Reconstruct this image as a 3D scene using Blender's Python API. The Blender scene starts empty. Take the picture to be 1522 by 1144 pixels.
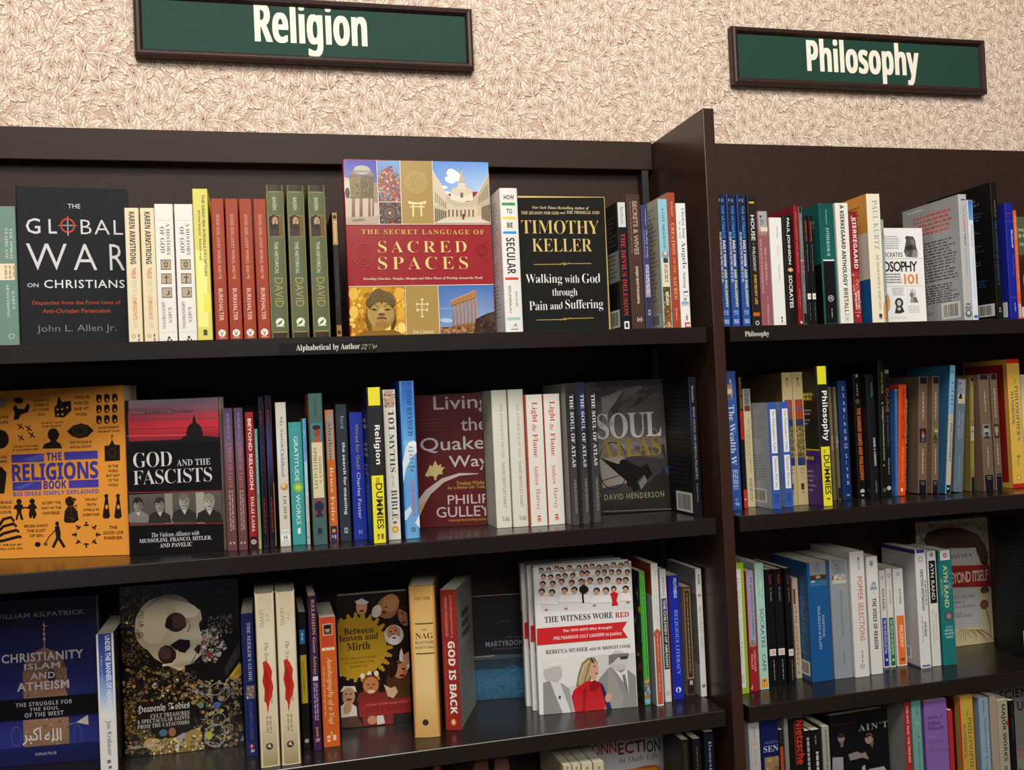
import bpy, math, random
from mathutils import Vector, Matrix
from mathutils.geometry import tessellate_polygon
R_ = math.radians
scene = bpy.context.scene
COL = scene.collection

# ------------------------------------------------------------------ camera
FPX, DIST = 1450.0, 1.4
def cam_axes(yaw, pitch, roll):
    cy, sy = math.cos(yaw), math.sin(yaw)
    f = Vector((sy*math.cos(pitch), cy*math.cos(pitch), math.sin(pitch)))
    r = Vector((cy, -sy, 0)); u = r.cross(f)
    return r*math.cos(roll)+u*math.sin(roll), -r*math.sin(roll)+u*math.cos(roll), f
CR, CU, CF = cam_axes(R_(14.3717), R_(1.1922), R_(-2.5946))
CP = Vector((0, -DIST, 0))
cam = bpy.data.objects.new('camera', bpy.data.cameras.new('camera'))
COL.objects.link(cam)
cam.data.sensor_width = 36; cam.data.lens = FPX/1522*36; cam.data.clip_start = .05
m = Matrix((CR, CU, -CF)).transposed().to_4x4(); m.translation = CP
cam.matrix_world = m
scene.camera = cam

# ------------------------------------------------------------------ world, lamps, exposure
def hexlin(h):
    if not isinstance(h, str): return h
    h = h.lstrip('#')
    if len(h) == 3: h = ''.join(c*2 for c in h)
    return tuple(((c/12.92) if c <= .04045 else ((c+.055)/1.055)**2.4) for c in (int(h[i:i+2], 16)/255 for i in (0, 2, 4)))
w = bpy.data.worlds.new('shop_ambience'); scene.world = w; w.use_nodes = True
w.node_tree.nodes['Background'].inputs[0].default_value = (1.0, .96, .92, 1)
w.node_tree.nodes['Background'].inputs[1].default_value = .075
def area(name, loc, target, sx, sy, power, col):
    l = bpy.data.lights.new(name, 'AREA'); l.shape = 'RECTANGLE'; l.size = sx; l.size_y = sy
    l.energy = power; l.color = col
    o = bpy.data.objects.new(name, l); COL.objects.link(o); o.location = loc
    o.rotation_euler = (Vector(target)-Vector(loc)).to_track_quat('-Z', 'Y').to_euler()
    return o
WARM = (1, .96, .90)
area('ceiling_lamp', (-.25, -1.75, 1.85), (.2, .1, 0), 1.5, .6, 40, WARM)
area('ceiling_lamp', (1.0, -1.95, 1.95), (.8, .1, 0), 1.2, .6, 19, WARM)
area('ceiling_lamp', (-.3, -5.4, 2.3), (.3, 0, -.2), 3.2, 1.4, 130, WARM)
area('cool_sheen_light', (-1.3, -5.2, -.35), (.1, 0, -.3), .5, .7, 3, (.5, .66, 1))  # cool light added behind the camera for bluish reflections on spines
vs = scene.view_settings
vs.view_transform = 'Standard'; vs.look = 'None'; vs.gamma = 1; vs.use_curve_mapping = False
vs.exposure = 0.12

# ------------------------------------------------------------------ pixel rays (measured on the photograph) to points in the shop
K = [0, 0, 1]
def crop(ox, oy, s): K[:] = [ox, oy, s]
def ray(x, y):
    x = K[0]+x/K[2]; y = K[1]+y/K[2]
    return CR*((x-761)/FPX)-CU*((y-572)/FPX)+CF
def at_y(x, y, Y):
    d = ray(x, y); return CP+d*((Y-CP.y)/d.y)
def at_z(x, y, Z):
    d = ray(x, y); return CP+d*((Z-CP.z)/d.z)

# ------------------------------------------------------------------ materials
def nodes(name):
    mt = bpy.data.materials.new(name); mt.use_nodes = True
    nt = mt.node_tree; return mt, nt, nt.nodes['Principled BSDF']
def ink_mat(name, rough, spec=.5, bump=0, coat=0):
    """printed paper or board: the print's own colours come from the mesh, the sheen is procedural"""
    mt, nt, b = nodes(name)
    a = nt.nodes.new('ShaderNodeAttribute'); a.attribute_name = 'ink'
    n = nt.nodes.new('ShaderNodeTexNoise'); n.inputs['Scale'].default_value = 90; n.inputs['Detail'].default_value = 3
    mr = nt.nodes.new('ShaderNodeMapRange'); mr.inputs[3].default_value = rough-.05; mr.inputs[4].default_value = rough+.07
    nt.links.new(a.outputs['Color'], b.inputs['Base Color'])
    tc = nt.nodes.new('ShaderNodeTexCoord'); nt.links.new(tc.outputs['Object'], n.inputs['Vector'])
    nt.links.new(n.outputs[0], mr.inputs[0]); nt.links.new(mr.outputs[0], b.inputs['Roughness'])
    b.inputs['Specular IOR Level'].default_value = spec
    b.inputs['Coat Weight'].default_value = coat; b.inputs['Coat Roughness'].default_value = .12
    if bump:
        bp = nt.nodes.new('ShaderNodeBump'); bp.inputs['Strength'].default_value = bump; bp.inputs['Distance'].default_value = .001
        nt.links.new(n.outputs[0], bp.inputs['Height']); nt.links.new(bp.outputs[0], b.inputs['Normal'])
    return mt
M_GLOSS = ink_mat('glossy_printed_cover', .22, .38)
M_SATIN = ink_mat('satin_printed_cover', .36, .25)
M_MATTE = ink_mat('matte_printed_cover', .6, .2)
M_SIGN = ink_mat('painted_sign_board', .6, .12)
M_WALLPAPER = ink_mat('printed_wallpaper', .8, .15, .15)
def page_mat():
    mt, nt, b = nodes('paper_page_edges')
    tc = nt.nodes.new('ShaderNodeTexCoord'); mp = nt.nodes.new('ShaderNodeMapping')
    mp.inputs['Scale'].default_value = (2600, 25, 25)
    n = nt.nodes.new('ShaderNodeTexNoise'); n.inputs['Scale'].default_value = 1; n.inputs['Detail'].default_value = 2
    cr = nt.nodes.new('ShaderNodeValToRGB')
    cr.color_ramp.elements[0].position = .3; cr.color_ramp.elements[0].color = (*hexlin('c9bda2'), 1)
    cr.color_ramp.elements[1].position = .7; cr.color_ramp.elements[1].color = (*hexlin('efe6d2'), 1)
    nt.links.new(tc.outputs['Object'], mp.inputs[0]); nt.links.new(mp.outputs[0], n.inputs['Vector'])
    nt.links.new(n.outputs[0], cr.inputs[0]); nt.links.new(cr.outputs[0], b.inputs['Base Color'])
    b.inputs['Roughness'].default_value = .85
    return mt
M_PAGES = page_mat()
def wood_mat(name, c0, c1, rough, scale, bump, spec=.5, coat=0.0):
    """dark brown lacquer with a fine fleck"""
    mt, nt, b = nodes(name)
    tc = nt.nodes.new('ShaderNodeTexCoord')
    n = nt.nodes.new('ShaderNodeTexNoise'); n.inputs['Scale'].default_value = scale; n.inputs['Detail'].default_value = 5
    n2 = nt.nodes.new('ShaderNodeTexNoise'); n2.inputs['Scale'].default_value = 5; n2.inputs['Detail'].default_value = 2
    cr = nt.nodes.new('ShaderNodeValToRGB')
    cr.color_ramp.elements[0].position = .35; cr.color_ramp.elements[0].color = (*hexlin(c0), 1)
    cr.color_ramp.elements[1].position = .75; cr.color_ramp.elements[1].color = (*hexlin(c1), 1)
    mr = nt.nodes.new('ShaderNodeMapRange'); mr.inputs[3].default_value = rough-.04; mr.inputs[4].default_value = rough+.06
    for q in (n, n2): nt.links.new(tc.outputs['Object'], q.inputs['Vector'])
    nt.links.new(n.outputs[0], cr.inputs[0]); nt.links.new(cr.outputs[0], b.inputs['Base Color'])
    nt.links.new(n2.outputs[0], mr.inputs[0]); nt.links.new(mr.outputs[0], b.inputs['Roughness'])
    bp = nt.nodes.new('ShaderNodeBump'); bp.inputs['Strength'].default_value = bump; bp.inputs['Distance'].default_value = .0006
    nt.links.new(n.outputs[0], bp.inputs['Height']); nt.links.new(bp.outputs[0], b.inputs['Normal'])
    b.inputs['Specular IOR Level'].default_value = spec
    b.inputs['Coat Weight'].default_value = coat; b.inputs['Coat Roughness'].default_value = .1
    return mt
M_SHELF = wood_mat('dark_brown_lacquered_shelf', '1a1310', '29201b', .22, 420, .06)
M_CASE = wood_mat('dark_brown_bookcase_board', '281a14', '402d23', .5, 700, .25, .2)
M_PANEL = wood_mat('dark_brown_lacquered_panel', '2d1b13', '452d22', .26, 500, .08)
M_FRAME = wood_mat('dark_brown_sign_frame', '2c1b15', '442c22', .4, 300, .2, .3)
M_METAL = wood_mat('dark_slotted_steel', '17110e', '241b17', .45, 500, .1)
def plain(name, c, rough):
    mt, nt, b = nodes(name)
    n = nt.nodes.new('ShaderNodeTexNoise'); n.inputs['Scale'].default_value = 160; n.inputs['Detail'].default_value = 6
    cr = nt.nodes.new('ShaderNodeValToRGB'); l = hexlin(c)
    cr.color_ramp.elements[0].color = (*[q*.7 for q in l], 1); cr.color_ramp.elements[1].color = (*[min(1, q*1.25) for q in l], 1)
    nt.links.new(n.outputs[0], cr.inputs[0]); nt.links.new(cr.outputs[0], b.inputs['Base Color'])
    b.inputs['Roughness'].default_value = rough
    return mt
M_CARPET = plain('brown_carpet', '5a4a3c', .95)

# ------------------------------------------------------------------ mesh building
class MB:
    def __init__(s): s.v = []; s.f = []; s.c = []
    def add(s, vs, fs, col):
        o = len(s.v); s.v += [tuple(p) for p in vs]
        c = col if isinstance(col, list) else [hexlin(col)]*len(vs)
        s.c += c; s.f += [tuple(i+o for i in f) for f in fs]
    def box(s, a, b, col='888888'):
        x0, y0, z0 = a; x1, y1, z1 = b
        P = [(x, y, z) for x in (x0, x1) for y in (y0, y1) for z in (z0, z1)]
        s.add(P, [(0, 1, 3, 2), (4, 6, 7, 5), (0, 4, 5, 1), (2, 3, 7, 6), (0, 2, 6, 4), (1, 5, 7, 3)], col)
    def prism(s, poly, z0, z1, col='888888', axis=2):
        n = len(poly)
        def q(p, z): return (p[0], p[1], z) if axis == 2 else ((z, p[0], p[1]) if axis == 0 else (p[0], z, p[1]))
        V = [q(p, z0) for p in poly]+[q(p, z1) for p in poly]
        F = [(i, (i+1) % n, (i+1) % n+n, i+n) for i in range(n)]
        tri = tessellate_polygon([[Vector((p[0], p[1], 0)) for p in poly]])
        F += [tuple(t) for t in tri]+[tuple(i+n for i in t) for t in tri]
        s.add(V, F, col)
    def build(s, name, mat, parent=None, bevel=0):
        me = bpy.data.meshes.new(name); me.from_pydata(s.v, [], s.f); me.update()
        at = me.color_attributes.new('ink', 'FLOAT_COLOR', 'POINT')
        at.data.foreach_set('color', [q for c in s.c for q in (c[0], c[1], c[2], 1.0)])
        me.materials.append(mat)
        o = bpy.data.objects.new(name, me); COL.objects.link(o)
        if parent: o.parent = parent
        if bevel:
            md = o.modifiers.new('edge', 'BEVEL'); md.width = bevel; md.segments = 2; md.limit_method = 'ANGLE'
        return o
def tag(o, label=None, cat=None, group=None, kind=None):
    if label: o['label'] = label
    if cat: o['category'] = cat
    if group: o['group'] = group
    if kind: o['kind'] = kind
    return o
def empty(name, mat, label, cat, group=None):
    o = bpy.data.objects.new(name, None); COL.objects.link(o); o.matrix_world = mat; o.empty_display_size = .02
    return tag(o, label, cat, group)

# ------------------------------------------------------------------ lettering
FONT = {'s': (0x1d400, 0x1d41a, 0x1d7ce, 0), 'l': (0x1d400, 0x1d41a, 0x1d7ce, -.005), 'L': (0x1d400, 0x1d41a, 0x1d7ce, -.014), 'i': (0x1d434, 0x1d44e, 0, 0),
        'k': (0x1d468, 0x1d482, 0x1d7ce, 0), 'f': (0x1d504, 0x1d51e, 0, .008), 'b': (0x1d5d4, 0x1d5ee, 0x1d7ec, 0),
        'q': (0x1d5d4, 0x1d5ee, 0x1d7ec, .004), 'B': (0x1d5d4, 0x1d5ee, 0x1d7ec, .012), 'c': (0x1d4d0, 0x1d4ea, 0, 0), 'n': (0, 0, 0, .006), 'm': (0, 0, 0, .022), 'o': (0, 0, 0, -.008)}
EXC = {0x1d455: 0x210e, 0x1d506: 0x212d, 0x1d50b: 0x210c, 0x1d50c: 0x2111, 0x1d515: 0x211c, 0x1d51d: 0x2128}
def styled(t, f):
    up, lo, dg, _ = FONT[f]
    o = ''
    for c in t:
        q = ord(c)
        if up and 'A' <= c <= 'Z': q = up+q-65
        elif lo and 'a' <= c <= 'z': q = lo+q-97
        elif dg and '0' <= c <= '9': q = dg+q-48
        o += chr(EXC.get(q, q))
    return o
TC = {}
_fc = bpy.data.curves.new('lettering', 'FONT'); _fo = bpy.data.objects.new('lettering', _fc)
def text_mesh(t, f, res=2, sp=1.0):
    """outline of the lettering scaled to the unit box"""
    k = (t, f, res, sp)
    if k not in TC:
        _fc.resolution_u = res; _fc.offset = FONT[f][3]; _fc.space_character = sp
        _fc.body = t if f == 'n' and ord(t[0]) > 0x2000 else styled(t, f)
        me = _fo.to_mesh()
        V = [(v.co.x, v.co.y) for v in me.vertices]; F = [tuple(p.vertices) for p in me.polygons]
        _fo.to_mesh_clear()
        if not V: V = [(0, 0), (1, 1)]; F = []
        xs = [p[0] for p in V]; ys = [p[1] for p in V]
        x0, x1, y0, y1 = min(xs), max(xs), min(ys), max(ys)
        TC[k] = ([((x-x0)/max(1e-6, x1-x0), (y-y0)/max(1e-6, y1-y0)) for x, y in V], F)
    return TC[k]
RND = random.Random(7)

# ------------------------------------------------------------------ a printed face: (u right, v down) in metres
class Face:
    EPS = .000006
    def __init__(s, mb, fn, W, H, uv=None, ncol=1):
        s.mb, s.fn, s.W, s.H, s.uvf, s.n, s.k, s.grid = mb, fn, W, H, uv, ncol, 0, False
    def eps(s): s.k += 1; return s.EPS*s.k
    def put(s, pts, faces, col, e=None):
        e = s.eps() if e is None else e
        pts = [(min(s.W, max(0, u)), min(s.H, max(0, v))) for u, v in pts]
        if s.n > 1 and not s.grid:      # lettering and little shapes; stiff little shapes stay clear of a rounded back
            top = min(s.prof(s.W*i/16) for i in range(17) if min(q[0] for q in pts)-1e-6 <= s.W*i/16 <= max(q[0] for q in pts)+1e-6) if max(q[0] for q in pts)-min(q[0] for q in pts) > s.W*.13 else None
            s.mb.add([s.fn(u, v, e+(max(0, s.prof(min(s.W, max(0, u)))-top) if top is not None else 0)) for u, v in pts], faces, col)
        else:
            s.mb.add([s.fn(u, v, e) for u, v in pts], faces, col)
    def quadgrid(s, u0, v0, u1, v1, stops, e=None):
        nx = s.n if u1-u0 > .3*s.W else max(1, s.n//2)
        P = []; C = []
        for (t, c) in stops:
            for i in range(nx+1):
                P.append((u0+(u1-u0)*i/nx, v0+(v1-v0)*t)); C.append(hexlin(c))
        F = [(j*(nx+1)+i, j*(nx+1)+i+1, (j+1)*(nx+1)+i+1, (j+1)*(nx+1)+i) for j in range(len(stops)-1) for i in range(nx)]
        s.grid = True; s.put(P, F, C, e); s.grid = False
    def poly(s, pts, col, e=None):
        if isinstance(col, list):
            C = [hexlin(c) for c in col]
        else: C = [hexlin(col)]*len(pts)
        s.put(pts, [tuple(t) for t in tessellate_polygon([[Vector((p[0], p[1], 0)) for p in pts]])], C, e)
    def ell(s, u, v, ru, rv, col, rot=0, e=None, n=18, ring=0):
        c, sn = math.cos(rot), math.sin(rot)
        def pt(k, a): return (u+k*(ru*math.cos(a)*c-rv*math.sin(a)*sn), v+k*(ru*math.cos(a)*sn+rv*math.sin(a)*c))
        A = [2*math.pi*i/n for i in range(n)]
        if ring:
            P = [pt(1, a) for a in A]+[pt(1-ring, a) for a in A]
            s.put(P, [(i, (i+1) % n, n+(i+1) % n, n+i) for i in range(n)], col, e)
        else:
            s.put([(u, v)]+[pt(1, a) for a in A], [(0, 1+i, 1+(i+1) % n) for i in range(n)], col, e)
    def line(s, pts, wd, col, e=None):
        P = []; n = len(pts)
        for i, (x, y) in enumerate(pts):
            a = pts[max(0, i-1)]; b = pts[min(n-1, i+1)]
            dx, dy = b[0]-a[0], b[1]-a[1]; L = math.hypot(dx, dy) or 1
            ww = wd[i] if isinstance(wd, (list, tuple)) else wd
            P += [(x-dy/L*ww/2, y+dx/L*ww/2), (x+dy/L*ww/2, y-dx/L*ww/2)]
        s.put(P, [(2*i, 2*i+1, 2*i+3, 2*i+2) for i in range(n-1)], col, e)
    def text(s, t, u0, v0, u1, v1, col, f='n', rot=0, res=2, sp=1.0):
        V, F = text_mesh(t, f, res, sp)
        if rot == 1:      # reads downwards, tops of the letters to the right
            P = [(u0+(u1-u0)*y, v0+(v1-v0)*x) for x, y in V]
        elif rot == 2: P = [(u1-(u1-u0)*y, v1-(v1-v0)*x) for x, y in V]
        else: P = [(u0+(u1-u0)*x, v1-(v1-v0)*y) for x, y in V]
        s.put(P, F, col)
    def words(s, u0, v0, u1, v1, rows, col, fill=.55, seed=1, ragged=.2):
        """lines of print too small to read"""
        r = random.Random(seed); e = s.eps(); lh = (v1-v0)/rows
        for i in range(rows):
            u = u0; end = u1-(u1-u0)*ragged*r.random()
            while u < end:
                L = min(end-u, (u1-u0)*r.uniform(.04, .14))
                s.put([(u, v0+lh*i), (u+L, v0+lh*i), (u+L, v0+lh*(i+fill)), (u, v0+lh*(i+fill))], [(0, 1, 2, 3)], col, e)
                u += L+(u1-u0)*.025
    def bars(s, u0, v0, u1, v1, n=22, seed=3):
        r = random.Random(seed); s.poly([(u0, v0), (u1, v0), (u1, v1), (u0, v1)], 'e8e4da'); e = s.eps()
        m = (u1-u0)*.1; u = u0+m; wd = (u1-u0-2*m)/n
        for i in range(n):
            q = wd*r.uniform(.25, .8)
            s.put([(u, v0+(v1-v0)*.12), (u+q, v0+(v1-v0)*.12), (u+q, v1-(v1-v0)*.12), (u, v1-(v1-v0)*.12)], [(0, 1, 2, 3)], '222222', e); u += wd
    def specks(s, u0, v0, u1, v1, n, size, pal, seed=1, asp=1.0):
        r = random.Random(seed); es = [s.eps() for _ in range(4)]
        for i in range(n):
            u = r.uniform(u0, u1); v = r.uniform(v0, v1); q = size*r.uniform(.5, 1.3); a = r.uniform(0, 3.1)
            s.ell(u, v, q, q*asp*r.uniform(.4, 1), r.choice(pal), a, es[i % 4], 7)

# ------------------------------------------------------------------ books
SHELF_Z = {'L1': .109, 'L2': -.190, 'L3': -.487, 'L4': -.785, 'R1': .109, 'R2': -.190, 'R3': -.487, 'R4': -.785}
BACK_Y = {'L': .222, 'R': .198}
GROUPS = {'L1': 'books on the top religion shelf', 'L2': 'books on the second religion shelf', 'L3': 'books on the third religion shelf', 'L4': 'books on the lowest religion shelf in view',
          'R1': 'books on the top philosophy shelf', 'R2': 'books on the second philosophy shelf', 'R3': 'books on the third philosophy shelf', 'R4': 'books on the lowest philosophy shelf in view'}
LAST = {}; LEAN = {}
MATS = {'g': M_GLOSS, 's': M_SATIN, 'm': M_MATTE}
DBG = []
class Book: pass
def make_book(sh, mat, T, W, H, hard, label, spine, front, back, finish='s', hero=None):
    """thing > spine, front_cover, back_cover, pages.  local x: thickness (back to front cover), y: from spine to fore-edge, z up"""
    t = .0022 if hard else .0006
    mat = Matrix.Translation((0, 0, .0005)) @ mat
    b = Book(); b.T, b.W, b.H, b.t, b.mat, b.hard = T, W, H, t, mat, hard
    root = empty('hardcover_book' if hard else 'paperback_book', mat, label, 'book', GROUPS[sh]); b.root = root
    r = min(.0012, T*.2); bul = .05*T if hard else 0.0
    inv = mat.inverted()
    def prof(x):
        u = min(1, max(0, x/T)); y = -bul*(1-(2*u-1)**2)
        dx = min(x, T-x)
        if dx < r: y += r-math.sqrt(max(0, r*r-(r-dx)**2))
        return y
    MTL = MATS[finish]
    def lray(x, y):
        d = ray(x, y); return inv @ CP, inv.to_3x3() @ d
    def uv_sp(x, y):
        o, d = lray(x, y); k = -o.y/d.y; p = o+d*k; return p.x, H-p.z
    def uv_fr(x, y):
        o, d = lray(x, y); k = (T-o.x)/d.x; p = o+d*k; return p.y, H-p.z
    # spine
    xs = sorted(set([0, r*.3, r, T-r, T-r*.3, T]+[T*i/8 for i in range(1, 8)]))
    outer = [(x, prof(x)) for x in xs]; inner = [(x, max(t, prof(x)+t)) for x in reversed(xs)]
    mb = MB(); mb.prism(outer+[(T, r+.0004)]+[(T-t, r+.0004)]+[p for p in inner if t < p[0] < T-t]+[(t, r+.0004), (0, r+.0004)], 0, H, spine[0])
    fs = Face(mb, lambda u, v, e: (u, prof(u)-e, H-v), T, H, uv_sp, 8); fs.prof = prof
    for it in spine[1]: it(fs)
    b.parts = [mb.build('spine', MTL, root)]
    # boards
    mb = MB(); mb.box((T-t, r+.0004, 0), (T, W, H), front[0])
    ff = Face(mb, lambda u, v, e: (T+e, u, H-v), W, H, uv_fr)
    for it in front[1]: it(ff)
    b.parts.append(mb.build('front_cover', MTL, root))
    mb = MB(); mb.box((0, r+.0004, 0), (t, W, H), back[0])
    fb = Face(mb, lambda u, v, e: (-e, W-u, H-v), W, H)
    for it in back[1]: it(fb)
    b.parts.append(mb.build('back_cover', MTL, root))
    o = .003 if hard else .0004
    mb = MB(); mb.box((t+.0001, r+t+.0005, o if hard else .0001), (T-t-.0001, W-o, H-o))
    b.parts.append(mb.build('pages', M_PAGES, root))
    DBG.append((root.name, label, sh, round(T, 4), round(W, 3), round(H, 3), tuple(round(q, 3) for q in mat.translation)))
    return b
def frame(P, yaw, lean, T, facing=False):
    a = R_(lean); M = Matrix.Translation(P) @ Matrix.Rotation(R_(yaw), 4, 'Z') @ Matrix.Translation((0, 0, max(0, T*math.sin(a)))) @ Matrix.Rotation(a, 4, 'Y')
    return M
def SP(sh, xl, xr, yt, yb, base, label, items=(), d=.145, hard=0, yaw=0, lean=0, Y=None, back=None, bi=(), front=None, fi=(), fin='s', snap=1):
    """a book standing with its spine to the front"""
    z = SHELF_Z[sh]; xm = (xl+xr)/2
    if Y is None:
        Y = .012 if (sh[1] in '14' or yb is None) else max(.004, at_z(xm+(yb-yt)*.04, yb, z).y)
    top = at_y(xm, yt, Y); H = top.z-z
    X0 = at_y(xl, yt, Y).x; X1 = at_y(xr, yt, Y).x; T = (X1-X0)/math.cos(R_(yaw))
    X0 -= H*math.sin(R_(lean)); H = H/math.cos(R_(lean))
    if snap and not yaw and not lean:
        p = LAST.get(sh); q = LEAN.get(sh)
        if p is None and q: p = q[0]+q[2]*math.sin(R_(q[1]))
        if p and -.012 < X0-p < .0004:
            T -= (p+.0004-X0); X0 = p+.0004
        if T < .003: T = .003
        LAST[sh] = X0+T
    else:
        p = LEAN.get(sh)
        if lean > 0 and p:
            need = p[0]+.0004+max(0, min(H, p[2])*(math.sin(R_(p[1]))-math.sin(R_(lean))))
            if X0 < need:
                if need-X0 < T*.45: T -= need-X0
                X0 = need
        LAST[sh] = None
    LEAN[sh] = (X0+T/math.cos(R_(lean)), lean, H) if not yaw else None
    d = min(d, BACK_Y[sh[0]]-Y-.004)
    b = make_book(sh, frame((X0, Y, z), yaw, lean, T), T, d, H, hard, label, (base, items), (front or base, fi), (back or base, bi), fin)
    b.sh, b.lean, b.yaw = sh, lean, yaw
    return b
def REP(b, places, labels):
    """copies of a spine-out book: (left x, top y, base y) each"""
    out = []
    for (xl, yt, yb), lab in zip(places, labels):
        z = SHELF_Z[b.sh]
        Y = .012 if (b.sh[1] in '14' or yb is None) else max(.004, at_z(xl+(yb-yt)*.04, yb, z).y)
        Y = min(Y, BACK_Y[b.sh[0]]-b.W-.004)
        X0 = at_y(xl, yt, Y).x-b.H*math.sin(R_(b.lean))
        p = LAST.get(b.sh)
        if p and -.012 < X0-p < .0004: X0 = p+.0004
        LAST[b.sh] = X0+b.T if not b.lean else None
        out.append(copy_book(b, frame((X0, Y, z), b.yaw, b.lean, b.T), lab))
    return out
def copy_book(b, mat, lab, raised=False):
    r = b.root.copy(); COL.objects.link(r); r.matrix_world = mat if raised else Matrix.Translation((0, 0, .0005)) @ mat; r['label'] = lab
    for q in b.parts:
        c = q.copy(); COL.objects.link(c); c.parent = r
    return r
def FC(sh, bl, br, ty, T, base, label, items=(), Y=None, tilt=0, hard=0, fin='s', spine=None, si=(), back=None, zup=0):
    """a book standing with its front cover to the room; bl/br: foot of the cover (or its top corners when Y is given)"""
    z = SHELF_Z[sh]+zup
    if Y is None:
        P0 = at_z(*bl, z); P1 = at_z(*br, z); tl = (bl[0]-(bl[1]-ty)*.04, ty)
    else:
        P0 = at_y(*bl, Y[0]); P1 = at_y(*br, Y[1]); tl = bl
        P0.z = P1.z = z
    yaw = math.atan2(P1.y-P0.y, P1.x-P0.x); W = math.hypot(P1.y-P0.y, P1.x-P0.x)
    a = R_(tilt); n0 = Vector((math.sin(yaw), -math.cos(yaw), 0))           # towards the room
    up = -n0*math.sin(a)+Vector((0, 0, math.cos(a)))
    n = n0*math.cos(a)+Vector((0, 0, math.sin(a)))
    d = ray(*tl); k = (P0-CP).dot(n)/d.dot(n); H = (CP+d*k-P0).dot(up)
    # local x -> n0, local y -> along the cover; origin at the back cover
    M = Matrix.Translation(P0-n0*T) @ Matrix.Rotation(yaw-math.pi/2, 4, 'Z') @ Matrix.Rotation(-a, 4, 'Y')
    b = make_book(sh, M, T, W, H, hard, label, (spine or base, si), (base, items), (back or base, ()), fin)
    b.sh, b.lean, b.yaw = sh, 0, 0
    LAST[sh] = None
    return b

# ------------------------------------------------------------------ print commands.  For spines y is measured down the photograph, u across the spine
def vy(f, y): return f.uvf(f.xm, y)[1]
def V(t, y0, y1, col, f='n', u0=.28, u1=.72, rot=1, sp=1.0):
    def go(F): F.text(t, u0*F.W, F.vv(y0), u1*F.W, F.vv(y1), col, f, rot, 2, sp)
    return go
def RB(y0, y1, *cols, u0=0.0, u1=1.0):
    def go(F):
        st = [(i/max(1, len(cols)-1), c) for i, c in enumerate(cols)] if len(cols) > 1 else [(0, cols[0]), (1, cols[0])]
        F.quadgrid(u0*F.W, F.vv(y0), u1*F.W, F.vv(y1), st)
    return go
def HT(t, y0, y1, col, f='n', u0=.15, u1=.85):
    def go(F): F.text(t, u0*F.W, F.vv(y0), u1*F.W, F.vv(y1), col, f)
    return go
def EL(y, u, ru, col, k=1.0, ring=0):
    def go(F): F.ell(u*F.W, F.vv(y), ru*F.W, ru*F.W*k, col, ring=ring)
    return go
def SL(y0, y1, rows, col, u0=.2, u1=.8, seed=1):
    """small print along the spine"""
    def go(F):
        r = random.Random(seed); e = F.eps(); uw = (u1-u0)*F.W/rows; a, b_ = F.vv(y0), F.vv(y1)
        for i in range(rows):
            v = a
            while v < b_:
                L = min(b_-v, r.uniform(.0035, .009)); u = u0*F.W+uw*(i+.2)
                F.put([(u, v), (u+uw*.6, v), (u+uw*.6, v+L), (u, v+L)], [(0, 1, 2, 3)], col, e); v += L+.0015
    return go
def SK(y0, y1, n, size, pal, seed=1, u0=0.05, u1=.95):
    def go(F): F.specks(u0*F.W, F.vv(y0), u1*F.W, F.vv(y1), n, size, pal, seed)
    return go
def SPoly(pts, col):
    def go(F): F.poly([(u*F.W, F.vv(y)) for u, y in pts], col)
    return go
def Face_vv(F, y):
    return min(F.H, max(0, F.uvf(F.xmid(), y)[1]))
def _xmid(F):
    # photograph column through the middle of the spine, in the crop in use
    if not hasattr(F, '_xm'):
        lo, hi = -400*K[2], 1900*K[2]
        lo -= K[0]*K[2]; hi -= K[0]*K[2]
        ym = (572-K[1])*K[2]
        for _ in range(40):
            md = (lo+hi)/2
            if F.uvf(md, ym)[0] < F.W/2: lo = md
            else: hi = md
        F._xm = lo
    return F._xm
Face.xmid = _xmid; Face.vv = Face_vv
# for covers facing the room every number is a photograph position
def T(t, x0, x1, yc, h, col, f='n', sp=1.0, res=2):
    def go(F):
        xm = (x0+x1)/2; u, v = F.uvf(xm, yc); s = F.uvf(xm, yc+10)[1]-v; hh = h*s/10
        ua, ub = F.uvf(x0, yc)[0], F.uvf(x1, yc)[0]
        F.text(t, ua, v-hh/2, ub, v+hh/2, col, f, 0, res, sp)
    return go
def P(pts, col):
    def go(F): F.poly([F.uvf(*p) for p in pts], col)
    return go
def Q(x0, y0, x1, y1, *cols):
    """upright panel, plain or shaded from top to bottom"""
    def go(F):
        xm, ym = (x0+x1)/2, (y0+y1)/2
        ua, ub = F.uvf(x0, ym)[0], F.uvf(x1, ym)[0]; va, vb = F.uvf(xm, y0)[1], F.uvf(xm, y1)[1]
        ua, ub = max(0, ua), min(F.W, ub); va, vb = max(0, va), min(F.H, vb)
        st = [(i/max(1, len(cols)-1), c) for i, c in enumerate(cols)] if len(cols) > 1 else [(0, cols[0]), (1, cols[0])]
        F.quadgrid(ua, va, ub, vb, st)
    return go
def E(x, y, rx, ry, col, rot=0, ring=0, n=18):
    def go(F):
        u, v = F.uvf(x, y); sx = (F.uvf(x+10, y)[0]-u)/10; sy = (F.uvf(x, y+10)[1]-v)/10
        F.ell(u, v, rx*sx, ry*sy, col, rot, None, n, ring)
    return go
def L(pts, wd, col):
    def go(F):
        s = abs(F.uvf(pts[0][0]+10, pts[0][1])[0]-F.uvf(*pts[0])[0])/10
        F.line([F.uvf(*p) for p in pts], [q*s for q in wd] if isinstance(wd, (list, tuple)) else wd*s, col)
    return go
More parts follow.
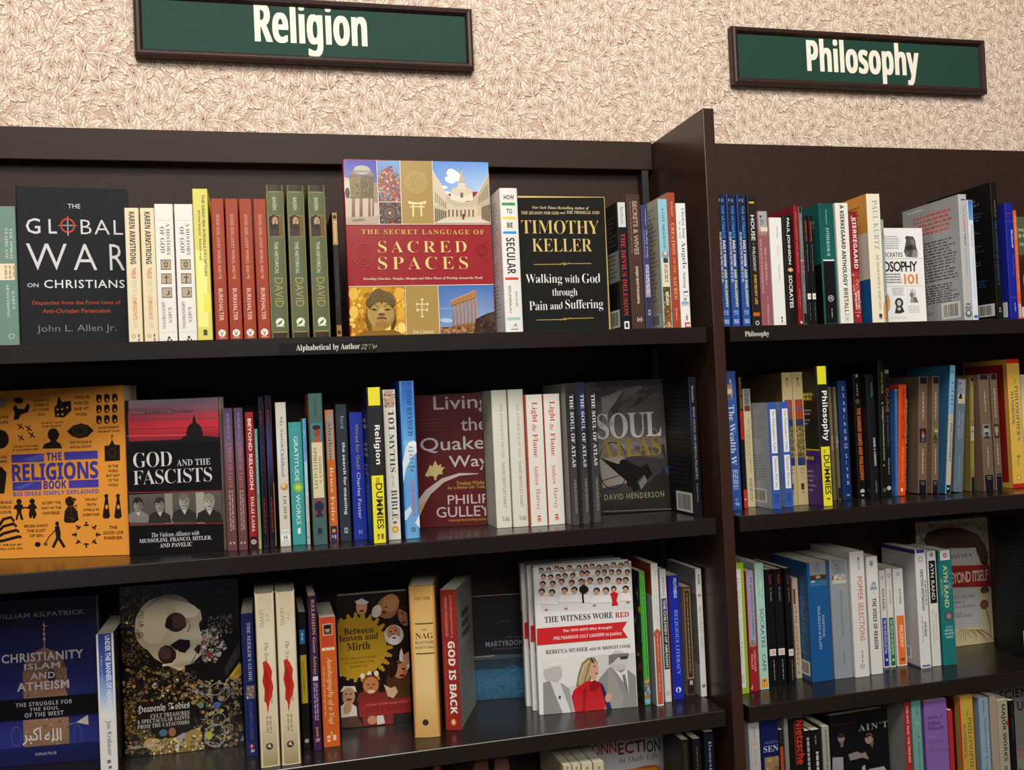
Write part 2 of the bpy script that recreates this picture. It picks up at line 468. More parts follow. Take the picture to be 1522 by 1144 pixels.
def WD(x0, y0, x1, y1, rows, col, fill=.55, seed=1, ragged=.2):
    def go(F):
        xm, ym = (x0+x1)/2, (y0+y1)/2
        F.words(F.uvf(x0, ym)[0], F.uvf(xm, y0)[1], F.uvf(x1, ym)[0], F.uvf(xm, y1)[1], rows, col, fill, seed, ragged)
    return go
def KS(x0, y0, x1, y1, n, size, pal, seed=1, asp=1.0):
    def go(F):
        xm, ym = (x0+x1)/2, (y0+y1)/2
        s = (F.uvf(x0+10, ym)[0]-F.uvf(x0, ym)[0])/10
        ua, ub = max(.001, F.uvf(x0, ym)[0]), min(F.W-.001, F.uvf(x1, ym)[0])
        va, vb = max(.001, F.uvf(xm, y0)[1]), min(F.H-.001, F.uvf(xm, y1)[1])
        F.specks(ua, va, ub, vb, n, size*s, pal, seed, asp)
    return go
# for the sides of spine-out books: fractions of the cover (u from fore-edge to spine)
def bw(u0, v0, u1, v1, rows, col, seed=1, fill=.5):
    def go(F): F.words(u0*F.W, v0*F.H, u1*F.W, v1*F.H, rows, col, fill, seed)
    return go
def bq(u0, v0, u1, v1, *cols):
    def go(F): F.quadgrid(u0*F.W, v0*F.H, u1*F.W, v1*F.H, [(i/max(1, len(cols)-1), c) for i, c in enumerate(cols)] if len(cols) > 1 else [(0, cols[0]), (1, cols[0])])
    return go
def bb(u0, v0, u1, v1):
    def go(F): F.bars(u0*F.W, v0*F.H, u1*F.W, v1*F.H)
    return go
# ------------------------------------------------------------------ the setting
FRONT, ENDX, DIV0, DIV1 = 0.0, .676, .6855, .7045
WALL_Y = .245
LX0, RX1 = -.56, 1.78
def wallpaper():
    """scrolling acanthus leaves; one repeat drawn once and laid out over the wall"""
    mb = MB(); PW, PH = .178, .205
    ground, light, mid, vein, dark = (hexlin(c) for c in ('cdb29d', 'f3e5d2', 'dcc5b0', 'c2a591', 'b79885'))
    tile = []   # (points, faces, colours, layer)
    lay = [0]
    LOBE = [(0, .10), (.16, .20), (.34, .34), (.40, .22), (.56, .36), (.64, .21), (.78, .25), (.84, .13), (1, .02)]
    def lobe(x, y, a, ln, wd, k, bend):
        def tr(t, q):
            aa = a+bend*t
            return (x+math.cos(aa)*ln*t-math.sin(aa)*wd*q, y+math.sin(aa)*ln*t+math.cos(aa)*wd*q)
        side = LOBE+[(t, -q) for t, q in reversed(LOBE[:-1])]
        for grow, kk in ((1.10, 0), (1, .3)):
            pts = [tr(.5+(t-.5)*(1+(grow-1)*.7), q*grow*(1.12 if grow > 1 else 1)) for t, q in side]; n = len(pts)
            c = tr(.42, 0)
            if grow > 1: col = [dark]*(n+1)
            else: col = [mid]+[mid if t < .2 else light for t, q in side]
            tile.append(([c]+pts, [(0, 1+i, 1+(i+1) % n) for i in range(n)], col, k+kk))
        for q0, q1, w_ in ((0, 0, .055), (.06, .26, .04), (-.06, -.26, .04)):
            P_ = [tr(.02, q0*.5), tr(.4, (q0+q1)/2), tr(.80 if q1 == 0 else .56, q1)]
            V_ = []
            for i, (px, py) in enumerate(P_):
                g, h = P_[max(0, i-1)], P_[min(2, i+1)]; dx, dy = h[0]-g[0], h[1]-g[1]; l_ = math.hypot(dx, dy) or 1; ww = wd*w_*(1, .8, .3)[i]
                V_ += [(px-dy/l_*ww, py+dx/l_*ww), (px+dy/l_*ww, py-dx/l_*ww)]
            tile.append((V_, [(0, 1, 3, 2), (2, 3, 5, 4)], [vein]*6, k+.5))
    def leaf(x, y, ang, ln, wd, curl, n):
        """midrib with n pairs of toothed lobes and one at the tip"""
        pts = []; a = ang; px, py = x, y; N = n*3
        for i in range(N+1):
            pts.append((px, py, a)); a += curl/N; px += math.cos(a)*ln/N; py += math.sin(a)*ln/N
        for j in range(n):
            t = (j+.15)/n; qx, qy, qa = pts[int(t*N)]
            env = math.sin(math.pi*(.16+.74*t))**.8
            for sg in (1, -1):
                lay[0] += 1; lobe(qx, qy, qa+sg*(.95-.45*t), wd*1.5*env, wd*1.05*env, lay[0], -sg*.35+curl*.12)
        lay[0] += 1; qx, qy, qa = pts[-3]; lobe(qx, qy, qa, wd*1.25, wd*.95, lay[0], curl*.2)
        lay[0] += 1; V_ = []
        for i, (qx, qy, qa) in enumerate(pts[:-2]):
            ww = .0016*(1-i/N)+.0004; V_ += [(qx-math.sin(qa)*ww, qy+math.cos(qa)*ww), (qx+math.sin(qa)*ww, qy-math.cos(qa)*ww)]
        F_ = [(2*i, 2*i+1, 2*i+3, 2*i+2) for i in range(len(pts)-3)]
        tile.append((V_, F_, [vein]*len(V_), lay[0]))
        tile.append(([((V_[i][0]+V_[i ^ 1][0])/2*.5+V_[i][0]*.5, (V_[i][1]+V_[i ^ 1][1])/2*.5+V_[i][1]*.5) for i in range(len(V_))], F_, [light]*len(V_), lay[0]+.3))
    rr = random.Random(11)
    cells = [(i, j) for i in range(9) for j in range(9)]; rr.shuffle(cells)
    for i, j in cells:
        leaf(PW*(i+rr.uniform(-.2, .4))/9, PH*(j+rr.uniform(-.2, .4))/9, rr.uniform(0, 6.28), rr.uniform(.032, .042), rr.uniform(.017, .021), rr.uniform(-1.5, 1.5), 2)
    for q in ((.020, .010, 1.35, .110, .024, -1.5, 5), (.060, .050, 2.5, .085, .022, -1.6, 4), (.115, .015, .9, .105, .024, 1.5, 5),
              (.150, .090, 1.9, .095, .023, 1.7, 5), (.030, .110, .5, .100, .024, 1.4, 5), (.095, .125, 2.2, .100, .024, -1.6, 5),
              (.165, .165, 3.6, .080, .021, 1.5, 4), (.070, .185, .2, .090, .022, -1.3, 4), (.128, .060, 4.4, .060, .018, 1.2, 3)):
        leaf(*q)
    mb.box((-1.6, WALL_Y, -1.5), (3, WALL_Y+.1, 2.3), ground)
    wall = tag(mb.build('wall_back', M_WALLPAPER), kind='structure')
    e0 = .000002
    pb = MB()
    for (V_, Fq, cols, k) in tile:
        for i in range(2):
            pb.add([(i*PW+p[0], -e0*(1+k), p[1]+(PH/2 if i else 0)) for p in V_], Fq, list(cols))
    o = pb.build('printed_leaf_pattern', M_WALLPAPER, wall)
    o.location = (-.85, WALL_Y, .30)
    for nm, ct, off in (('repeat_across', 9, (2*PW, 0, 0)), ('repeat_up', 4, (0, 0, PH))):
        md = o.modifiers.new(nm, 'ARRAY'); md.count = ct; md.use_relative_offset = False; md.use_constant_offset = True; md.constant_offset_displace = off
wallpaper()
fl = MB(); fl.box((-4, -6, -1.56), (5, WALL_Y, -1.5)); tag(fl.build('floor', M_CARPET), kind='structure')

def part_box(name, parent, a, b, mat=M_CASE, bevel=.0015):
    mb = MB(); mb.box(a, b); return mb.build(name, mat, parent, bevel)
def bookcase(name, label, x0, x1, fascia):
    root = empty('bookcase', Matrix.Translation((0, 0, 0)), label, 'bookcase', 'wall bookcases side by side')
    BY = .222 if fascia else .198
    part_box('back_panel', root, (x0, BY, -1.5), (x1, BY+.015, .455 if not fascia else .45))
    if fascia: part_box('header_board', root, (x0, .2, .405), (x1, .2215, .455))
    for z in (.109, -.190, -.487, -.785, -1.08, -1.38):
        lip = MB()
        lip.prism([(FRONT, z-.0245), (FRONT, z-.0015), (FRONT+.0008, z-.0004), (FRONT+.002, z), (BY-.0005, z), (BY-.0005, z-.016), (FRONT+.02, z-.016), (FRONT+.02, z-.0245)], x0+.012, x1-.0095 if fascia else x1-.01, axis=0)
        lip.build('shelf', M_SHELF, root)
    return root
left = bookcase('l', 'dark brown bookcase with a header board, left of the tall divider, under the religion sign', LX0, DIV0-.0002, True)
for y, dx in ((DIV0, DIV1), (LX0-.019, LX0-.0003)):
    part_box('side_panel', left, (y, -.006, -1.5), (dx, .2445, .452), M_PANEL, .0012)
# slotted steel standards in the back corners
for x in (.668, LX0+.004):
    mb = MB(); mb.box((x-.004, .2005, -1.45), (x+.008, .2218, .404))
    for k in range(58):
        z = -1.4+k*.031
        mb.box((x-.0015, .1995, z), (x+.0035, .2004, z+.014), '050404')
    mb.build('slotted_standard', M_METAL, left)
right = bookcase('r', 'dark brown bookcase right of the tall divider, under the philosophy sign', DIV1+.0002, RX1, False)
part_box('side_panel', right, (RX1+.0003, -.006, -1.5), (RX1+.019, .2445, .452), M_CASE, .0012)

# ------------------------------------------------------------------ signs on the wall
SIGN_Y = .222
def sign(word, x0, x1, z0, z1, label, tx0, tx1, tz0, tz1, fw=.0125):
    """thing > frame, panel; positions in metres on the wall"""
    root = empty('wall_sign', Matrix.Translation((x0, SIGN_Y, z0)), label, 'sign', 'green section signs on the wall')
    Wd, Hd = x1-x0, z1-z0; TH = WALL_Y-.0042-SIGN_Y
    fr = MB()
    prof = [(0, TH), (0, .005), (.002, .001), (.005, 0), (.009, .001), (fw, .006), (fw, TH)]   # across the moulding, depth
    def ringpt(q):
        o, dpt = q
        return [(o, dpt, o), (Wd-o, dpt, o), (Wd-o, dpt, Hd-o), (o, dpt, Hd-o)]
    V_ = [p for q in prof for p in ringpt(q)]; n = len(prof)
    F_ = [(a*4+i, a*4+(i+1) % 4, ((a+1) % n)*4+(i+1) % 4, ((a+1) % n)*4+i) for a in range(n) for i in range(4)]
    fr.add(V_, F_, '3a2820'); fr.build('frame', M_FRAME, root)
    pn = MB(); pn.box((fw-.001, .0075, fw-.001), (Wd-fw+.001, TH, Hd-fw+.001), '274539')
    F = Face(pn, lambda u, v, e: (u, .0075-e*6, Hd-v), Wd, Hd)
    lt = MB(); F.mb = lt
    for dx in (-.0013, 0, .0013):      # heavy upright strokes
        F.text(word, tx0-x0+.0013+dx, z1-tz1, tx1-x0-.0013+dx, z1-tz0, 'f4eedb', 'b', 0, 6, 1.0)
    lt.build('lettering', M_SIGN, pn.build('panel', M_SIGN, root))
    return root
crop(0, 0, 1)
def sign_at(word, l, r, t, b_, tl, tr, tt, tb, label):
    """outer edges and lettering box as measured points on the sign's plane"""
    a, c, d, e = (at_y(*q, SIGN_Y) for q in (l, r, t, b_)); f, g, h, k = (at_y(*q, SIGN_Y+.0075) for q in (tl, tr, tt, tb))
    sign(word, a.x, c.x, e.z, d.z, label, f.x, g.x, k.z, h.z)
sign_at('Religion', (198, 40), (704, 60), (690, 11), (450, 92), (378, 40), (546, 56), (460, 5), (460, 84), 'green Religion sign in a dark frame above the left bookcase')
sign_at('Philosophy', (1090.5, 80), (1467, 98), (1280, 48), (1280, 131), (1199, 85), (1366, 95), (1280, 61), (1280, 124), 'green Philosophy sign in a dark frame above the right bookcase')

# ------------------------------------------------------------------ shelf-edge labels
def edge_label(word, x0, x1, y0, y1, tx0, tx1, ty0, ty1, label, bg, torn=0):
    mb = MB(); a = at_y(x0, (y0+y1)/2, 0); b = at_y(x1, (y0+y1)/2, 0); zt = at_y((x0+x1)/2, y0, 0).z; zb = at_y((x0+x1)/2, y1, 0).z
    zt = min(zt, .1072); zb = max(zb, .0855)
    mb.box((a.x, -.0006, zb), (b.x, -.0001, zt), bg)
    F = Face(mb, lambda u, v, e: (a.x+u, -.0006-e*2, zt-v), b.x-a.x, zt-zb)
    t0 = at_y(tx0, (ty0+ty1)/2, 0); t1 = at_y(tx1, (ty0+ty1)/2, 0)
    F.text(word, t0.x-a.x, zt-at_y((tx0+tx1)/2, ty0, 0).z, t1.x-a.x, zt-at_y((tx0+tx1)/2, ty1, 0).z, 'd8d4ca', 's', 0, 3)
    if torn: F.specks(t1.x-a.x+.001, .0035, b.x-a.x, (zt-zb)*.75, 60, .0009, ['c9c4b8', '6a645c', '3a3531', 'a29c90'], 4)
    tag(mb.build('shelf_label', M_MATTE), label, 'label', 'shelf-edge labels')
edge_label('Alphabetical by Author', 414, 560, 509, 524, 440, 535, 511, 522, 'black shelf-edge label lettered Alphabetical by Author, half peeled', '100e0e', 1)
edge_label('Philosophy', 1100, 1152, 489, 503, 1107, 1143, 492, 501.5, 'small dark shelf-edge label lettered Philosophy on the right bookcase', '1a1412')
# ================================================================== top religion shelf
crop(0, 180, 3.27)
SP('L1', -28, 73, 415, 1085, '6f8b7c', 'sage green paperback at the left edge, with a cream band across its spine',
   [RB(692, 772, 'efe0bb'), V('THE SPIRAL', 520, 675, 'c3d4c6', 'l', .68, .82), V('STAIRCASE', 520, 670, 'c3d4c6', 'l', .46, .60), V('KAREN', 825, 915, 'c3d4c6', 'l', .70, .84), V('ARMSTRONG', 790, 955, 'c3d4c6', 'l', .44, .58),
    SL(700, 765, 3, 'b9a47c', .35, .95), EL(1045, .62, .15, 'a5b9aa', ring=.3)], d=.13, Y=.056)
FC('L1', (76, 317), (618, 331), 317, .024, '17181c', 'black hardcover facing out, lettered WAR in large white capitals with a red gunsight',
   [T('THE', 329, 390, 413, 22, 'c9c9c9'), T('G', 125, 196, 509, 76, 'd4d2d0'), T('L', 236, 276, 511, 70, 'd4d2d0'),
    E(329, 507, 36, 36, 'd4442c', ring=.2), L([(282, 507), (300, 507)], 5, 'd4442c'), L([(358, 507), (374, 507)], 5, 'd4442c'), L([(329, 462), (329, 476)], 5, 'd4442c'),
    L([(329, 480), (330, 535)], 7, '8d9096'), L([(303, 506), (356, 507)], 7, '8d9096'), L([(331, 540), (331, 556)], 5, 'b9b9b9'),
    T('BAL', 392, 597, 515, 70, 'd4d2d0', 'o', 1.15), T('W', 128, 326, 659, 128, 'd4d2d0', 'o'), T('A', 357, 471, 660, 126, 'd4d2d0', 'o'), T('R', 533, 605, 661, 126, 'd4d2d0', 'o'),
    T('ON', 133, 187, 797, 20, 'd4d2d0'), T('CHRISTIANS', 214, 606, 791, 40, 'dededc', 'n', 1.1),
    T('Dispatches from the Front Lines of', 157, 586, 884, 24, 'b8452f', 'n'), T('Anti-Christian Persecution', 208, 537, 921, 21, 'b8452f', 'n'),
    T('John L. Allen Jr.', 180, 567, 1010, 42, '7d7f84', 'o')], Y=(.055, .068), hard=1, fin='m')
k1 = SP('L1', 603, 672, 423, 1075, 'ead9b4', 'thin cream paperback with black and red spine letters, beside the black WAR cover',
   [V('KAREN ARMSTRONG', 440, 695, '3b332c', 'B', .30, .72), V('TWELVE', 712, 765, 'c9533f', 'm', .36, .66), V('STEPS TO A', 770, 850, 'b0a48c', 'o', .36, .66), V('COMPASSIONATE', 853, 965, 'd08a54', 'm', .36, .66), V('LIFE', 972, 1008, 'b9ae98', 'o', .36, .66),
    EL(1045, .35, .14, '8c8474', ring=.35), SL(1035, 1070, 1, '6e685c', .62, .8)], d=.13)
REP(k1, [(679, 425, 1072)], ['thin cream paperback with black and red letters, beside the three-emblem white spine'])
hg = [RB(480, 483, 'cfc8ba'), RB(1024, 1027, 'cfc8ba'), V('A HISTORY', 495, 655, '56544f', 'l', .60, .80), V('OF GOD', 513, 640, '56544f', 'l', .26, .50), V('KAREN', 905, 980, '56544f', 'l', .56, .74), V('ARMSTRONG', 875, 1010, '56544f', 'l', .22, .40)]
for yy in (672, 740, 808):
    hg += [RB(yy, yy+50, '4f463b', u0=.24, u1=.80), RB(yy+4, yy+46, 'bda98b', u0=.27, u1=.77)]
hg += [SPoly([(.52, 677), (.66, 706), (.38, 706)], '5a4b3a'), SPoly([(.52, 716), (.66, 686), (.38, 686)], '5a4b3a'), SPoly([(.52, 684), (.60, 702), (.44, 702)], 'bda98b'),
       RB(746, 786, '4a4036', u0=.49, u1=.55), RB(757, 762, '4a4036', u0=.38, u1=.66), EL(833, .54, .15, '4a4036'), EL(831, .47, .14, 'bda98b'), EL(1052, .55, .08, '46423c', 1.0), SL(1060, 1072, 2, '46423c', .4, .75)]
h1 = SP('L1', 741, 838, 404, 1075, 'ece7dd', 'white paperback with three square emblems on its spine, left one of the pair', hg, d=.135)
REP(h1, [(845, 404, 1072)], ['white paperback with three square emblems on its spine, right one of the pair'])
crop(280, 220, 3.69)
SP('L1', 20, 103, 225, 1058, 'dfd468', 'tall bright yellow paperback with a curled cover, left of four brick red books',
   [RB(560, 980, 'f4ee8c', u0=.1, u1=.75), RB(800, 900, 'eee556', u0=.5, u1=1), V('THE DEAD SEA SCROLLS DECEPTION', 255, 700, '3c3a22', 'm', .60, .78), V('Michael Baigent - Richard Leigh', 342, 615, '2b2a20', 'b', .30, .48), EL(1005, .52, .14, '4a4524'), RB(1015, 1026, '4a4524', u0=.38, u1=.66)],
   d=.14, fi=[bq(.25, .3, 1, .7, '6a2c24'), bw(.3, .1, .9, .25, 4, '8a7a30')], front='e4da52')
gg = SP('L1', 121, 192, 279, 1055, '9f3d22', 'brick red spine with white lettering, first from the left of four alike',
   [V('GOOD GOD, LOUSY WORLD, AND ME', 362, 718, 'e0a890', 'n', .34, .62), V('BURKHALTER', 770, 946, 'ecc9b6', 'n', .34, .66), EL(1014, .5, .29, 'f2e6d8'), SPoly([(.32, 1000), (.5, 1030), (.68, 992), (.5, 1018)], '2d2622'), RB(1036, 1041, 'e0a890', u0=.25, u1=.75)], d=.14)
REP(gg, [(199, 279, 1054), (276, 280, 1053), (354, 281, 1052)], ['brick red spine with white lettering, second from the left of four alike', 'brick red spine with white lettering, third from the left of four alike', 'brick red spine with white lettering, rightmost of four, beside a green spine'])
dv = [RB(203, 238, '3c2a20'), RB(1012, 1048, '3c2a20'), RB(238, 243, 'a08a4c'), RB(1006, 1012, 'a08a4c'), RB(243, 1006, 'a08a4c', u0=.03, u1=.06), RB(243, 1006, 'a08a4c', u0=.94, u1=.97),
      V('BADEN', 272, 340, 'cfc9a0', 'n', .36, .56), RB(370, 488, '9b8350', u0=.1, u1=.9), RB(374, 484, '3a2a1f', u0=.12, u1=.66), RB(374, 484, '6e5a30', u0=.66, u1=.88), EL(404, .40, .26, '24170f', 1.5), EL(404, .46, .17, 'b58c68', 1.7), EL(434, .46, .18, '2c1c12', 1.1), RB(395, 399, '2c1c12', u0=.36, u1=.44), RB(395, 399, '2c1c12', u0=.50, u1=.58), RB(400, 414, '8a6244', u0=.45, u1=.50), SPoly([(.13, 484), (.2, 445), (.6, 450), (.66, 484)], '3f2d1e'),
      V('THE HISTORICAL', 515, 690, 'cfcfae', 'n', .36, .56), V('DAVID', 712, 872, 'b3a05a', 'o', .30, .76), EL(955, .52, .24, 'eceadb'), SPoly([(.36, 962), (.66, 940), (.6, 960), (.42, 972)], '6d7350'), RB(974, 980, 'cfcfae', u0=.3, u1=.76)]
da = SP('L1', 422, 520, 204, 1048, '5f6646', 'green hardcover spine with a bearded portrait, first from the left of three alike', dv, d=.15, hard=1, front='2a1a14', fi=[bq(0, .55, 1, 1, '6d2220')])
REP(da, [(535, 205, 1046), (652, 206, 1044)], ['green hardcover spine with a bearded portrait, middle of three alike', 'green hardcover spine with a bearded portrait, rightmost of three, dark cover side showing'])
SP('L1', 783, 818, 355, 1040, '15120f', 'slim black book with tan ends on its spine, left of the big red picture cover',
   [RB(355, 530, 'b08b52'), RB(970, 1040, '9b7340'), V('Epictetus', 400, 515, 'e6d3a0', 'l', .3, .72), EL(378, .5, .32, '2c2118'), V('The Art of Living', 650, 860, '4c463e', 'l', .35, .7), EL(1010, .5, .3, '3a2a18')], d=.12, front='8c2f26', fi=[bq(0, .0, 1, .2, '9a9288'), bq(0, .7, 1, 1, 'a9792e')])
crop(490, 220, 3.69)
dom = [P([(76, 66), (255, 68), (262, 240), (80, 240)], ['4a48b0', '3a38a6', '6f74c0', '8b92c8']), P([(80, 160), (262, 200), (270, 413), (90, 413)], 'cdb9a6'),
       P([(80, 180), (112, 178), (116, 262), (84, 262)], 'd8c8b0'), E(98, 246, 13, 30, '52433a'), P([(240, 190), (262, 190), (264, 300), (242, 300)], '9b8872'),
       P([(106, 150), (244, 152), (240, 268), (116, 262)], '6f5f3a'), P([(112, 160), (170, 150), (172, 262), (120, 260)], '8a7746'), KS(115, 165, 235, 255, 60, 5, ['a8945a', '5b5236', '7a6a42', '3f3b2c'], 5),
       P([(102, 150), (130, 122), (224, 124), (248, 154), (170, 146)], '8c806e'), E(177, 120, 46, 25, 'bcb3a6'), P([(128, 122), (226, 122), (230, 134), (126, 134)], '9a8f80')]
for x, wd in ((130, 18), (172, 18), (218, 13), (238, 11)):
    dom += [P([(x-wd/2, 270), (x+wd/2, 270), (x+wd/2, 390-abs(x-170)*.12), (x-wd/2, 390-abs(x-170)*.12)], ['a58468', '8f6f56', '6a4d3c', '7b5c48']), ]
dom += [P([(110, 264), (246, 266), (246, 276), (112, 276)], '7d6246'), P([(92, 380), (268, 372), (271, 413), (92, 413)], 'b9a493'), P([(120, 392), (180, 384), (200, 398), (130, 406)], '8f7c6e')]
tower = [P([(260, 69), (383, 70), (389, 294), (271, 294)], ['6f9bd2', '7da7d8', '8f7a6a', '8a6a5c']), P([(272, 294), (262, 170), (290, 120), (330, 96), (352, 130), (380, 190), (388, 294)], '9a5c4a'),
         KS(268, 130, 386, 290, 230, 6, ['c2523e', '6f8fb4', 'd8a890', '4f6a5c', '8a3a30', 'd9c4a8', '3f5580'], 9), P([(316, 130), (324, 98), (340, 98), (348, 130)], '7d4034'), KS(316, 100, 346, 140, 20, 4, ['c77', '86a', 'dcb'], 3)]
mand = [P([(274, 299), (390, 299), (394, 415), (276, 415)], '4a3c38'), KS(276, 302, 390, 412, 120, 6, ['b24a38', '54645a', '8a8a80', '2f3a44', '6a2c28', '9aa49a'], 12), E(330, 356, 44, 44, '7a6250'), E(330, 356, 40, 40, '55382f'), E(330, 356, 30, 30, '6d7366', ring=.25), E(330, 356, 18, 18, 'a05a42', ring=.3), E(330, 356, 7, 7, 'd0c8b8')]
gold1 = [P([(385, 70), (559, 71), (571, 415), (396, 415)], 'ad8f4e')] + [E(474, 186, r_, r_, 'c6ad74', ring=.05) for r_ in (60, 50, 36, 27)] + [P([(474, 205), (456, 172), (492, 172)], 'c6ad74'), P([(474, 199), (461, 175), (487, 175)], 'ad8f4e')] + \
    [E(474+48*math.cos(a_*.785), 186+48*math.sin(a_*.785), 14, 14, 'c6ad74', ring=.12) for a_ in range(8)] + \
    [P([(428, 290), (478, 299), (532, 290), (526, 306), (478, 309), (434, 306)], 'ead9a8'), P([(440, 318), (522, 318), (522, 325), (440, 325)], 'ead9a8'), P([(453, 306), (461, 306), (463, 376), (454, 376)], 'ead9a8'), P([(497, 306), (505, 306), (508, 375), (499, 375)], 'ead9a8')]
court = [P([(563, 70), (868, 72), (874, 240), (568, 240)], ['5f8fd8', '6fa0e2', 'b9d2ee', '86abe0']), E(682, 150, 44, 28, 'f4f6f8', .5), E(660, 175, 30, 18, 'eef2f6', .3), E(625, 215, 22, 9, 'e4ecf4'), E(645, 245, 18, 8, 'e4ecf4'), E(665, 122, 16, 9, 'e8eef6'),
         P([(572, 412), (566, 130), (640, 252), (700, 300), (760, 300), (800, 262), (872, 140), (884, 412)], 'cbb898'), P([(566, 130), (640, 252), (636, 300), (572, 320)], 'd9c9ac'), P([(874, 140), (812, 260), (806, 310), (880, 330)], 'bfae92'),
         P([(576, 412), (640, 372), (735, 390), (830, 368), (884, 412)], 'ded0b8'), P([(640, 300), (700, 322), (780, 322), (806, 305), (815, 380), (735, 392), (640, 382)], 'd6c6a8')]
for i in range(6):
    court += [P([(578+i*11, 330+i*3), (585+i*11, 332+i*3), (585+i*11, 405-i*5), (578+i*11, 408-i*5)], '5c4b3c'), P([(578+i*11, 240+i*11), (584+i*11, 246+i*11), (584+i*11, 300+i*6), (578+i*11, 298+i*6)], '9c8a70'), P([(832+i*8, 325-i*3), (838+i*8, 322-i*3), (840+i*8, 392+i*3), (834+i*8, 390+i*3)], '5c4b3c'), P([(818+i*9, 268-i*14), (823+i*9, 262-i*14), (824+i*9, 300-i*5), (819+i*9, 303-i*5)], '94836a')]
court += [P([(662, 285), (664, 240), (782, 240), (786, 285), (724, 298)], 'e8dcc4'), E(724, 238, 60, 26, 'dccdb2'), P([(700, 225), (704, 190), (742, 190), (746, 225)], 'e3d5bb'), P([(706, 192), (722, 110), (738, 192)], 'c9b79c'), P([(718, 118), (721, 98), (724, 118)], '8d806e'), P([(716, 245), (732, 245), (732, 272), (716, 272)], '7d6c58')]
court += [P([(650+i*22, 338), (658+i*22, 338), (658+i*22, 376), (650+i*22, 376)], '6d5a48') for i in range(7)] + [P([(727, 362), (738, 362), (738, 392), (727, 392)], '7a3028'), L([(566, 128), (640, 252), (700, 298), (762, 298), (806, 258), (874, 138)], 4, 'efe3cc')]
bud = [P([(106, 763), (409, 759), (417, 1027), (120, 1033)], ['d79a26', 'c98a1c', 'd99c2a', 'b07a1c']), KS(110, 766, 412, 1020, 130, 13, ['e8b83c', 'b5761a', 'f0c850', '9a641a', 'd89a28', 'f5da78'], 21), E(130, 800, 26, 34, 'e9bf4c'), E(380, 800, 26, 34, 'e3b23e'), E(132, 900, 24, 36, 'eec75a'), E(392, 905, 20, 36, 'e0ae3a'), E(395, 985, 22, 30, 'f2d678'),
       P([(140, 1031), (200, 1000), (360, 998), (412, 1026)], '8a6526'), P([(200, 880), (196, 960), (212, 1000), (230, 1005), (232, 880)], '6e5226'), P([(360, 880), (366, 955), (352, 996), (336, 1000), (336, 880)], '5b4420'),
       E(282, 905, 76, 92, 'a48242'), E(270, 900, 64, 84, 'b6944e'), E(280, 850, 84, 50, '5f4c2c'), E(276, 822, 62, 44, '6d5834'), E(268, 790, 28, 20, '6d5834'), KS(205, 790, 352, 862, 260, 4, ['5f4c2c', '7d6840', '6d5834'], 33),
       E(284, 905, 64, 62, 'b29150'), P([(222, 884), (246, 880), (264, 888), (246, 892)], '3b2a14'), P([(296, 888), (318, 880), (340, 886), (316, 892)], '3b2a14'), L([(218, 868), (246, 856), (270, 876), (274, 905)], 4, '5d4420'), L([(342, 866), (318, 856), (294, 876), (292, 905)], 4, '5d4420'),
       P([(272, 872), (296, 872), (304, 914), (286, 922), (264, 914)], 'c6a662'), E(285, 912, 20, 9, '6a4f24'), E(286, 936, 27, 10, '5b3418'), E(286, 941, 24, 6, 'b07c44'), E(286, 968, 38, 18, '9c7b3e'), E(284, 846, 6, 7, '8a3a28')]
gold2 = [P([(417, 759), (591, 756), (602, 1027), (423, 1029)], 'ad8f4e'), P([(503, 828), (509, 828), (510, 926), (503, 926)], 'e2d2a2'), P([(474, 853), (538, 853), (538, 859), (474, 859)], 'e2d2a2'), P([(478, 884), (536, 884), (536, 890), (478, 890)], 'e2d2a2')] + [E(x_, y_, 5, 5, 'e2d2a2') for x_, y_ in ((503, 830), (511, 830), (476, 852), (476, 860), (537, 852), (537, 860), (480, 882), (480, 892), (535, 882), (535, 892), (504, 924), (511, 924))]
ruin = [P([(597, 756), (896, 752), (904, 960), (602, 985)], ['4770b4', '4a74b8', '92abd0', '7a96c2']), E(640, 945, 34, 12, 'b8c6dc', .1), E(640, 880, 40, 6, '7f9cc8'), P([(603, 1024), (606, 1000), (650, 985), (700, 968), (790, 955), (850, 965), (909, 980), (909, 1020)], '8a5f3c'),
        P([(662, 838), (786, 782), (800, 784), (802, 822), (668, 868)], 'b07c4e'), L([(662, 840), (798, 782)], 5, 'd09a68'), L([(668, 866), (800, 822)], 4, '6e472a')]
for i in range(7):
    x = 674+i*20; ruin.append(P([(x, 866-i*7), (x+11, 862-i*7), (x+13, 976-i*2), (x+2, 978-i*2)], ['a46e42', 'd29c68', 'b9824f', '85562f']))
ruin += [P([(800, 940), (830, 922), (868, 905), (905, 896), (910, 1018), (790, 1020)], '3c2c22'), P([(822, 940), (870, 914), (905, 905), (906, 955)], '54402f'), KS(610, 985, 800, 1018, 60, 8, ['a4754c', '6e4a30', 'b98a5e', '543722'], 8), KS(815, 925, 905, 1010, 30, 8, ['4a382a', '2c2019', '604a38'], 8)]
sep = [L([(90, 418), (888, 418)], 4, 'e8dcc8'), L([(103, 760), (903, 748)], 4, 'e8dcc8'), L([(256, 67), (273, 416)], 4, 'e8dcc8'), L([(384, 70), (396, 416)], 4, 'e8dcc8'), L([(561, 70), (573, 416)], 4, 'e8dcc8'), L([(271, 297), (391, 297)], 4, 'e8dcc8'), L([(413, 757), (421, 1030)], 4, 'e8dcc8'), L([(593, 755), (604, 1027)], 4, 'e8dcc8')]
band = [E(188, 588, r_, r_, 'b8473e', ring=.06) for r_ in (64, 48, 28, 15)] + [E(835, 560, r_, r_, '8f2a2c', ring=.1) for r_ in (30, 18)]
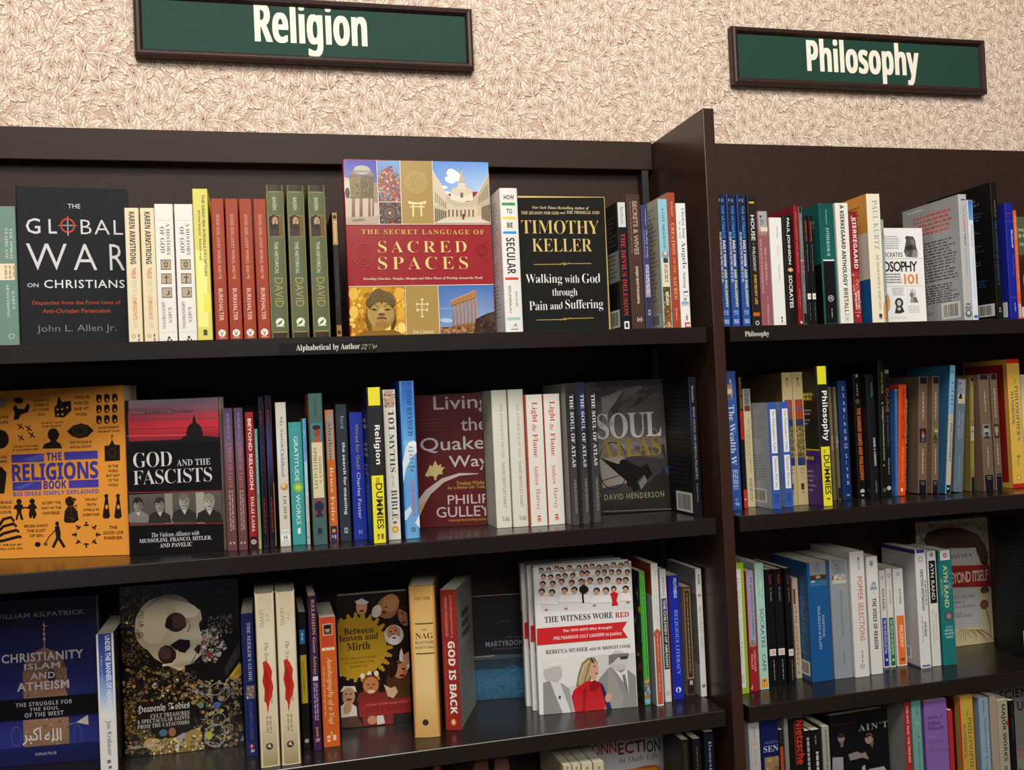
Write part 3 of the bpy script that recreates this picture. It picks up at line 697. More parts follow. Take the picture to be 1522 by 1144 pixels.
FC('L1', (72, 62), (869, 68), 62, .018, '9c262c', 'large red and gold hardcover facing out, tiled with photographs of domes, a Buddha and ruins',
   dom+tower+mand+gold1+court+bud+gold2+ruin+sep+band +
   [T('THE SECRET LANGUAGE OF', 174, 846, 461, 27, 'd6b25c', 's', 1.25), T('SACRED', 265, 750, 542, 64, 'e8cd80', 'L', 1.35), T('SPACES', 265, 757, 631, 70, 'e8cd80', 'L', 1.35),
    T('Decoding Churches, Temples, Mosques and Other Places of Worship Around the World', 183, 838, 716, 18, 'e9d4c4', 'k'), T('Jon Cannon', 455, 571, 1006, 24, 'f0e6cc', 'i')], Y=(.05, .054), hard=1, fin='g')
SP('L1', 930, 1027, 222, 1008, 'ebe7df', 'white hardcover spine with green, yellow, blue and red bars, right of the big picture cover',
   [V('HOW', 258, 284, '2f2d2b', 'n', .22, .80, rot=0), HT('HOW', 258, 284, '2f2d2b', 'm', .22, .80), RB(300, 316, '3d9a57', u0=.1, u1=.84), HT('TO', 334, 360, '2f2d2b', 'm', .34, .66), RB(377, 391, 'edd047', u0=.1, u1=.84), HT('BE', 410, 437, '2f2d2b', 'm', .34, .66), RB(457, 471, '3b8fd0', u0=.1, u1=.84),
    V('SECULAR', 492, 690, '2b2929', 'b', .24, .72), RB(709, 723, 'd8433a', u0=.1, u1=.84), V('JACQUES', 785, 868, '6b6964', 'n', .60, .74), V('BERLINERBLAU', 755, 903, '6b6964', 'n', .26, .40), RB(928, 943, 'a9c9bd', u0=.1, u1=.84), SPoly([(.36, 984), (.6, 958), (.66, 986), (.56, 972)], '8b8984'), RB(990, 996, '8b8984', u0=.3, u1=.7)][1:],
   d=.145, hard=1, fin='s', bi=[bw(.2, .08, .9, .45, 14, '9aa0a8', 4, .3), bw(.2, .5, .9, .62, 5, 'd98a80', 5, .3), bw(.2, .66, .9, .9, 9, '9aa0a8', 6, .3)])
crop(720, 160, 3.09)
FC('L1', (152, 405), (551, 403), 405, .024, '141210', 'black hardcover with a gold border facing out, gold author name in capitals above white title',
   [L([(152, 409), (551, 408)], 8, 'd9be6e'), L([(552, 405), (577, 1026)], 7, 'c7a456'), T('New York Times Bestselling Author of', 218, 480, 461, 16, 'd6c292', 'k'), T('THE REASON FOR GOD', 169, 342, 483, 14, 'd6c292', 'k'), T('and', 347, 371, 482, 12, 'd6c292', 'k'), T('THE PRODIGAL GOD', 377, 528, 481, 14, 'd6c292', 'k'),
    T('TIMOTHY', 170, 526, 548, 62, 'd8bc70', 'L', .95, 3), T('KELLER', 219, 494, 631, 58, 'd8bc70', 'L', .95, 3), L([(227, 720), (352, 718)], 3, 'b89a55'), L([(392, 716), (490, 715)], 3, 'b89a55'), L([(342, 720), (372, 712)], 4, 'b89a55'), L([(362, 722), (392, 713)], 4, 'b89a55'),
    T('Walking', 190, 357, 790, 52, 'ebe8e2', 'L', .95), T('with', 369, 436, 786, 36, 'ebe8e2', 'L', .95), T('God', 448, 532, 783, 44, 'ebe8e2', 'L', .95), T('through', 312, 427, 851, 44, 'ebe8e2', 'L', .95), T('Pain', 206, 290, 909, 42, 'ebe8e2', 'L', .95), T('and', 302, 360, 909, 34, 'ebe8e2', 'L', .95), T('Suffering', 372, 545, 907, 54, 'ebe8e2', 'L', .95),
    L([(240, 975), (360, 972)], 3, 'b89a55'), L([(395, 968), (502, 965)], 3, 'b89a55'), L([(345, 975), (375, 966)], 4, 'b89a55'), L([(365, 974), (398, 965)], 4, 'b89a55')], Y=(.035, .039), hard=1, fin='m')
SP('L1', 605, 650, 435, 1022, '17141a', 'black spine with a white top and red serif title, left of a taller brown spine',
   [RB(435, 548, 'd6d6d4'), V('Berlinski', 455, 535, '8b8a88', 'l', .35, .7), V("THE DEVIL'S DELUSION", 577, 955, 'c03a32', 's', .28, .74), RB(980, 1015, 'e8e6e0', u0=.25, u1=.75), RB(988, 1008, '17141a', u0=.38, u1=.62)], d=.145, back='141316', bi=[bq(.0, .0, .3, .9, '8f7a3c', '5f5026'), bq(.3, .38, 1, .62, '8e8e8c'), bw(.35, .1, .95, .35, 7, '46423c', 3), bw(.35, .4, .95, .6, 6, '5e5c58', 3), bb(.55, .84, .95, .98)])
SP('L1', 650, 712, 399, 1020, '4b342a', 'tall brown spine with pale lettering and a white emblem at its foot',
   [V('SECRETS & WIVES', 428, 675, 'b5998a', 'm', .42, .76), SL(430, 665, 1, '7c6356', .2, .32), V('SANJIV BHATTACHARYA', 728, 900, 'e0d4c8', 'b', .42, .64), EL(972, .58, .19, 'd8ccc0'), SPoly([(.44, 972), (.58, 952), (.72, 972), (.58, 990)], '4b342a'), EL(972, .58, .06, 'd8ccc0')], d=.15, back='5f4936')
SP('L1', 717, 748, 448, 1018, '41436b', 'slim blue and violet paperback spine right of the tall brown one',
   [RB(448, 720, '3a3c62', '45406a'), RB(720, 870, '45406a', 'a08ca6', ), RB(870, 1018, '2f3350', '3c4254'), V('Cunningham', 465, 540, 'b9bcd4', 'l', .55, .75), V('The Holy Trinity', 560, 690, 'c6c8de', 'l', .55, .78), SL(560, 690, 1, '9a8fae', .25, .38), SL(720, 860, 2, 'd0cadc', .3, .8), EL(940, .55, .2, 'c8cbe0', 2, ring=.3)], d=.14)
SP('L1', 795, 838, 421, 1016, '93c4cf', 'light blue and cream spine with a small round portrait, front cover side pale',
   [RB(690, 822, 'e4d8bb'), RB(822, 1016, '5a3d22', '8a5f30'), SK(830, 1010, 40, .0014, ['c99a4a', '3a2414', 'e2bd70', '7a4a22'], 4), V('A LIFE OBSERVED', 460, 645, '47626a', 'l', .36, .64), EL(672, .55, .36, '8d8f90'), EL(668, .55, .2, 'd0cfca'), RB(690, 712, '3a3c40', u0=.3, u1=.8), SL(720, 800, 2, '8b7d62', .35, .75), V('BRIAN', 845, 905, 'f0e6d0', 'm', .4, .7), HT('3', 985, 1006, 'e8d8a8', 's', .4, .72)], d=.145, back='c6bea8', bi=[bw(.2, .06, .95, .8, 22, '8f897c', 5), bb(.5, .88, .95, .98)])
SP('L1', 838, 873, 391, 1014, 'a5472c', 'tall rust orange spine lettered in pale capitals between light spines',
   [V('BURKERT', 430, 500, 'd99f84', 'l', .4, .68), V("CREATION", 530, 675, 'e0a98e', 'l', .32, .74), V('OF THE', 690, 760, 'd99f84', 'l', .4, .66), V('SACRED', 778, 880, 'e0a98e', 'l', .32, .74), SL(920, 975, 1, 'd99f84', .4, .6)], d=.15, back='b98872')
SP('L1', 878, 922, 440, 1013, 'eceae6', 'white spine with blue flowing title and a red square at the foot, near the divider',
   [V('Chicken Soup', 462, 600, '3b4a72', 'k', .48, .86), V('for the Soul', 520, 600, '3b4a72', 'k', .18, .40), V('Angels', 612, 738, '35476f', 'l', .30, .84), V('Among', 752, 828, '35476f', 'l', .34, .72), V('Us', 838, 886, '35476f', 'l', .34, .84), RB(890, 910, '6f93b8', 'c9d6e0'), EL(960, .6, .12, 'c9843c'), SPoly([(.5, 975), (.62, 940), (.7, 978)], 'b8742c'), RB(985, 1013, 'c83c2a', u0=.35, u1=1), RB(992, 1004, 'f0d8c8', u0=.48, u1=.9)], d=.135)

# ================================================================== top philosophy shelf
crop(1040, 260, 4.4)
ud = [RB(127, 380, '20222f', '23273e'), RB(380, 640, '23273e', '27427e'), RB(640, 988, '2b4f98', '2d559f'), SL(155, 178, 2, '6f7396', .15, .85), V('THE ULTIMATE', 200, 413, '3f8ed2', 'B', .50, .80), V('DAILY SHOW', 427, 600, 'e4e6ea', 'B', .50, .80), V('AND PHILOSOPHY', 615, 865, 'd9dc86', 'B', .50, .80),
      SL(372, 700, 2, 'b9bfd0', .14, .40), SL(885, 915, 2, '86a3d8', .2, .8), V('WILEY', 945, 962, 'dfe6f4', 'm', .22, .82, rot=0), HT('WILEY', 945, 962, 'dfe6f4', 's', .22, .82), RB(965, 970, 'b6c4e0', u0=.22, u1=.82)]
del ud[9]
u1 = SP('R1', 108, 163, 128, 990, '27427e', 'dark blue spine with a yellow and white block title, leftmost of three beside the divider', ud, d=.14)
REP(u1, [(172, 127, 988), (240, 126, 986)], ['dark blue spine with a yellow and white block title, middle of three', 'dark blue spine with a yellow and white block title, rightmost of three'])
SP('R1', 306, 365, 126, 984, '26211f', 'black spine with white and yellow capitals, right of three blue spines',
   [RB(175, 186, 'd9b73a', u0=.22, u1=.78), V('HOUSE', 262, 428, 'd4d6d6', 'm', .30, .72), V('PHILOSOPHY', 470, 630, 'b9bcbc', 'm', .34, .66), RB(442, 462, '6f7272', u0=.46, u1=.54), V('EVERYBODY LIES', 652, 845, 'd6a93a', 'm', .36, .66), RB(898, 922, 'c8622a', u0=.1, u1=.8), EL(966, .5, .22, 'c9c7c0', ring=.4)], d=.14)
SP('R1', 370, 443, 238, 984, '96585c', 'mauve pink spine with a grey top and small picture, left of a plain white spine',
   [RB(238, 340, 'a7a8aa'), EL(272, .35, .12, '55585c', 1), SL(290, 330, 2, '6e7176', .25, .6), RB(340, 400, 'c9a89a', '8d6a62'), RB(340, 368, 'e4d3c0', u0=.3, u1=1), V('RELIGIOUS EXPERIENCE', 418, 775, 'd4b0ae', 'l', .16, .32), V('THE VARIETIES', 470, 690, 'd4b0ae', 'l', .52, .70), V('of', 700, 722, 'd4b0ae', 'i', .54, .68), RB(790, 825, 'c79a98', u0=.6, u1=.64), V('William James', 845, 980, 'd4b0ae', 'l', .52, .70)], d=.13)
SP('R1', 453, 533, 280, 980, 'ece9e3', 'plain white spine with tiny grey lettering, left of a black spine',
   [V('Aristotle', 335, 410, '8c8a88', 'l', .54, .70), V('Ethics', 460, 535, 'c9a29a', 'i', .54, .72), V('Anne Jones', 585, 690, '8c8a88', 'l', .54, .70), SL(925, 960, 1, '4b4947', .55, .75), RB(965, 968, '8c8a88', u0=.5, u1=.9)], d=.135)
SP('R1', 537, 598, 265, 975, '191614', 'black spine with bold white capitals around a small orange star, right of the white spine',
   [V('PAUL JOHNSON', 282, 585, 'e6e2da', 'm', .36, .72), EL(620, .60, .22, 'c8843c'), EL(620, .60, .11, 'f0e2c0'), RB(612, 628, 'e6c89a', u0=.34, u1=.42), RB(612, 628, 'e6c89a', u0=.80, u1=.88), V('SOCRATES', 655, 870, 'e6e2da', 'm', .36, .74)], d=.13, hard=1)
SP('R1', 610, 637, 202, 975, '8f1c24', 'tall slim dark red spine rising above the black spines beside it', [V('PHILOSOPHY AND RELIGION', 240, 640, 'c7706c', 'l', .34, .68), V('JASPERS', 740, 860, 'c7706c', 'l', .34, .68), EL(962, .6, .26, 'e6ddd4')], d=.15, hard=1, back='84202a')
SP('R1', 643, 668, 210, 970, '6e6a68', 'slim grey and black spine with a tiny picture, beside the dark red spine', [RB(210, 248, '1c1a1d'), RB(248, 550, '75716c'), RB(550, 650, '8b5a62'), SK(555, 645, 16, .0012, ['b98a8c', '3d2a34', '6e4450', 'd8b8ae'], 3), RB(650, 905, '6a6866'), RB(905, 970, '1c1a1d'), SL(300, 500, 1, '9b9894', .35, .65), SL(710, 840, 1, '9b9894', .35, .65)], d=.13)
pg = [V('KIERKEGAARD', 300, 435, 'd24a26', 'm', .36, .66), V('The Sickness unto Death', 450, 628, '8f8d8c', 'l', .50, .70), RB(774, 812, 'ece8e0'), EL(793, .62, .24, 'd2502c', .8), EL(793, .62, .13, 'ece8e0', .8), SL(835, 950, 1, '6c6a69', .5, .66)]
pk = SP('R1', 676, 704, 268, 972, '151316', 'slim black spine with an orange name and a white band, left of two alike', pg, d=.13)
REP(pk, [(708, 267, 970)], ['slim black spine with orange name and white band, right of two, by the teal spine'])
SP('R1', 776, 872, 187, 968, '14564f', 'broad teal over black spine left of a bold white spine',
   [RB(187, 560, '12504f', '1a615b'), RB(552, 562, 'd8e2da'), RB(562, 968, '141314'), V('Kierkegaard', 225, 322, '9cc4ba', 'l', .42, .54), V('EITHER/OR II', 345, 530, 'b6d6cc', 'l', .42, .62), EL(806, .52, .2, 'a9a9a4', ring=.25), SL(795, 817, 2, 'a9a9a4', .4, .64), SL(872, 935, 1, 'c9c9c4', .52, .58)], d=.14, back='1a5d58', bi=[bq(0, .5, 1, 1, '141314'), bw(.2, .1, .9, .4, 8, '6fa59b', 7)])
SP('R1', 884, 968, 185, 966, 'ece8de', 'broad white spine with a heavy black capital title, right of the teal spine',
   [V('A KIERKEGAARD ANTHOLOGY', 196, 725, '1f1b18', 'B', .34, .66), V('BRETALL', 738, 900, '6f6238', 'B', .34, .66), RB(908, 914, '9b9890', u0=.3, u1=.7), EL(940, .5, .2, 'a5a29a', ring=.15), EL(940, .5, .1, 'b5b2aa')], d=.14)
SP('R1', 975, 1026, 240, 964, '8e1f26', 'red spine with bold white slanting title, between white spine and cream spine',
   [RB(630, 780, 'a93a38', 'c2504a'), RB(780, 964, '7d161c', '9a2a2e'), SK(640, 900, 60, .0016, ['5e0f16', 'd4736c', '9a2a2a', 'e0a090'], 6), V('SOREN', 265, 300, 'e0c4b8', 'b', .2, .4, rot=1), V('KIERKEGAARD', 280, 612, 'f0e2da', 'b', .34, .84), V('SPIRITUAL', 755, 880, 'eed8d0', 'B', .58, .82), V('WRITINGS', 765, 880, 'eed8d0', 'B', .24, .48), RB(895, 900, 'd88a84'), EL(920, .5, .16, 'e07a70')], d=.13)
crop(1240, 260, 4.4)
SP('R1', 207, 295, 125, 960, 'efe6cc', 'broad cream spine with blue capitals and an orange swirl, its orange and blue side showing',
   [V('PAUL KURTZ', 165, 488, '8fa5ae', 'l', .42, .80), V('THE TRANSCENDENTAL TEMPTATION', 520, 880, '6d675a', 'l', .52, .70), EL(918, .62, .13, '3f3b34'), SL(928, 942, 2, '5b564c', .5, .75), SPoly([(.86, 860), (1, 800), (1, 955), (.88, 955)], 'e2933a')], d=.15, back='e09a3f', bi=[bq(.0, .0, 1, .62, 'dd9a48', 'e3ab5c'), bq(.45, .30, 1, .70, 'ded6c2'), bq(0, .66, 1, 1, '1f5f9e'), bw(.2, .08, .9, .2, 4, 'a3682c', 8)])
SP('R1', 302, 321, 293, 955, '8f9d9a', 'thin grey green spine squeezed between the cream spine and the white illustrated cover', [RB(300, 420, 'a8b2ac', '7d8b8a'), SL(350, 420, 1, '5c6866', .3, .7), RB(790, 955, '3d5f86', '8f7a5a')], d=.06)
hd = lambda x, y, s, c, h: [E(x, y, 11*s, 14*s, c), E(x, y-8*s, 12*s, 9*s, h), P([(x-24*s, y+42*s), (x-14*s, y+16*s), (x+14*s, y+16*s), (x+26*s, y+42*s)], h)]
FC('R1', (160, 348), (573, 345), 348, .014, 'eeece8', 'white paperback facing out with engraved portraits, its title partly hidden behind the cream spine',
   [L([(160, 548), (580, 546)], 3, 'b9b6b0'), L([(160, 728), (590, 726)], 3, 'b9b6b0'), WD(322, 400, 440, 490, 6, '8b8884', .4, 2), T('SOCRATES', 305, 447, 521, 30, '77746f', 'B'),
    P([(462, 470), (470, 420), (490, 400), (515, 402), (530, 430), (535, 470), (545, 500), (540, 540), (470, 535), (455, 500)], '55524e'), E(478, 412, 14, 15, '4b4844'), P([(462, 470), (500, 455), (520, 480), (480, 500)], '33302d'), P([(495, 420), (522, 425), (528, 460), (505, 450)], '7b7873'), P([(468, 498), (490, 500), (482, 535), (466, 532)], '6d6a66'), P([(515, 490), (545, 492), (545, 538), (505, 540)], '8d8a85'),
    T('PHILOSOPHY', 205, 544, 599, 70, '2a2826', 'm', .85), T('101', 456, 547, 680, 68, 'e38a4a', 'm', .8), WD(322, 645, 440, 715, 4, '6d6a66', .5, 12, .1),
    WD(380, 738, 462, 792, 5, '8b8884', .4, 3), E(424, 835, 27, 32, '2f2c2a'), E(424, 836, 14, 20, 'c9c5be'), P([(396, 905), (404, 860), (446, 862), (460, 895), (430, 906)], '3b3835'), P([(412, 868), (436, 868), (430, 885), (418, 884)], 'dad6cf'), E(515, 770, 19, 27, 'b5b1aa'), P([(505, 750), (515, 742), (530, 756), (528, 780)], 'd6d2cc'), E(505, 785, 12, 15, '77736d'), P([(495, 835), (500, 800), (535, 796), (552, 836)], '9d9992'), P([(515, 800), (535, 796), (548, 830), (524, 832)], '6b6862'), L([(480, 740), (482, 838)], 2, 'c9c6c0'), WD(484, 855, 570, 905, 5, 'a9a6a1', .4, 6), T('KLEINMAN', 375, 470, 933, 14, 'b9b6b0', 'o'),
    E(340, 835, 26, 66, 'e39a4a')], Y=(.088, .088), fin='m')
SP('R1', 810, 862, 128, 938, 'b9b9b9', 'light grey spine with a long pale back cover of red and black text showing',
   [RB(158, 166, '4a4a4a', u0=.3, u1=.85), V('THE BIG', 200, 285, '6b6b6b', 'o', .44, .72), V('BANG', 292, 368, 'c9604a', 'm', .44, .72), V('THEORY', 378, 470, '5a5a5a', 'm', .44, .72), V('AND PHILOSOPHY', 480, 655, '7b7b7b', 'o', .46, .70), SL(680, 810, 2, 'd9a79c', .35, .75), RB(838, 848, '5b5b5b', u0=.25, u1=.8), EL(905, .5, .42, '6b6b6b'), EL(900, .5, .2, 'c9c9c9'), RB(855, 880, '888888', u0=.1, u1=.9)], d=.15, back='a7a7a7',
   bi=[bw(.1, .03, .45, .05, 1, 'e4e4e4', 2), bw(.2, .09, .9, .27, 5, 'cf5f50', 4), bw(.14, .32, .95, .66, 14, '55555a', 5, .5), bw(.1, .68, .95, .84, 8, '4a4a50', 6, .5), bb(.62, .84, .94, .97), bw(.06, .9, .5, .93, 2, '77777a', 8)])
SP('R1', 868, 903, 165, 935, 'd9e0e8', 'thin white and blue spine right of the grey spine', [RB(165, 295, '2f6fc0', '6fa0d8'), V('Philosophical', 325, 470, '6b7a94', 'l', .35, .75), SL(510, 800, 1, 'b9c3d2', .4, .65), RB(915, 935, '4f6ea8')], d=.12)
SP('R1', 1018, 1060, 49, 930, '14130f', 'very tall black spine with dim blue lettering, a bar code on its black back cover', [SL(165, 280, 1, '6f6a55', .45, .65), V('THE MYSTERY OF EXISTENCE', 300, 720, '2f5a8c', 's', .40, .66), SPoly([(.3, 885), (.5, 860), (.7, 895), (.5, 872)], 'b9b59c'), RB(888, 896, '8b8876', u0=.3, u1=.7)], d=.165, back='121212',
   bi=[bw(.25, .1, .9, .16, 2, '4b5a68', 2), bw(.25, .2, .9, .27, 3, '27466b', 3), bw(.25, .33, .9, .36, 2, '4b5a68', 2), bw(.25, .44, .9, .5, 3, '27466b', 5), bw(.25, .56, .9, .6, 2, '4b5a68', 6), bw(.25, .7, .9, .76, 3, '27466b', 8), bb(.58, .88, .97, .97)], front='d9d6cf')
s_ = SP('R1', 1112, 1165, 185, 930, '1c2392', 'royal blue spine with a small pale sticker, near the right end of its shelf',
   [V('Machiavelli', 360, 475, 'c3c8ea', 'm', .58, .80), V('The Prince', 520, 655, '7a3f8c', 'm', .58, .80), SL(835, 895, 1, '8f96cf', .5, .7), RB(250, 254, '7a3a5c'), RB(300, 304, '7a3a5c'), RB(798, 802, '7a3a5c')], d=.13, back='1b2188', hard=1)
st = MB(); st.box((-.0006, .006, .004), (-.0001, .024, .030), 'd8d8d4'); st.build('sticker', M_MATTE, s_.root)
SP('R1', 1168, 1190, 233, 928, 'd4622c', 'thin orange spine between the royal blue spine and the olive cover', [V('THE PRINCE', 265, 420, 'f0c8a4', 'b', .36, .66), SL(440, 760, 1, 'e8a878', .4, .62), RB(840, 928, 'b9b4ac')], d=.12)
FC('R1', (1192, 275), (1480, 285), 275, .014, '515a45', 'olive green and dark red cover facing out, cut off at the picture edge',
   [T('ING', 1190, 1248, 360, 20, 'd6d2bc', 'l'), T('ER W', 1192, 1252, 398, 22, 'd6d2bc', 'l'), T('Mac', 1208, 1262, 452, 20, 'd6d2bc', 'i'), Q(1190, 520, 1480, 928, '5a1f1c', '3c1512'), E(1262, 640, 52, 120, '2f211c'), E(1276, 690, 40, 80, 'b58a6a'), Q(1190, 860, 1480, 928, 'cfc8bd')], Y=(.03, .03))
# ================================================================== second religion shelf
crop(0, 540, 3.575)
BK = '241a12'
def fig(x, y, s, a=0):
    return [E(x, y-14*s, 5*s, 6*s, BK), P([(x-7*s, y-8*s), (x+7*s, y-8*s), (x+5*s, y+6*s), (x+9*s, y+22*s), (x+4*s, y+22*s), (x, y+8*s), (x-4*s, y+22*s), (x-9*s, y+22*s), (x-5*s, y+6*s)], BK)]
rel = [P([(-20, 188), (30, 186), (30, 228), (-20, 230)], '8a7f6c'), P([(-20, 192), (26, 190), (26, 224), (-20, 226)], '9c8f80'), T('DK', 4, 24, 208, 20, 'b9b0a4', 'b'),
       E(98, 196, 26, 17, BK, .25), P([(72, 300), (78, 262), (68, 238), (82, 215), (95, 240), (128, 242), (146, 212), (160, 222), (150, 258), (110, 272), (98, 298)], BK),
       P([(288, 232), (300, 224), (376, 196), (380, 250), (340, 288), (292, 284)], BK), P([(300, 224), (310, 172), (330, 205), (366, 196), (340, 214)], BK)] + [E(x, y, 6, 6, 'e08c22') for x, y in ((306, 244), (330, 242), (308, 272), (332, 270), (358, 234))]
for i in range(3):
    for j in range(3):
        x, y = 526+i*42, 186+j*56-i*2
        rel += [P([(x-14, y-18), (x-2, y-24), (x+14, y-16), (x+15, y+12), (x+4, y+24), (x-10, y+22), (x-15, y+6)], BK), E(x+2, y+10, 6, 9, 'e08c22')]
def tw(lines, x0, x1, y, dy, h=15, c='4a3218'):
    return [T(t_, x0+(x1-x0)*(1-w_)/2, x1-(x1-x0)*(1-w_)/2, y+dy*i, h, c, 'm') for i, (t_, w_) in enumerate(lines)]
rel += tw([('BEING IN', .9), ('THERE IS', .85), ('NO OTHER', .95), ('GOD', .4)], 172, 265, 196, 25) + tw([('TWELVE', .95), ('FORCES', .85), ('ARE AT', .9), ('WORK', .7)], 388, 478, 180, 30, 17) + tw([('WE MUST UNITE', .9), ('OUR HEARTS', .8)], 210, 340, 315, 18, 10) + tw([('THE WORLD IS', .95), ('AN ILLUSION', .9)], 365, 490, 418, 24, 14) + tw([('ENLIGHTENMENT', .95), ('HAS MANY FACES', 1)], 520, 636, 340, 20, 11) + tw([('WE ARE WATCHED', 1), ('BY OUR FOREFATHERS', 1)], 68, 205, 440, 18, 10) + \
       tw([('IN THE', .7), ('WORLD', .7), ('BUT NOT', .95), ('OF THE', .7), ('WORLD', .7)], 564, 640, 545, 25, 15) + tw([('ACCEPT THE', .95), ('WAY OF THE', 1), ('UNIVERSE', .85)], 218, 326, 740, 27, 15) + tw([('THE ONLY', .8), ('TRUTH', .6), ('DWELLS IN', .95), ('EVERYONE', 1)], 442, 528, 722, 27, 14) + tw([('BRUSH AWAY', 1), ('THE DUST', .8), ('OF SIN', .55)], 130, 256, 862, 26, 16) + tw([('THE', .4), ('GOOD LIVE', 1), ('FOREVER', .9)], 548, 656, 870, 28, 17) + \
       tw([('IDEAS', 1), ('OF LIFE', 1)], -40, 45, 285, 28, 14) + tw([('THE GODS', 1), ('ARE THERE', 1)], -60, 38, 498, 24, 13) + tw([('WE BUILD', 1), ('A WORLD', .9), ('OF LOVE', .9)], -40, 66, 738, 26, 14) + tw([('WHAT WE DO BY', 1), ('DAY WILL LIVE ON', 1)], -60, 120, 964, 20, 11)
for x, y in ((108, 335), (152, 345), (112, 395), (168, 380)): rel += [L([(x-16, y-14), (x, y), (x+18, y+12)], 6, BK), L([(x-8, y+14), (x+4, y), (x+6, y-16)], 5, BK)]
rel += [E(284, 378, 30, 34, BK), P([(226, 452), (236, 428), (268, 416), (272, 396), (300, 396), (300, 412), (322, 426), (332, 450)], BK), P([(310, 372), (320, 380), (308, 388)], BK), P([(356, 360), (390, 330), (430, 318), (470, 328), (498, 356), (466, 388), (424, 398), (384, 386)], BK), E(426, 358, 40, 30, '5a3d1c', ring=.1), E(426, 358, 22, 22, '5a3d1c', ring=.15),
        E(4, 402, 44, 50, BK), P([(-40, 560), (8, 548), (36, 580), (30, 640), (24, 690), (-40, 690)], BK), P([(556, 438), (582, 434), (596, 404), (612, 432), (638, 432), (639, 514), (558, 519)], BK), E(597, 474, 20, 24, '5a3d1c', ring=.12), L([(595, 408), (594, 388)], 3, BK), E(597, 384, 5, 5, BK),
        Q(62, 481, 234, 524, '453a92', '4c43a4'), Q(342, 466, 520, 508, '453a92', '4c43a4'), T('THE', 247, 329, 493, 42, '453a92', 'B'), T('RELIGIONS', 64, 523, 572, 92, '453a92', 'B', .95, 3), Q(68, 628, 222, 672, '453a92', '4c43a4'), Q(366, 618, 525, 658, '453a92', '4c43a4'), T('BOOK', 232, 354, 643, 44, '453a92', 'B'), T('BIG IDEAS SIMPLY EXPLAINED', 70, 525, 685, 22, '6a5fae', 'b'),
        P([(118, 508), (236, 476), (234, 500), (180, 522)], '5d57b4'), P([(78, 660), (160, 632), (190, 632), (110, 670)], '5d57b4')]
rel += [E(102, 734, 14, 16, BK), P([(82, 750), (120, 748), (128, 770), (116, 772), (114, 790), (126, 828), (112, 830), (102, 795), (94, 830), (84, 830), (92, 790), (90, 775), (72, 770)], BK), E(172, 732, 14, 15, BK), P([(158, 748), (186, 746), (200, 768), (186, 772), (196, 800), (186, 822), (176, 822), (174, 802), (168, 822), (158, 820), (154, 800), (160, 772), (142, 770)], BK), L([(122, 765), (148, 765)], 6, BK),
        E(372, 732, 24, 26, BK), P([(340, 835), (346, 782), (362, 760), (392, 758), (412, 785), (419, 830), (395, 845), (350, 845)], BK), KS(345, 715, 412, 835, 36, 5, ['5a3d1c', '3f2b15'], 3)]
for x in (566, 628): rel += [E(x, 705, 9, 13, BK), P([(x-6, 716), (x+8, 716), (x+20, 812), (x+8, 822), (x-12, 822), (x-20, 812)], BK), E(x+2, 762, 8, 12, 'e08c22'), P([(x-14, 700), (x, 694), (x+14, 698), (x, 704)], BK)]
for i in range(4): rel.append(L([(-30, 900+i*16), (20, 880+i*20-(3-i)*18), (60+i*14, 858+i*20-(3-i)*14), (76+i*13, 838+i*28)], 13, BK))
rel += [E(202, 960, 15, 13, BK), E(244, 958, 11, 9, '8a5a20'), L([(238, 960), (262, 920), (296, 884)], 4, BK), E(305, 850, 10, 12, BK), P([(292, 866), (316, 862), (324, 900), (322, 925), (350, 972), (338, 978), (310, 935), (290, 978), (276, 974), (300, 925)], BK)]
for i in range(8):
    a_ = i*.785; rel += [L([(460+50*math.cos(a_), 908+46*math.sin(a_)), (460+76*math.cos(a_), 908+68*math.sin(a_))], 8, BK), L([(460+58*math.cos(a_+.25), 908+52*math.sin(a_+.25)), (460+58*math.cos(a_-.25), 908+52*math.sin(a_-.25))], 5, BK)]
ORB = FC('L2', (-88, 1042), (688, 1018), 155, .020, 'e8983a', 'large square orange cover dotted with black pictograms, RELIGIONS in purple across its middle', rel, fin='s', spine='d98618')
copy_book(ORB, Matrix.Translation((.006, .0215, 0)) @ ORB.mat, 'orange book almost hidden behind the large orange pictogram cover, its edge peeping out', True)
crop(170, 540, 3.575)
def face(x, y, s, sk, hair, coat, sh):
    return [P([(x-60*s, y+95*s), (x-52*s, y+50*s), (x-20*s, y+34*s), (x+22*s, y+34*s), (x+56*s, y+52*s), (x+64*s, y+95*s)], coat), P([(x-16*s, y+30*s), (x+18*s, y+30*s), (x+4*s, y+62*s)], 'b9b2a6'), P([(x-14*s, y+14*s), (x+15*s, y+14*s), (x+14*s, y+38*s), (x-12*s, y+38*s)], sh), E(x, y-9*s, 28*s, 35*s, hair), E(x+1*s, y+3*s, 24*s, 30*s, sk), E(x, y-24*s, 24*s, 15*s, hair), P([(x+6*s, y-24*s), (x+24*s, y-6*s), (x+20*s, y+22*s), (x+6*s, y+32*s)], sh), E(x-9*s, y-5*s, 5*s, 2.5*s, '2a2622'), E(x+10*s, y-5*s, 5*s, 2.5*s, '2a2622'), P([(x-2*s, y-3*s), (x+3*s, y-3*s), (x+5*s, y+10*s), (x-4*s, y+10*s)], sh), E(x, y+19*s, 9*s, 2.2*s, '3b332e')]
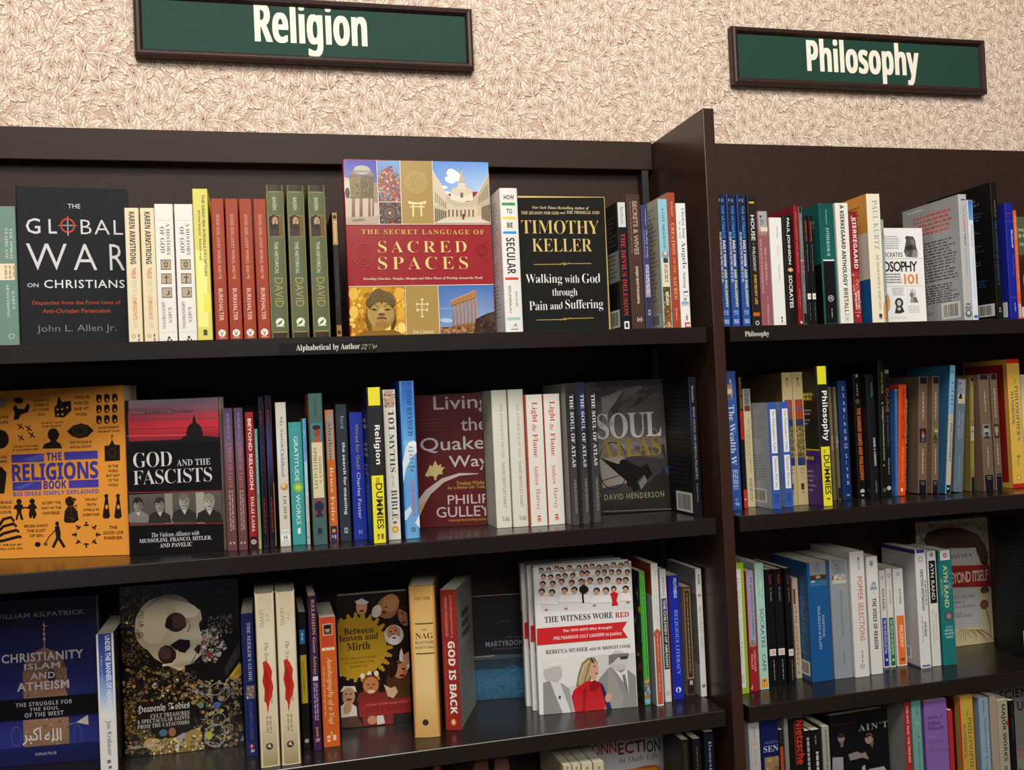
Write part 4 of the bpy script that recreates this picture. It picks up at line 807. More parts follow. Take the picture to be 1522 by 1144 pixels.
god = [Q(74, 190, 552, 255, '8c7078', '8a5660'), Q(74, 254, 555, 415, '8c4c58', 'b8323e', 'c03038', 'a02834', '7a2030'), L([(70, 300), (560, 290)], 6, '6d4450'), L([(80, 350), (548, 338)], 5, '842838'), L([(68, 385), (380, 380)], 6, 'd04a48'), L([(75, 262), (330, 256)], 7, '9c7078'), P([(78, 196), (540, 184), (545, 226), (78, 240)], ['8d8088', '7f6c78', '85606c', '94707a']),
       P([(66, 415), (200, 410), (350, 404), (372, 385), (470, 384), (560, 392), (562, 430), (66, 440)], '1b1216'), E(426, 366, 42, 52, '1b1216'), P([(382, 365), (470, 365), (474, 420), (380, 420)], '1b1216'), P([(414, 318), (418, 285), (423, 268), (428, 285), (436, 318)], '1b1216'), Q(60, 422, 570, 1030, '0f0d10'),
       T('Karlheinz Deschner', 160, 420, 255, 22, '54343c', 's'), T('GOD', 100, 306, 510, 80, 'd2cfcc', 'L', .9, 3), T('AND THE', 332, 510, 524, 34, 'c6c3c0', 'l'), T('FASCISTS', 100, 519, 598, 76, 'd2cfcc', 'L', .9, 3),
       Q(80, 686, 574, 852, '5d564f', '4a443f'), Q(270, 690, 310, 850, '8b847a'), Q(435, 684, 480, 850, 'a29b90')] + face(125, 752, .98, '8b847c', '2a2624', '7d776f', '6b645d') + face(240, 752, 1.0, '8d867e', '332e2b', '2f2b28', '7b736b') + face(370, 735, 1.1, '9d958c', '6d665e', '302c2a', '857c73') + face(503, 738, 1.12, 'aaa298', '857d74', '26221f', '8f867c') + \
      [L([(76, 687), (568, 675)], 5, '8e2a2c'), L([(80, 858), (580, 848)], 5, '8e2a2c'), T('The Vatican Alliance with', 198, 452, 905, 24, 'bdbab6', 'k'), T('MUSSOLINI, FRANCO, HITLER,', 133, 518, 935, 24, 'c9c6c2', 's'), T('AND PAVELIC', 242, 414, 963, 22, 'c9c6c2', 's')]
FC('L2', (84, 1022), (585, 996), 200, .030, '121014', 'black paperback facing out with a red dusk skyline and four grey portraits', god, fin='s')
SP('L2', 572, 626, 240, 996, '64403c', 'mauve brown spine with faded reddish title, left of a pair beside the dusk cover',
   [RB(240, 640, '4a3c5c', '6b5878', '64403c'), SL(265, 400, 1, '6f6a94', .35, .7), V('A TWIST OF FAITH', 420, 660, 'b86a5c', 'l', .34, .74), SL(675, 890, 2, 'a08680', .3, .8), EL(958, .5, .28, 'c3b3ac', .6), SPoly([(.3, 970), (.5, 940), (.7, 970)], '64403c')], d=.13)
ONE = SP('L2', 632, 680, 238, 994, '64403c', 'mauve brown spine with faded reddish title, right one of the pair beside the red spine',
   [RB(238, 640, '4a3c5c', '6b5878', '64403c'), SL(262, 400, 1, '6f6a94', .35, .7), V('A TWIST OF FAITH', 418, 660, 'b86a5c', 'l', .34, .74), SL(673, 888, 2, 'a08680', .3, .8), EL(956, .5, .28, 'c3b3ac', .6), SPoly([(.3, 968), (.5, 938), (.7, 968)], '64403c')], d=.13)
crop(330, 550, 3.813)
SP('L2', 127, 176, 239, 1012, '9a2328', 'red spine with white capitals and a black foot, right of the mauve brown pair',
   [RB(945, 1012, '181417'), V('BEYOND RELIGION', 275, 678, 'e4dcd4', 'm', .32, .72), V('DALAI LAMA', 718, 918, 'e4dcd4', 's', .36, .70), EL(975, .5, .3, 'c9c5c0', ring=.4), EL(975, .5, .1, 'c9c5c0')], d=.13, hard=1)
SP('L2', 180, 200, 335, 1015, '4f8f84', 'thin teal green spine beside the red spine', [RB(335, 620, '5c9a8e', '4d8a80'), RB(720, 1015, '7d8a6a', 'b99a3a'), SL(380, 700, 1, 'a4c4ba', .35, .7)], d=.10)
SP('L2', 200, 233, 152, 1012, '15141f', 'glossy black spine with dim red letters, left one of the dark pair', [RB(250, 640, '1a1a2c', '252a48', '15141f'), SL(230, 310, 1, '7a2a22', .3, .6), RB(175, 1010, '5a2019', u0=.84, u1=1), SL(725, 925, 1, '7a2a22', .32, .66)], d=.14, hard=1, fin='g')  # bluish reflection painted into the spine as a colour band
SP('L2', 238, 276, 145, 1008, '14131d', 'glossy black spine with dim red letters and yellow edge, right of the dark pair', [RB(230, 660, '1a1a2c', '3b4272', '14131d'), SL(225, 310, 1, '7a2a22', .3, .6), SL(720, 920, 1, '7a2a22', .32, .66), RB(640, 1000, 'a5822c', u0=.86, u1=1), RB(155, 640, '5a2019', u0=.84, u1=1)], d=.14, hard=1, fin='g')  # blue band is a reflection put into the spine colour
SP('L2', 299, 360, 184, 1000, 'cfc9bb', 'pale grey spine with a small golden ball on it, right of two glossy black spines',
   [V('My Amish', 262, 440, '6f6a66', 's', .36, .66), V('Childhood', 448, 605, '5f6890', 'l', .36, .68), RB(330, 600, 'd8d5cc', 'dfe0e8', 'd3cdc0', u0=.05, u1=.3), EL(662, .56, .36, 'b98f4a'), EL(655, .5, .22, 'dcc084'), V('EICHER', 712, 848, '5b5650', 'l', .42, .72), RB(905, 912, 'e8e4dc'), V('H', 938, 962, '55514c', 'm', .2, .7, rot=0), RB(930, 975, 'e8e4dc', u0=.1, u1=.9), HT('H', 938, 962, '55514c', 'm', .36, .66), RB(966, 970, '8b867e', u0=.25, u1=.8)], d=.14)
SP('L2', 374, 450, 296, 990, '3f9693', 'teal spine with white capitals and a lime green burst, shorter than its neighbours',
   [RB(335, 338, '58aaa6'), V('GRATITUDE', 375, 630, 'cfe6e2', 'n', .36, .66), EL(665, .56, .34, '8bb83a', n) if 0 else EL(665, .56, .34, '8bb83a'), EL(665, .56, .18, 'b6d45a')] + [SPoly([(.56+.46*math.cos(a_), 665+34*math.sin(a_)), (.56+.3*math.cos(a_+.25), 665+22*math.sin(a_+.25)), (.56+.3*math.cos(a_-.25), 665+22*math.sin(a_-.25))], '8bb83a') for a_ in [k_*.628 for k_ in range(10)]] +
   [V('WORKS', 705, 875, 'cfe6e2', 'n', .36, .66), SPoly([(.40, 900), (.6, 894), (.62, 925), (.42, 930)], 'e6f0ee'), RB(908, 912, '3f9693', u0=.4, u1=.62)], d=.125, hard=1)
SP('L2', 454, 474, 276, 990, '77aecb', 'thin spine in light blue blocks between the teal spine and the portrait spine', [RB(276, 340, '4a8cc4'), RB(344, 515, '5b9ccc'), RB(520, 685, 'a9c9d4'), RB(690, 860, 'cfc8b4'), RB(865, 990, 'b8b0a0'), SL(380, 480, 1, '3f74a0', .35, .7), V('ANATHEMA', 710, 840, '6b665c', 'l', .3, .75), EL(950, .5, .25, '7b756a')], d=.12)
SP('L2', 486, 565, 133, 990, '45625e', 'tall slate green spine with two small portraits and a cream title panel',
   [V('FISCHER', 160, 265, '2a3b3a', 'l', .40, .62), RB(300, 410, '3f8286'), EL(355, .52, .26, '8a4a30', 1.3), EL(325, .52, .30, '2f2320', .6), SPoly([(.2, 408), (.38, 378), (.66, 378), (.86, 408)], 'a5552e'), RB(410, 725, 'd9c9a0'), V("WOMEN'S", 490, 640, '6f6248', 'l', .58, .76), V('SPIRITUALITY', 440, 680, '6f6248', 'l', .22, .46), RB(728, 835, '7c4a3c'), EL(775, .48, .34, '252a44', 1.2), SPoly([(.2, 834), (.36, 805), (.6, 805), (.78, 834)], '252a44'), SPoly([(.32, 895), (.62, 895), (.62, 940), (.47, 925), (.32, 940)], '24302f')], d=.15, back='b5722e')
SP('L2', 581, 631, 226, 972, 'c9662a', 'orange spine with a grey upper half, left of a dark slate spine',
   [RB(226, 510, '8f8c88', '9b948a', 'a99a80'), SPoly([(0, 226), (.5, 228), (.2, 275), (0, 290)], 'd07a30'), V('Abraham', 288, 512, '5b564e', 'l', .3, .74), V('Bruce Feiler', 550, 862, 'ecd2b0', 'l', .32, .70), RB(885, 972, '26285a'), EL(912, .5, .22, 'd8863a'), SL(935, 958, 2, 'a9a0b8', .2, .8)], d=.13)
SP('L2', 641, 704, 195, 970, '2d343e', 'dark slate spine with white lower case title, left of the blue spine',
   [V('ford', 258, 330, '7c99ac', 'n', .40, .72), V('the search for meaning', 410, 818, 'e0e2e2', 'b', .40, .74), RB(895, 925, 'b9bec2', u0=.38, u1=.68), RB(900, 920, '2d343e', u0=.43, u1=.52), RB(900, 920, '2d343e', u0=.56, u1=.64)], d=.135)
SP('L2', 719, 795, 240, 962, '25349a', 'blue spine with gold and white title letters, left of the yellow and black spine',
   [V('Wired for God?', 305, 562, '9c8f58', 'n', .40, .66), V('Charles Foster', 580, 845, 'b9c0dc', 'n', .40, .66), V('H', 905, 930, '8f98c8', 'm', .4, .62, rot=0), EL(918, .5, .12, '8f98c8', ring=.3)][0:2]+[HT('H', 905, 932, '9aa2d0', 'n', .40, .62)], d=.13)
SP('L2', 815, 903, 97, 982, '26241f', 'yellow and black spine lettered Religion, starry dark blue side showing',
   [RB(97, 200, 'e8dd33'), RB(200, 598, '26282a'), V('Religion', 312, 535, 'f0f0ec', 'b', .36, .80), RB(598, 982, 'e8dd33'), V('FOR', 612, 640, '4b4728', 'm', .40, .62, rot=1), V('DUMMIES', 642, 902, '4a4726', 'm', .36, .80), SL(930, 960, 2, '6b6634', .3, .8)], d=.15, back='1c2a5a',
   bi=[bq(0, 0, 1, .2, '171a30'), bw(.3, .2, .95, .28, 2, 'c9c048', 2, .6), bw(.3, .36, .95, .46, 3, 'b8b448', 4, .6), bw(.3, .5, .95, .58, 3, '8f9ab8', 5, .6), bq(0, .58, 1, 1, '1f56a8'), bw(.3, .64, .95, .9, 8, '6f96cc', 5, .4)])
SP('L2', 909, 980, 112, 962, 'd8d3c8', 'off white spine with a big black number and a yellow mark at its foot',
   [RB(112, 212, 'b49a86'), SK(118, 208, 26, .0018, ['8a5a4a', 'd8c4ae', '6b5a52', 'c98a6a'], 9), V('101', 228, 345, '3a3734', 'l', .36, .84), V('MYTHS', 362, 580, '3a3734', 'l', .36, .78), V('of the', 592, 665, '6b6660', 'i', .40, .66), V('BIBLE', 680, 848, '3a3734', 'l', .36, .82), SL(858, 872, 1, '6b6660', .3, .8), EL(905, .55, .28, 'c99a2e'), EL(905, .55, .14, 'e6cc6a')], d=.14)
SP('L2', 1003, 1085, 63, 955, '4f90cc', 'tall sky blue spine with white clouds, left of the dark red Quaker cover',
   [RB(63, 180, '2c56a8', '3c74c0'), RB(180, 400, '3c74c0', '64a8dc'), RB(400, 955, '7ab4de', '5b9cd2', '6fa8d8'), SPoly([(0, 520), (.3, 430), (.8, 400), (1, 410), (1, 470), (.6, 500), (.2, 560), (0, 640)], 'd8e2e8'), EL(420, .7, .3, 'e8eef0', .6), SPoly([(0, 800), (.4, 770), (.5, 800), (.1, 850), (0, 850)], 'c9dcea'), SPoly([(.7, 870), (1, 820), (1, 900)], 'd8e6ee'),
    V('GOD REVISED', 115, 372, '29467a', 'l', .44, .78), HT('How', 430, 444, '3a3f46', 'b', .5, .72), HT('Religion', 452, 468, '3a3f46', 'b', .4, .8), HT('Must', 474, 488, '3a3f46', 'b', .5, .75), HT('Evolve', 494, 508, '3a3f46', 'b', .45, .78), HT('in a', 518, 530, '3a3f46', 'b', .52, .74), HT('Scientific', 540, 555, '3a3f46', 'b', .4, .82), HT('Age', 562, 578, '3a3f46', 'b', .5, .74), V('GALEN GUENGERICH', 630, 828, 'c2566a', 'b', .54, .74), EL(905, .55, .16, '4a5560', ring=.3)] +
   [SPoly([(.55+.2*math.cos(a_), 905+17*math.sin(a_)), (.55+.06*math.cos(a_+.4), 905+5*math.sin(a_+.4)), (.55+.06*math.cos(a_-.4), 905+5*math.sin(a_-.4))], '4a5560') for a_ in [k_*.785 for k_ in range(8)]], d=.145, hard=1, back='2a4f9c')
crop(590, 550, 4.085)
qk = [WD(120, 295, 330, 380, 4, '6a3430', .3, 3), T('Living', 221, 562, 206, 108, 'b9b0ae', 'n', 1, 3), T('the', 386, 548, 325, 80, 'b9b0ae', 'n', 1, 3), T('Quaker', 141, 596, 450, 96, 'b9b0ae', 'n', 1, 3), T('Way', 316, 556, 562, 92, 'b9b0ae', 'n', 1, 3),
      L([(60, 880), (130, 830), (190, 740), (280, 668), (380, 632), (495, 628)], [60, 52, 40, 26, 16, 4], 'b9a9a2'), L([(60, 900), (130, 860), (170, 800)], [30, 40, 10], 'b99d6a'), P([(170, 640), (188, 605), (200, 575), (215, 585), (232, 548), (248, 580), (270, 570), (268, 590), (290, 588), (272, 615), (280, 630), (252, 632), (240, 650), (238, 670), (228, 668), (225, 645), (200, 640), (190, 648)], 'bfae74'),
      T('Timeless Wisdom', 360, 545, 683, 24, '9f8136', 'm'), T('for a Better Life Today', 308, 546, 712, 24, '9f8136', 'm'), T('PHILIP', 308, 560, 782, 56, 'b9a8a6', 'n', 1, 3), T('GULLEY', 240, 566, 857, 64, 'b9a8a6', 'n', 1, 3), T('National Best-Selling Author', 315, 552, 909, 20, '9f8136', 'b')]
FC('L2', (112, 959), (545, 941), 157, .018, '571a18', 'dark red hardcover facing out with white title and a pale tree', qk, hard=1, fin='s', spine='4a1614')
ye = [SL(210, 530, 1, 'b0aea4', .50, .66), V('THE EXPERIENCE OF GOD', 205, 535, 'a3a198', 'l', .50, .68), V('DAVID BENTLEY HART', 560, 838, '8a877e', 'n', .48, .68), HT('Yale', 890, 918, '7d7a72', 's', .36, .84)][1:]
y1 = SP('L2', 570, 663, 123, 958, 'd8d6c6', 'ivory hardcover spine with pale lettering, left of a pair, right of the Quaker cover', ye, d=.15, hard=1)
REP(y1, [(672, 134, 955)], ['ivory hardcover spine with pale lettering, right of a pair, by a red-lettered white spine'])
lf = [V('Light', 193, 318, 'c2452e', 's', .30, .70), V('the', 330, 372, 'c2452e', 'k', .34, .62), V('Flame', 388, 528, 'c2452e', 's', .36, .64), V('Andrew', 578, 705, 'cc6a52', 'l', .36, .62), V('Harvey', 722, 852, 'cc6a52', 'l', .34, .64), EL(898, .52, .12, 'c23a2a', 1.1), RB(908, 924, 'd8958a', u0=.40, u1=.64), RB(895, 901, 'e9e0d6', u0=.4, u1=.64), RB(150, 945, 'b4492e', u0=0, u1=.05)]
l1 = SP('L2', 772, 880, 150, 948, 'e2dcd2', 'white spine with red serif title, left one of the pair, beside the ivory spines', lf, d=.135, back='b03a22')
REP(l1, [(883, 142, 942)], ['white spine with red serif title, right one of the pair, left of three black spines'])
crop(820, 540, 3.946)
sa = [RB(118, 400, '1b1a1c', '2f2e31'), RB(400, 970, '2f2e31', '4a4644'), V('THE SOUL OF ATLAS', 185, 610, 'd8d6d2', 's', .42, .82), V('HENDERSON', 685, 878, '8f8a70', 'n', .50, .76)]
s1 = SP('L2', 78, 130, 118, 950, '2a292b', 'black spine with white capitals, left one of three alike beside the black archer cover', sa, d=.125, back='77736d')
SP('L2', 143, 192, 112, 944, '2a292b', 'black spine with white capitals and a bluish sheen, middle one of three alike', [RB(112, 390, '1e2036', '26305c', '2b2c38'), RB(390, 962, '2b2c32', '4a4644'), V('THE SOUL OF ATLAS', 180, 608, 'd0d2da', 's', .42, .82), V('HENDERSON', 678, 872, '8f8a70', 'n', .50, .76)], d=.125, back='77736d', fin='g')  # this copy's blue sheen is painted into its spine colour
REP(s1, [(206, 110, 936)], ['black spine with white capitals, right one of three, touching the archer cover'])
sol = [Q(255, 110, 672, 860, '1c1a1b', '4b4645', '6a6260', '3f3a39', '1e1b1a'), P([(256, 240), (380, 160), (520, 130), (660, 200), (670, 420), (560, 500), (380, 500), (270, 420)], ['4a4544', '6b6463', '5d5755', '3b3736', '4d4746', '6d6664', '837a77', '6e6664']), P([(330, 260), (430, 150), (380, 320)], '3a3635'), P([(520, 160), (640, 140), (480, 260)], '2c2928'), L([(400, 250), (560, 130)], 10, '332f2e'), L([(440, 270), (600, 150)], 6, '2a2726'), P([(290, 200), (420, 160), (300, 330)], '7d7573'),
       P([(280, 560), (420, 540), (440, 700), (300, 730)], '857a74'), P([(430, 560), (660, 470), (690, 640), (520, 690)], '35312f'), P([(480, 480), (640, 500), (660, 560), (500, 540)], '4e4846'), P([(620, 640), (690, 600), (690, 650), (640, 680)], '2a3f74'),
       E(360, 600, 88, 142, '1a1716', .05, .05, 28), P([(282, 552), (390, 590), (440, 570), (520, 610), (560, 585), (592, 650), (560, 680), (540, 650), (500, 690), (520, 740), (480, 750), (440, 690), (380, 640)], '100e0e'), E(420, 582, 22, 20, '0e0c0c'), L([(290, 690), (450, 640), (560, 600)], 5, '1a1716'), P([(440, 700), (480, 690), (450, 730)], '100e0e'), P([(510, 700), (545, 655), (560, 690), (525, 740)], '6b6866'),
       P([(480, 780), (660, 610), (700, 700), (690, 850), (480, 860)], '242120'), T('A GURU, CHRISTIANITY, A QUEST', 200, 632, 148, 24, '5f5b57', 'n', 1.2), T('FOR COMMON GROUND', 312, 552, 188, 20, '5f5b57', 'n', 1.1), T('SOUL', 262, 642, 362, 150, 'c2beb9', 's', .9, 3), T('The', 282, 360, 345, 50, '8f8a86', 'c'), E(570, 408, 50, 34, '8f8a85', 0, .06), T('ATLAS', 278, 642, 490, 112, '857228', 's', .95, 3), T('ROBERT DAVID HENDERSON', 150, 660, 780, 34, '8d8462', 'n', 1.2), L([(300, 868), (712, 852)], 6, '5f5a50')]
FC('L2', (262, 890), (712, 862), 112, .016, '232021', 'black and grey paperback facing out with an archer bending a bow under a white title', sol, fin='g', tilt=3)
SP('L2', 800, 845, 80, 880, '15151b', 'black spine with a bar code on its black back cover, last book before the divider', [RB(80, 880, '16161c'), RB(150, 500, '1d2440', '2a3f7c', '1a2038', u0=.05, u1=.2), V('Hernandez', 130, 228, '9b9a96', 'l', .35, .62), V('HENRI NOUWEN AND SPIRITUAL POLARITIES', 255, 680, '8f8d8a', 's', .35, .66), V('Paulist Press', 705, 815, '7b7975', 'l', .4, .62)], d=.12, back='121214', Y=.045, bi=[bw(.2, .06, .9, .8, 22, '2a2a2c', 3, .35), bb(.42, .84, .95, .985)])

# ================================================================== second philosophy shelf
crop(1060, 520, 4.087)
SP('R2', 66, 135, 130, 975, '35579c', 'medium blue spine with large white serif title, beside the divider', [RB(130, 975, '3a5ea6', '2f5096'), EL(190, .5, .1, 'a9b7d4', 2), RB(208, 298, 'a98f74', u0=.1, u1=.65), EL(250, .4, .22, 'd8c8b0'), SPoly([(.1, 296), (.35, 266), (.65, 296)], '4b5a78'), V('The Wealth W', 335, 700, 'cfd6e4', 'l', .25, .72), SL(728, 850, 3, 'a9b7d4', .3, .8), EL(912, .55, .12, 'a9b7d4', ring=.3), SL(930, 950, 2, 'a9b7d4', .4, .8)], d=.14)
SP('R2', 148, 172, 165, 965, '141113', 'slim black and red spine with yellow capitals, right of the blue spine', [V("MARX'S DAS KAPITAL", 168, 360, 'b08a4c', 'b', .3, .74), RB(370, 545, 'c0281e'), SL(400, 520, 1, '8b1a14', .35, .65), RB(850, 965, 'c8301f'), EL(910, .5, .2, 'f0d2bc')], d=.13, front='b9b2a6')
SP('R2', 178, 224, 238, 955, 'c9bb94', 'cream spine with a grey top, left of a pale back cover and two blue spines',
   [RB(238, 340, '84878c'), EL(275, .5, .1, '4b4d52', 1.6), SL(290, 330, 2, '5d6066', .2, .7), RB(340, 372, '6b3a32'), V('THE COMMUNIST MANIFESTO', 410, 745, '7a6c4c', 'l', .46, .68), SL(490, 670, 1, '8d7f5e', .2, .34), SL(780, 920, 2, '8d7f5e', .3, .7)], d=.13)
ph = [RB(358, 628, 'e6e3dc', u0=.18, u1=.82), RB(645, 852, 'e6e3dc', u0=.18, u1=.82), V("The Philosopher's Table", 370, 618, '6a7292', 'l', .34, .68), V('Marietta McCarty', 655, 842, '5f6788', 'l', .34, .68), SL(880, 930, 3, '26437c', .25, .75), RB(358, 360, '26437c', u0=.18, u1=.82)]
p1 = SP('R2', 332, 386, 320, 968, '3559a8', 'blue spine with two white panels, left of a pair, its pale back cover showing', ph, d=.125, back='aeb2b8', bi=[bw(.25, .1, .9, .35, 12, '7f858e', 3, .4), bw(.25, .5, .9, .75, 10, '7f858e', 5, .4), bb(.5, .82, .85, .95)], lean=0)
REP(p1, [(405, 317, 958)], ['blue spine with two white label panels, right one of the pair, before two tan spines'])
tn = [EL(175, .5, .10, '5b4f3a', 1.4), SL(190, 225, 2, '8d7d5c', .35, .65), RB(300, 420, 'a8442a'), RB(352, 364, '4a5a92'), RB(300, 420, '3a2a20', u0=.2, u1=.23), RB(300, 420, '3a2a20', u0=.45, u1=.48), RB(300, 420, '3a2a20', u0=.72, u1=.75), RB(420, 460, '28375c'), RB(460, 655, '6f6236'), SK(465, 650, 50, .0018, ['a5915a', '4a4128', '8d7a44', '2f2a1c'], 8), RB(655, 702, '28375c'), HT('HUME', 716, 730, '8a7752', 's', .3, .75), HT('MAIN', 740, 752, '8a7752', 's', .3, .75), EL(820, .4, .08, '3a3228', 2), EL(820, .56, .08, '3a3228', 2), RB(825, 850, '3a3228', u0=.34, u1=.62), SL(858, 875, 2, '8d7d5c', .35, .65)]
t1 = SP('R2', 479, 541, 136, 942, 'b7a577', 'tan spine with orange, navy and gold panels, right one of the pair', tn, d=.14, back='4f4128')
copy_book(t1, Matrix.Translation((t1.mat.translation.x-t1.T-.0006, t1.mat.translation.y, SHELF_Z['R2'])), 'tan spine with orange, navy and gold panels, left of a pair, behind the blue spine')
SP('R2', 620, 690, 98, 950, '26241f', 'yellow and black spine lettered Philosophy, its black and purple side showing',
   [RB(98, 208, 'e4da2c'), RB(208, 588, '1d1c1a'), V('Philosophy', 248, 552, 'f2f2ee', 'b', .30, .90), RB(588, 950, 'e4da2c'), V('FOR', 605, 628, '4b4728', 'm', .3, .5), V('DUMMIES', 638, 880, '4a4726', 'm', .30, .84), SL(900, 912, 1, '6b6634', .3, .8)], d=.15, back='15130f',
   bi=[bw(.28, .19, .95, .25, 2, 'c9b82c', 3, .75), bw(.35, .31, .9, .36, 2, '9b9a94', 4, .5), bw(.35, .38, .9, .43, 2, '9b9a94', 5, .5), bq(0, .6, 1, 1, '4a2070'), bq(0, .595, 1, .605, 'd8c92c'), bw(.3, .65, .95, .69, 1, 'cfc02c', 5, .6), bw(.3, .75, .95, .92, 5, '9a80b8', 6, .4)])
SP('R2', 697, 716, 225, 914, '6f6144', 'thin brown spine right of the yellow and black Philosophy spine', [RB(520, 610, '8f8468'), SL(260, 500, 1, '978962', .35, .6)], d=.12)
SP('R2', 719, 745, 226, 914, '6b5e44', 'thin brown spine with a grey middle picture, left of the navy spine', [RB(510, 600, '86806f'), SK(515, 595, 14, .0014, ['a9a391', '4b463a'], 3), SL(260, 490, 1, '938560', .35, .6), RB(840, 905, '1c1a18')], d=.12)
SP('R2', 752, 808, 188, 912, '17305f', 'navy blue spine with widely spaced white capitals running down it',
   [RB(188, 912, '1a3468', '162c5c')] + [HT(c_, 222+i*43.5, 246+i*43.5, 'b9c2d8', 'l', .45, .70 if c_ != 'I' else .53) for i, c_ in enumerate('EXAMINED')] + [V('James', 562, 578, 'a9b3cc', 'l', .4, .6, rot=0), HT('James', 566, 578, 'a9b3cc', 'l', .36, .8), HT('Miller', 584, 598, 'a9b3cc', 'l', .36, .8)][1:] + [HT(c_, 632+i*41, 656+i*41, 'b9c2d8', 'l', .48, .72 if c_ != 'I' else .55) for i, c_ in enumerate('LIVES')] + [SL(880, 886, 1, 'a9b3cc', .3, .8)], d=.145, hard=1)
hu = [RB(148, 166, '9a9a96', u0=.42, u1=.72), SL(208, 280, 1, 'a9945c', .42, .66), EL(312, .5, .26, '7a5f34'), EL(312, .5, .16, '4a3820'), V('THE HUNGER GAMES AND PHILOSOPHY', 352, 795, 'c8662a', 'B', .34, .84), EL(860, .55, .3, 'b5b2aa', .9), RB(868, 874, '17130f', u0=.3, u1=.8), SL(880, 890, 1, 'b5b2aa', .3, .8)]
SP('R2', 845, 890, 145, 900, '17130f', 'black spine with a jagged orange title and a round badge, right of the navy spine', hu, d=.14, fin='s')
crop(1260, 520, 4.084)
SP('R2', 103, 156, 148, 900, '16171b', 'black spine with a green author name and white title, a faint ring near its foot', [V('NAGEL', 198, 288, '4a8f7c', 'n', .52, .76), V('MIND & COSMOS', 535, 705, 'c9c9c9', 'b', .52, .76), EL(780, .5, .9, '2b2d33', .9, .05), V('OXFORD', 795, 868, '8b8b8b', 'l', .52, .68)], d=.13, hard=1)
SP('R2', 181, 215, 65, 895, '15150f', 'tall black spine with yellow green and white small type', [V('TREVOR MEYER', 130, 265, 'a3a03c', 'n', .48, .78), RB(318, 328, 'a9a83c', u0=.5, u1=.7), V("Heidegger's Transcendental Aesthetic", 345, 672, 'a9b0a4', 'b', .48, .80), RB(695, 705, 'a9a83c', u0=.5, u1=.7), EL(850, .55, .35, '4b4f44')], d=.14, hard=1, lean=1.6)
SP('R2', 217, 252, 118, 888, '141214', 'black spine with a rust coloured title word, left of a bright blue sliver', [RB(120, 142, '8f8d88', u0=.25, u1=.85), V('DUNE', 235, 378, 'a4562c', 'n', .32, .78), V('AND PHILOSOPHY', 395, 590, '5f5d60', 'n', .40, .66), V('NICHOLAS', 655, 755, '8b8987', 'b', .46, .7), EL(838, .5, .36, 'b5b2aa', .9)], d=.14, lean=2)
SP('R2', 258, 274, 242, 890, '2a5f9c', 'bright blue sliver of a spine left of the bright orange one', [SL(300, 860, 1, '4f86c0', .3, .7), RB(242, 246, 'c9cdd4')], d=.12, lean=3)
SP('R2', 290, 336, 214, 886, 'd0481a', 'bright orange spine with dark capitals, leaning slightly to the right', [V('FRIEDRICH NIETZSCHE', 238, 540, '7a2a10', 'm', .38, .78), V('Thus Spoke Zarathustra', 585, 800, 'e38a5c', 'l', .38, .72), EL(848, .5, .12, 'f0dcc8', 1.8)], d=.12, lean=4)
SP('R2', 342, 372, 210, 880, '17130f', 'black spine with white and yellow capitals, leaning beside the bright orange spine', [V('FRIEDRICH NIETZSCHE', 300, 570, '9c9a94', 'm', .25, .62), V('Beyond Good and Evil', 585, 850, '9c7f2c', 'm', .25, .62), V('and', 0, 0, '9c7f2c')][0:2], d=.12, lean=4)
def bn(l, pic, dark='2a2321'):
    return [RB(165, 205, '1c1820'), RB(205, 475, '6f5a48'), RB(560, 790, '6f5a48'), RB(475, 562, dark)] + pic + [SL(255, 420, 1, 'b5a594', .4, .6), SL(600, 750, 1, 'b5a594', .4, .6), RB(790, 872, '15131a'), HT('Barnes', 797, 806, '8b8890', 'l', .3, .75), HT('Noble', 809, 818, '8b8890', 'l', .32, .7)]
SP('R2', 432, 486, 165, 872, '6f5a48', 'brown spine with a small red and grey figure, leaning right', bn(0, [EL(520, .52, .16, '8f8d94', 1.6), EL(505, .5, .1, 'b5522e', 2.2), SPoly([(.3, 555), (.5, 520), (.72, 555)], '55525c')]), d=.13, lean=4)
SP('R2', 500, 556, 162, 872, '6f5a48', 'brown spine with a small green landscape picture, leaning right beside the sky blue spine', bn(0, [RB(462, 555, '5f6f3a'), EL(490, .6, .26, 'a9a078', .8), SPoly([(.05, 550), (.4, 500), (.95, 550)], '3a4424')]), d=.13, lean=4)
SP('R2', 600, 655, 97, 872, '6fa6c4', 'sky blue and peach spine with spaced letters, leaning right, blue side showing', [RB(97, 390, '7fb2cc', '74a8c6'), RB(390, 820, 'c9a888'), RB(820, 872, '1a1714'), V('Martin', 120, 142, '41576a', 'b', .2, .8, rot=0), HT('Martin', 122, 140, '41576a', 'b', .15, .85), V('GOD', 192, 335, '46607a', 'l', .34, .82), V('AND THE', 350, 432, '5f5a58', 'n', .5, .7), V('PHILOSOPHERS', 445, 678, '4b3f3c', 'm', .42, .78), EL(842, .45, .16, 'c9c5bd', 1.2)][0:3]+[HT('Martin', 122, 140, '41576a', 'b', .15, .85), V('GOD', 192, 335, '46607a', 'l', .34, .82), V('AND THE', 350, 432, '5f5a58', 'n', .5, .7), V('PHILOSOPHERS', 445, 678, '4b3f3c', 'm', .42, .78), EL(842, .45, .16, 'c9c5bd', 1.2)], d=.15, lean=6.2, back='2f5f80')
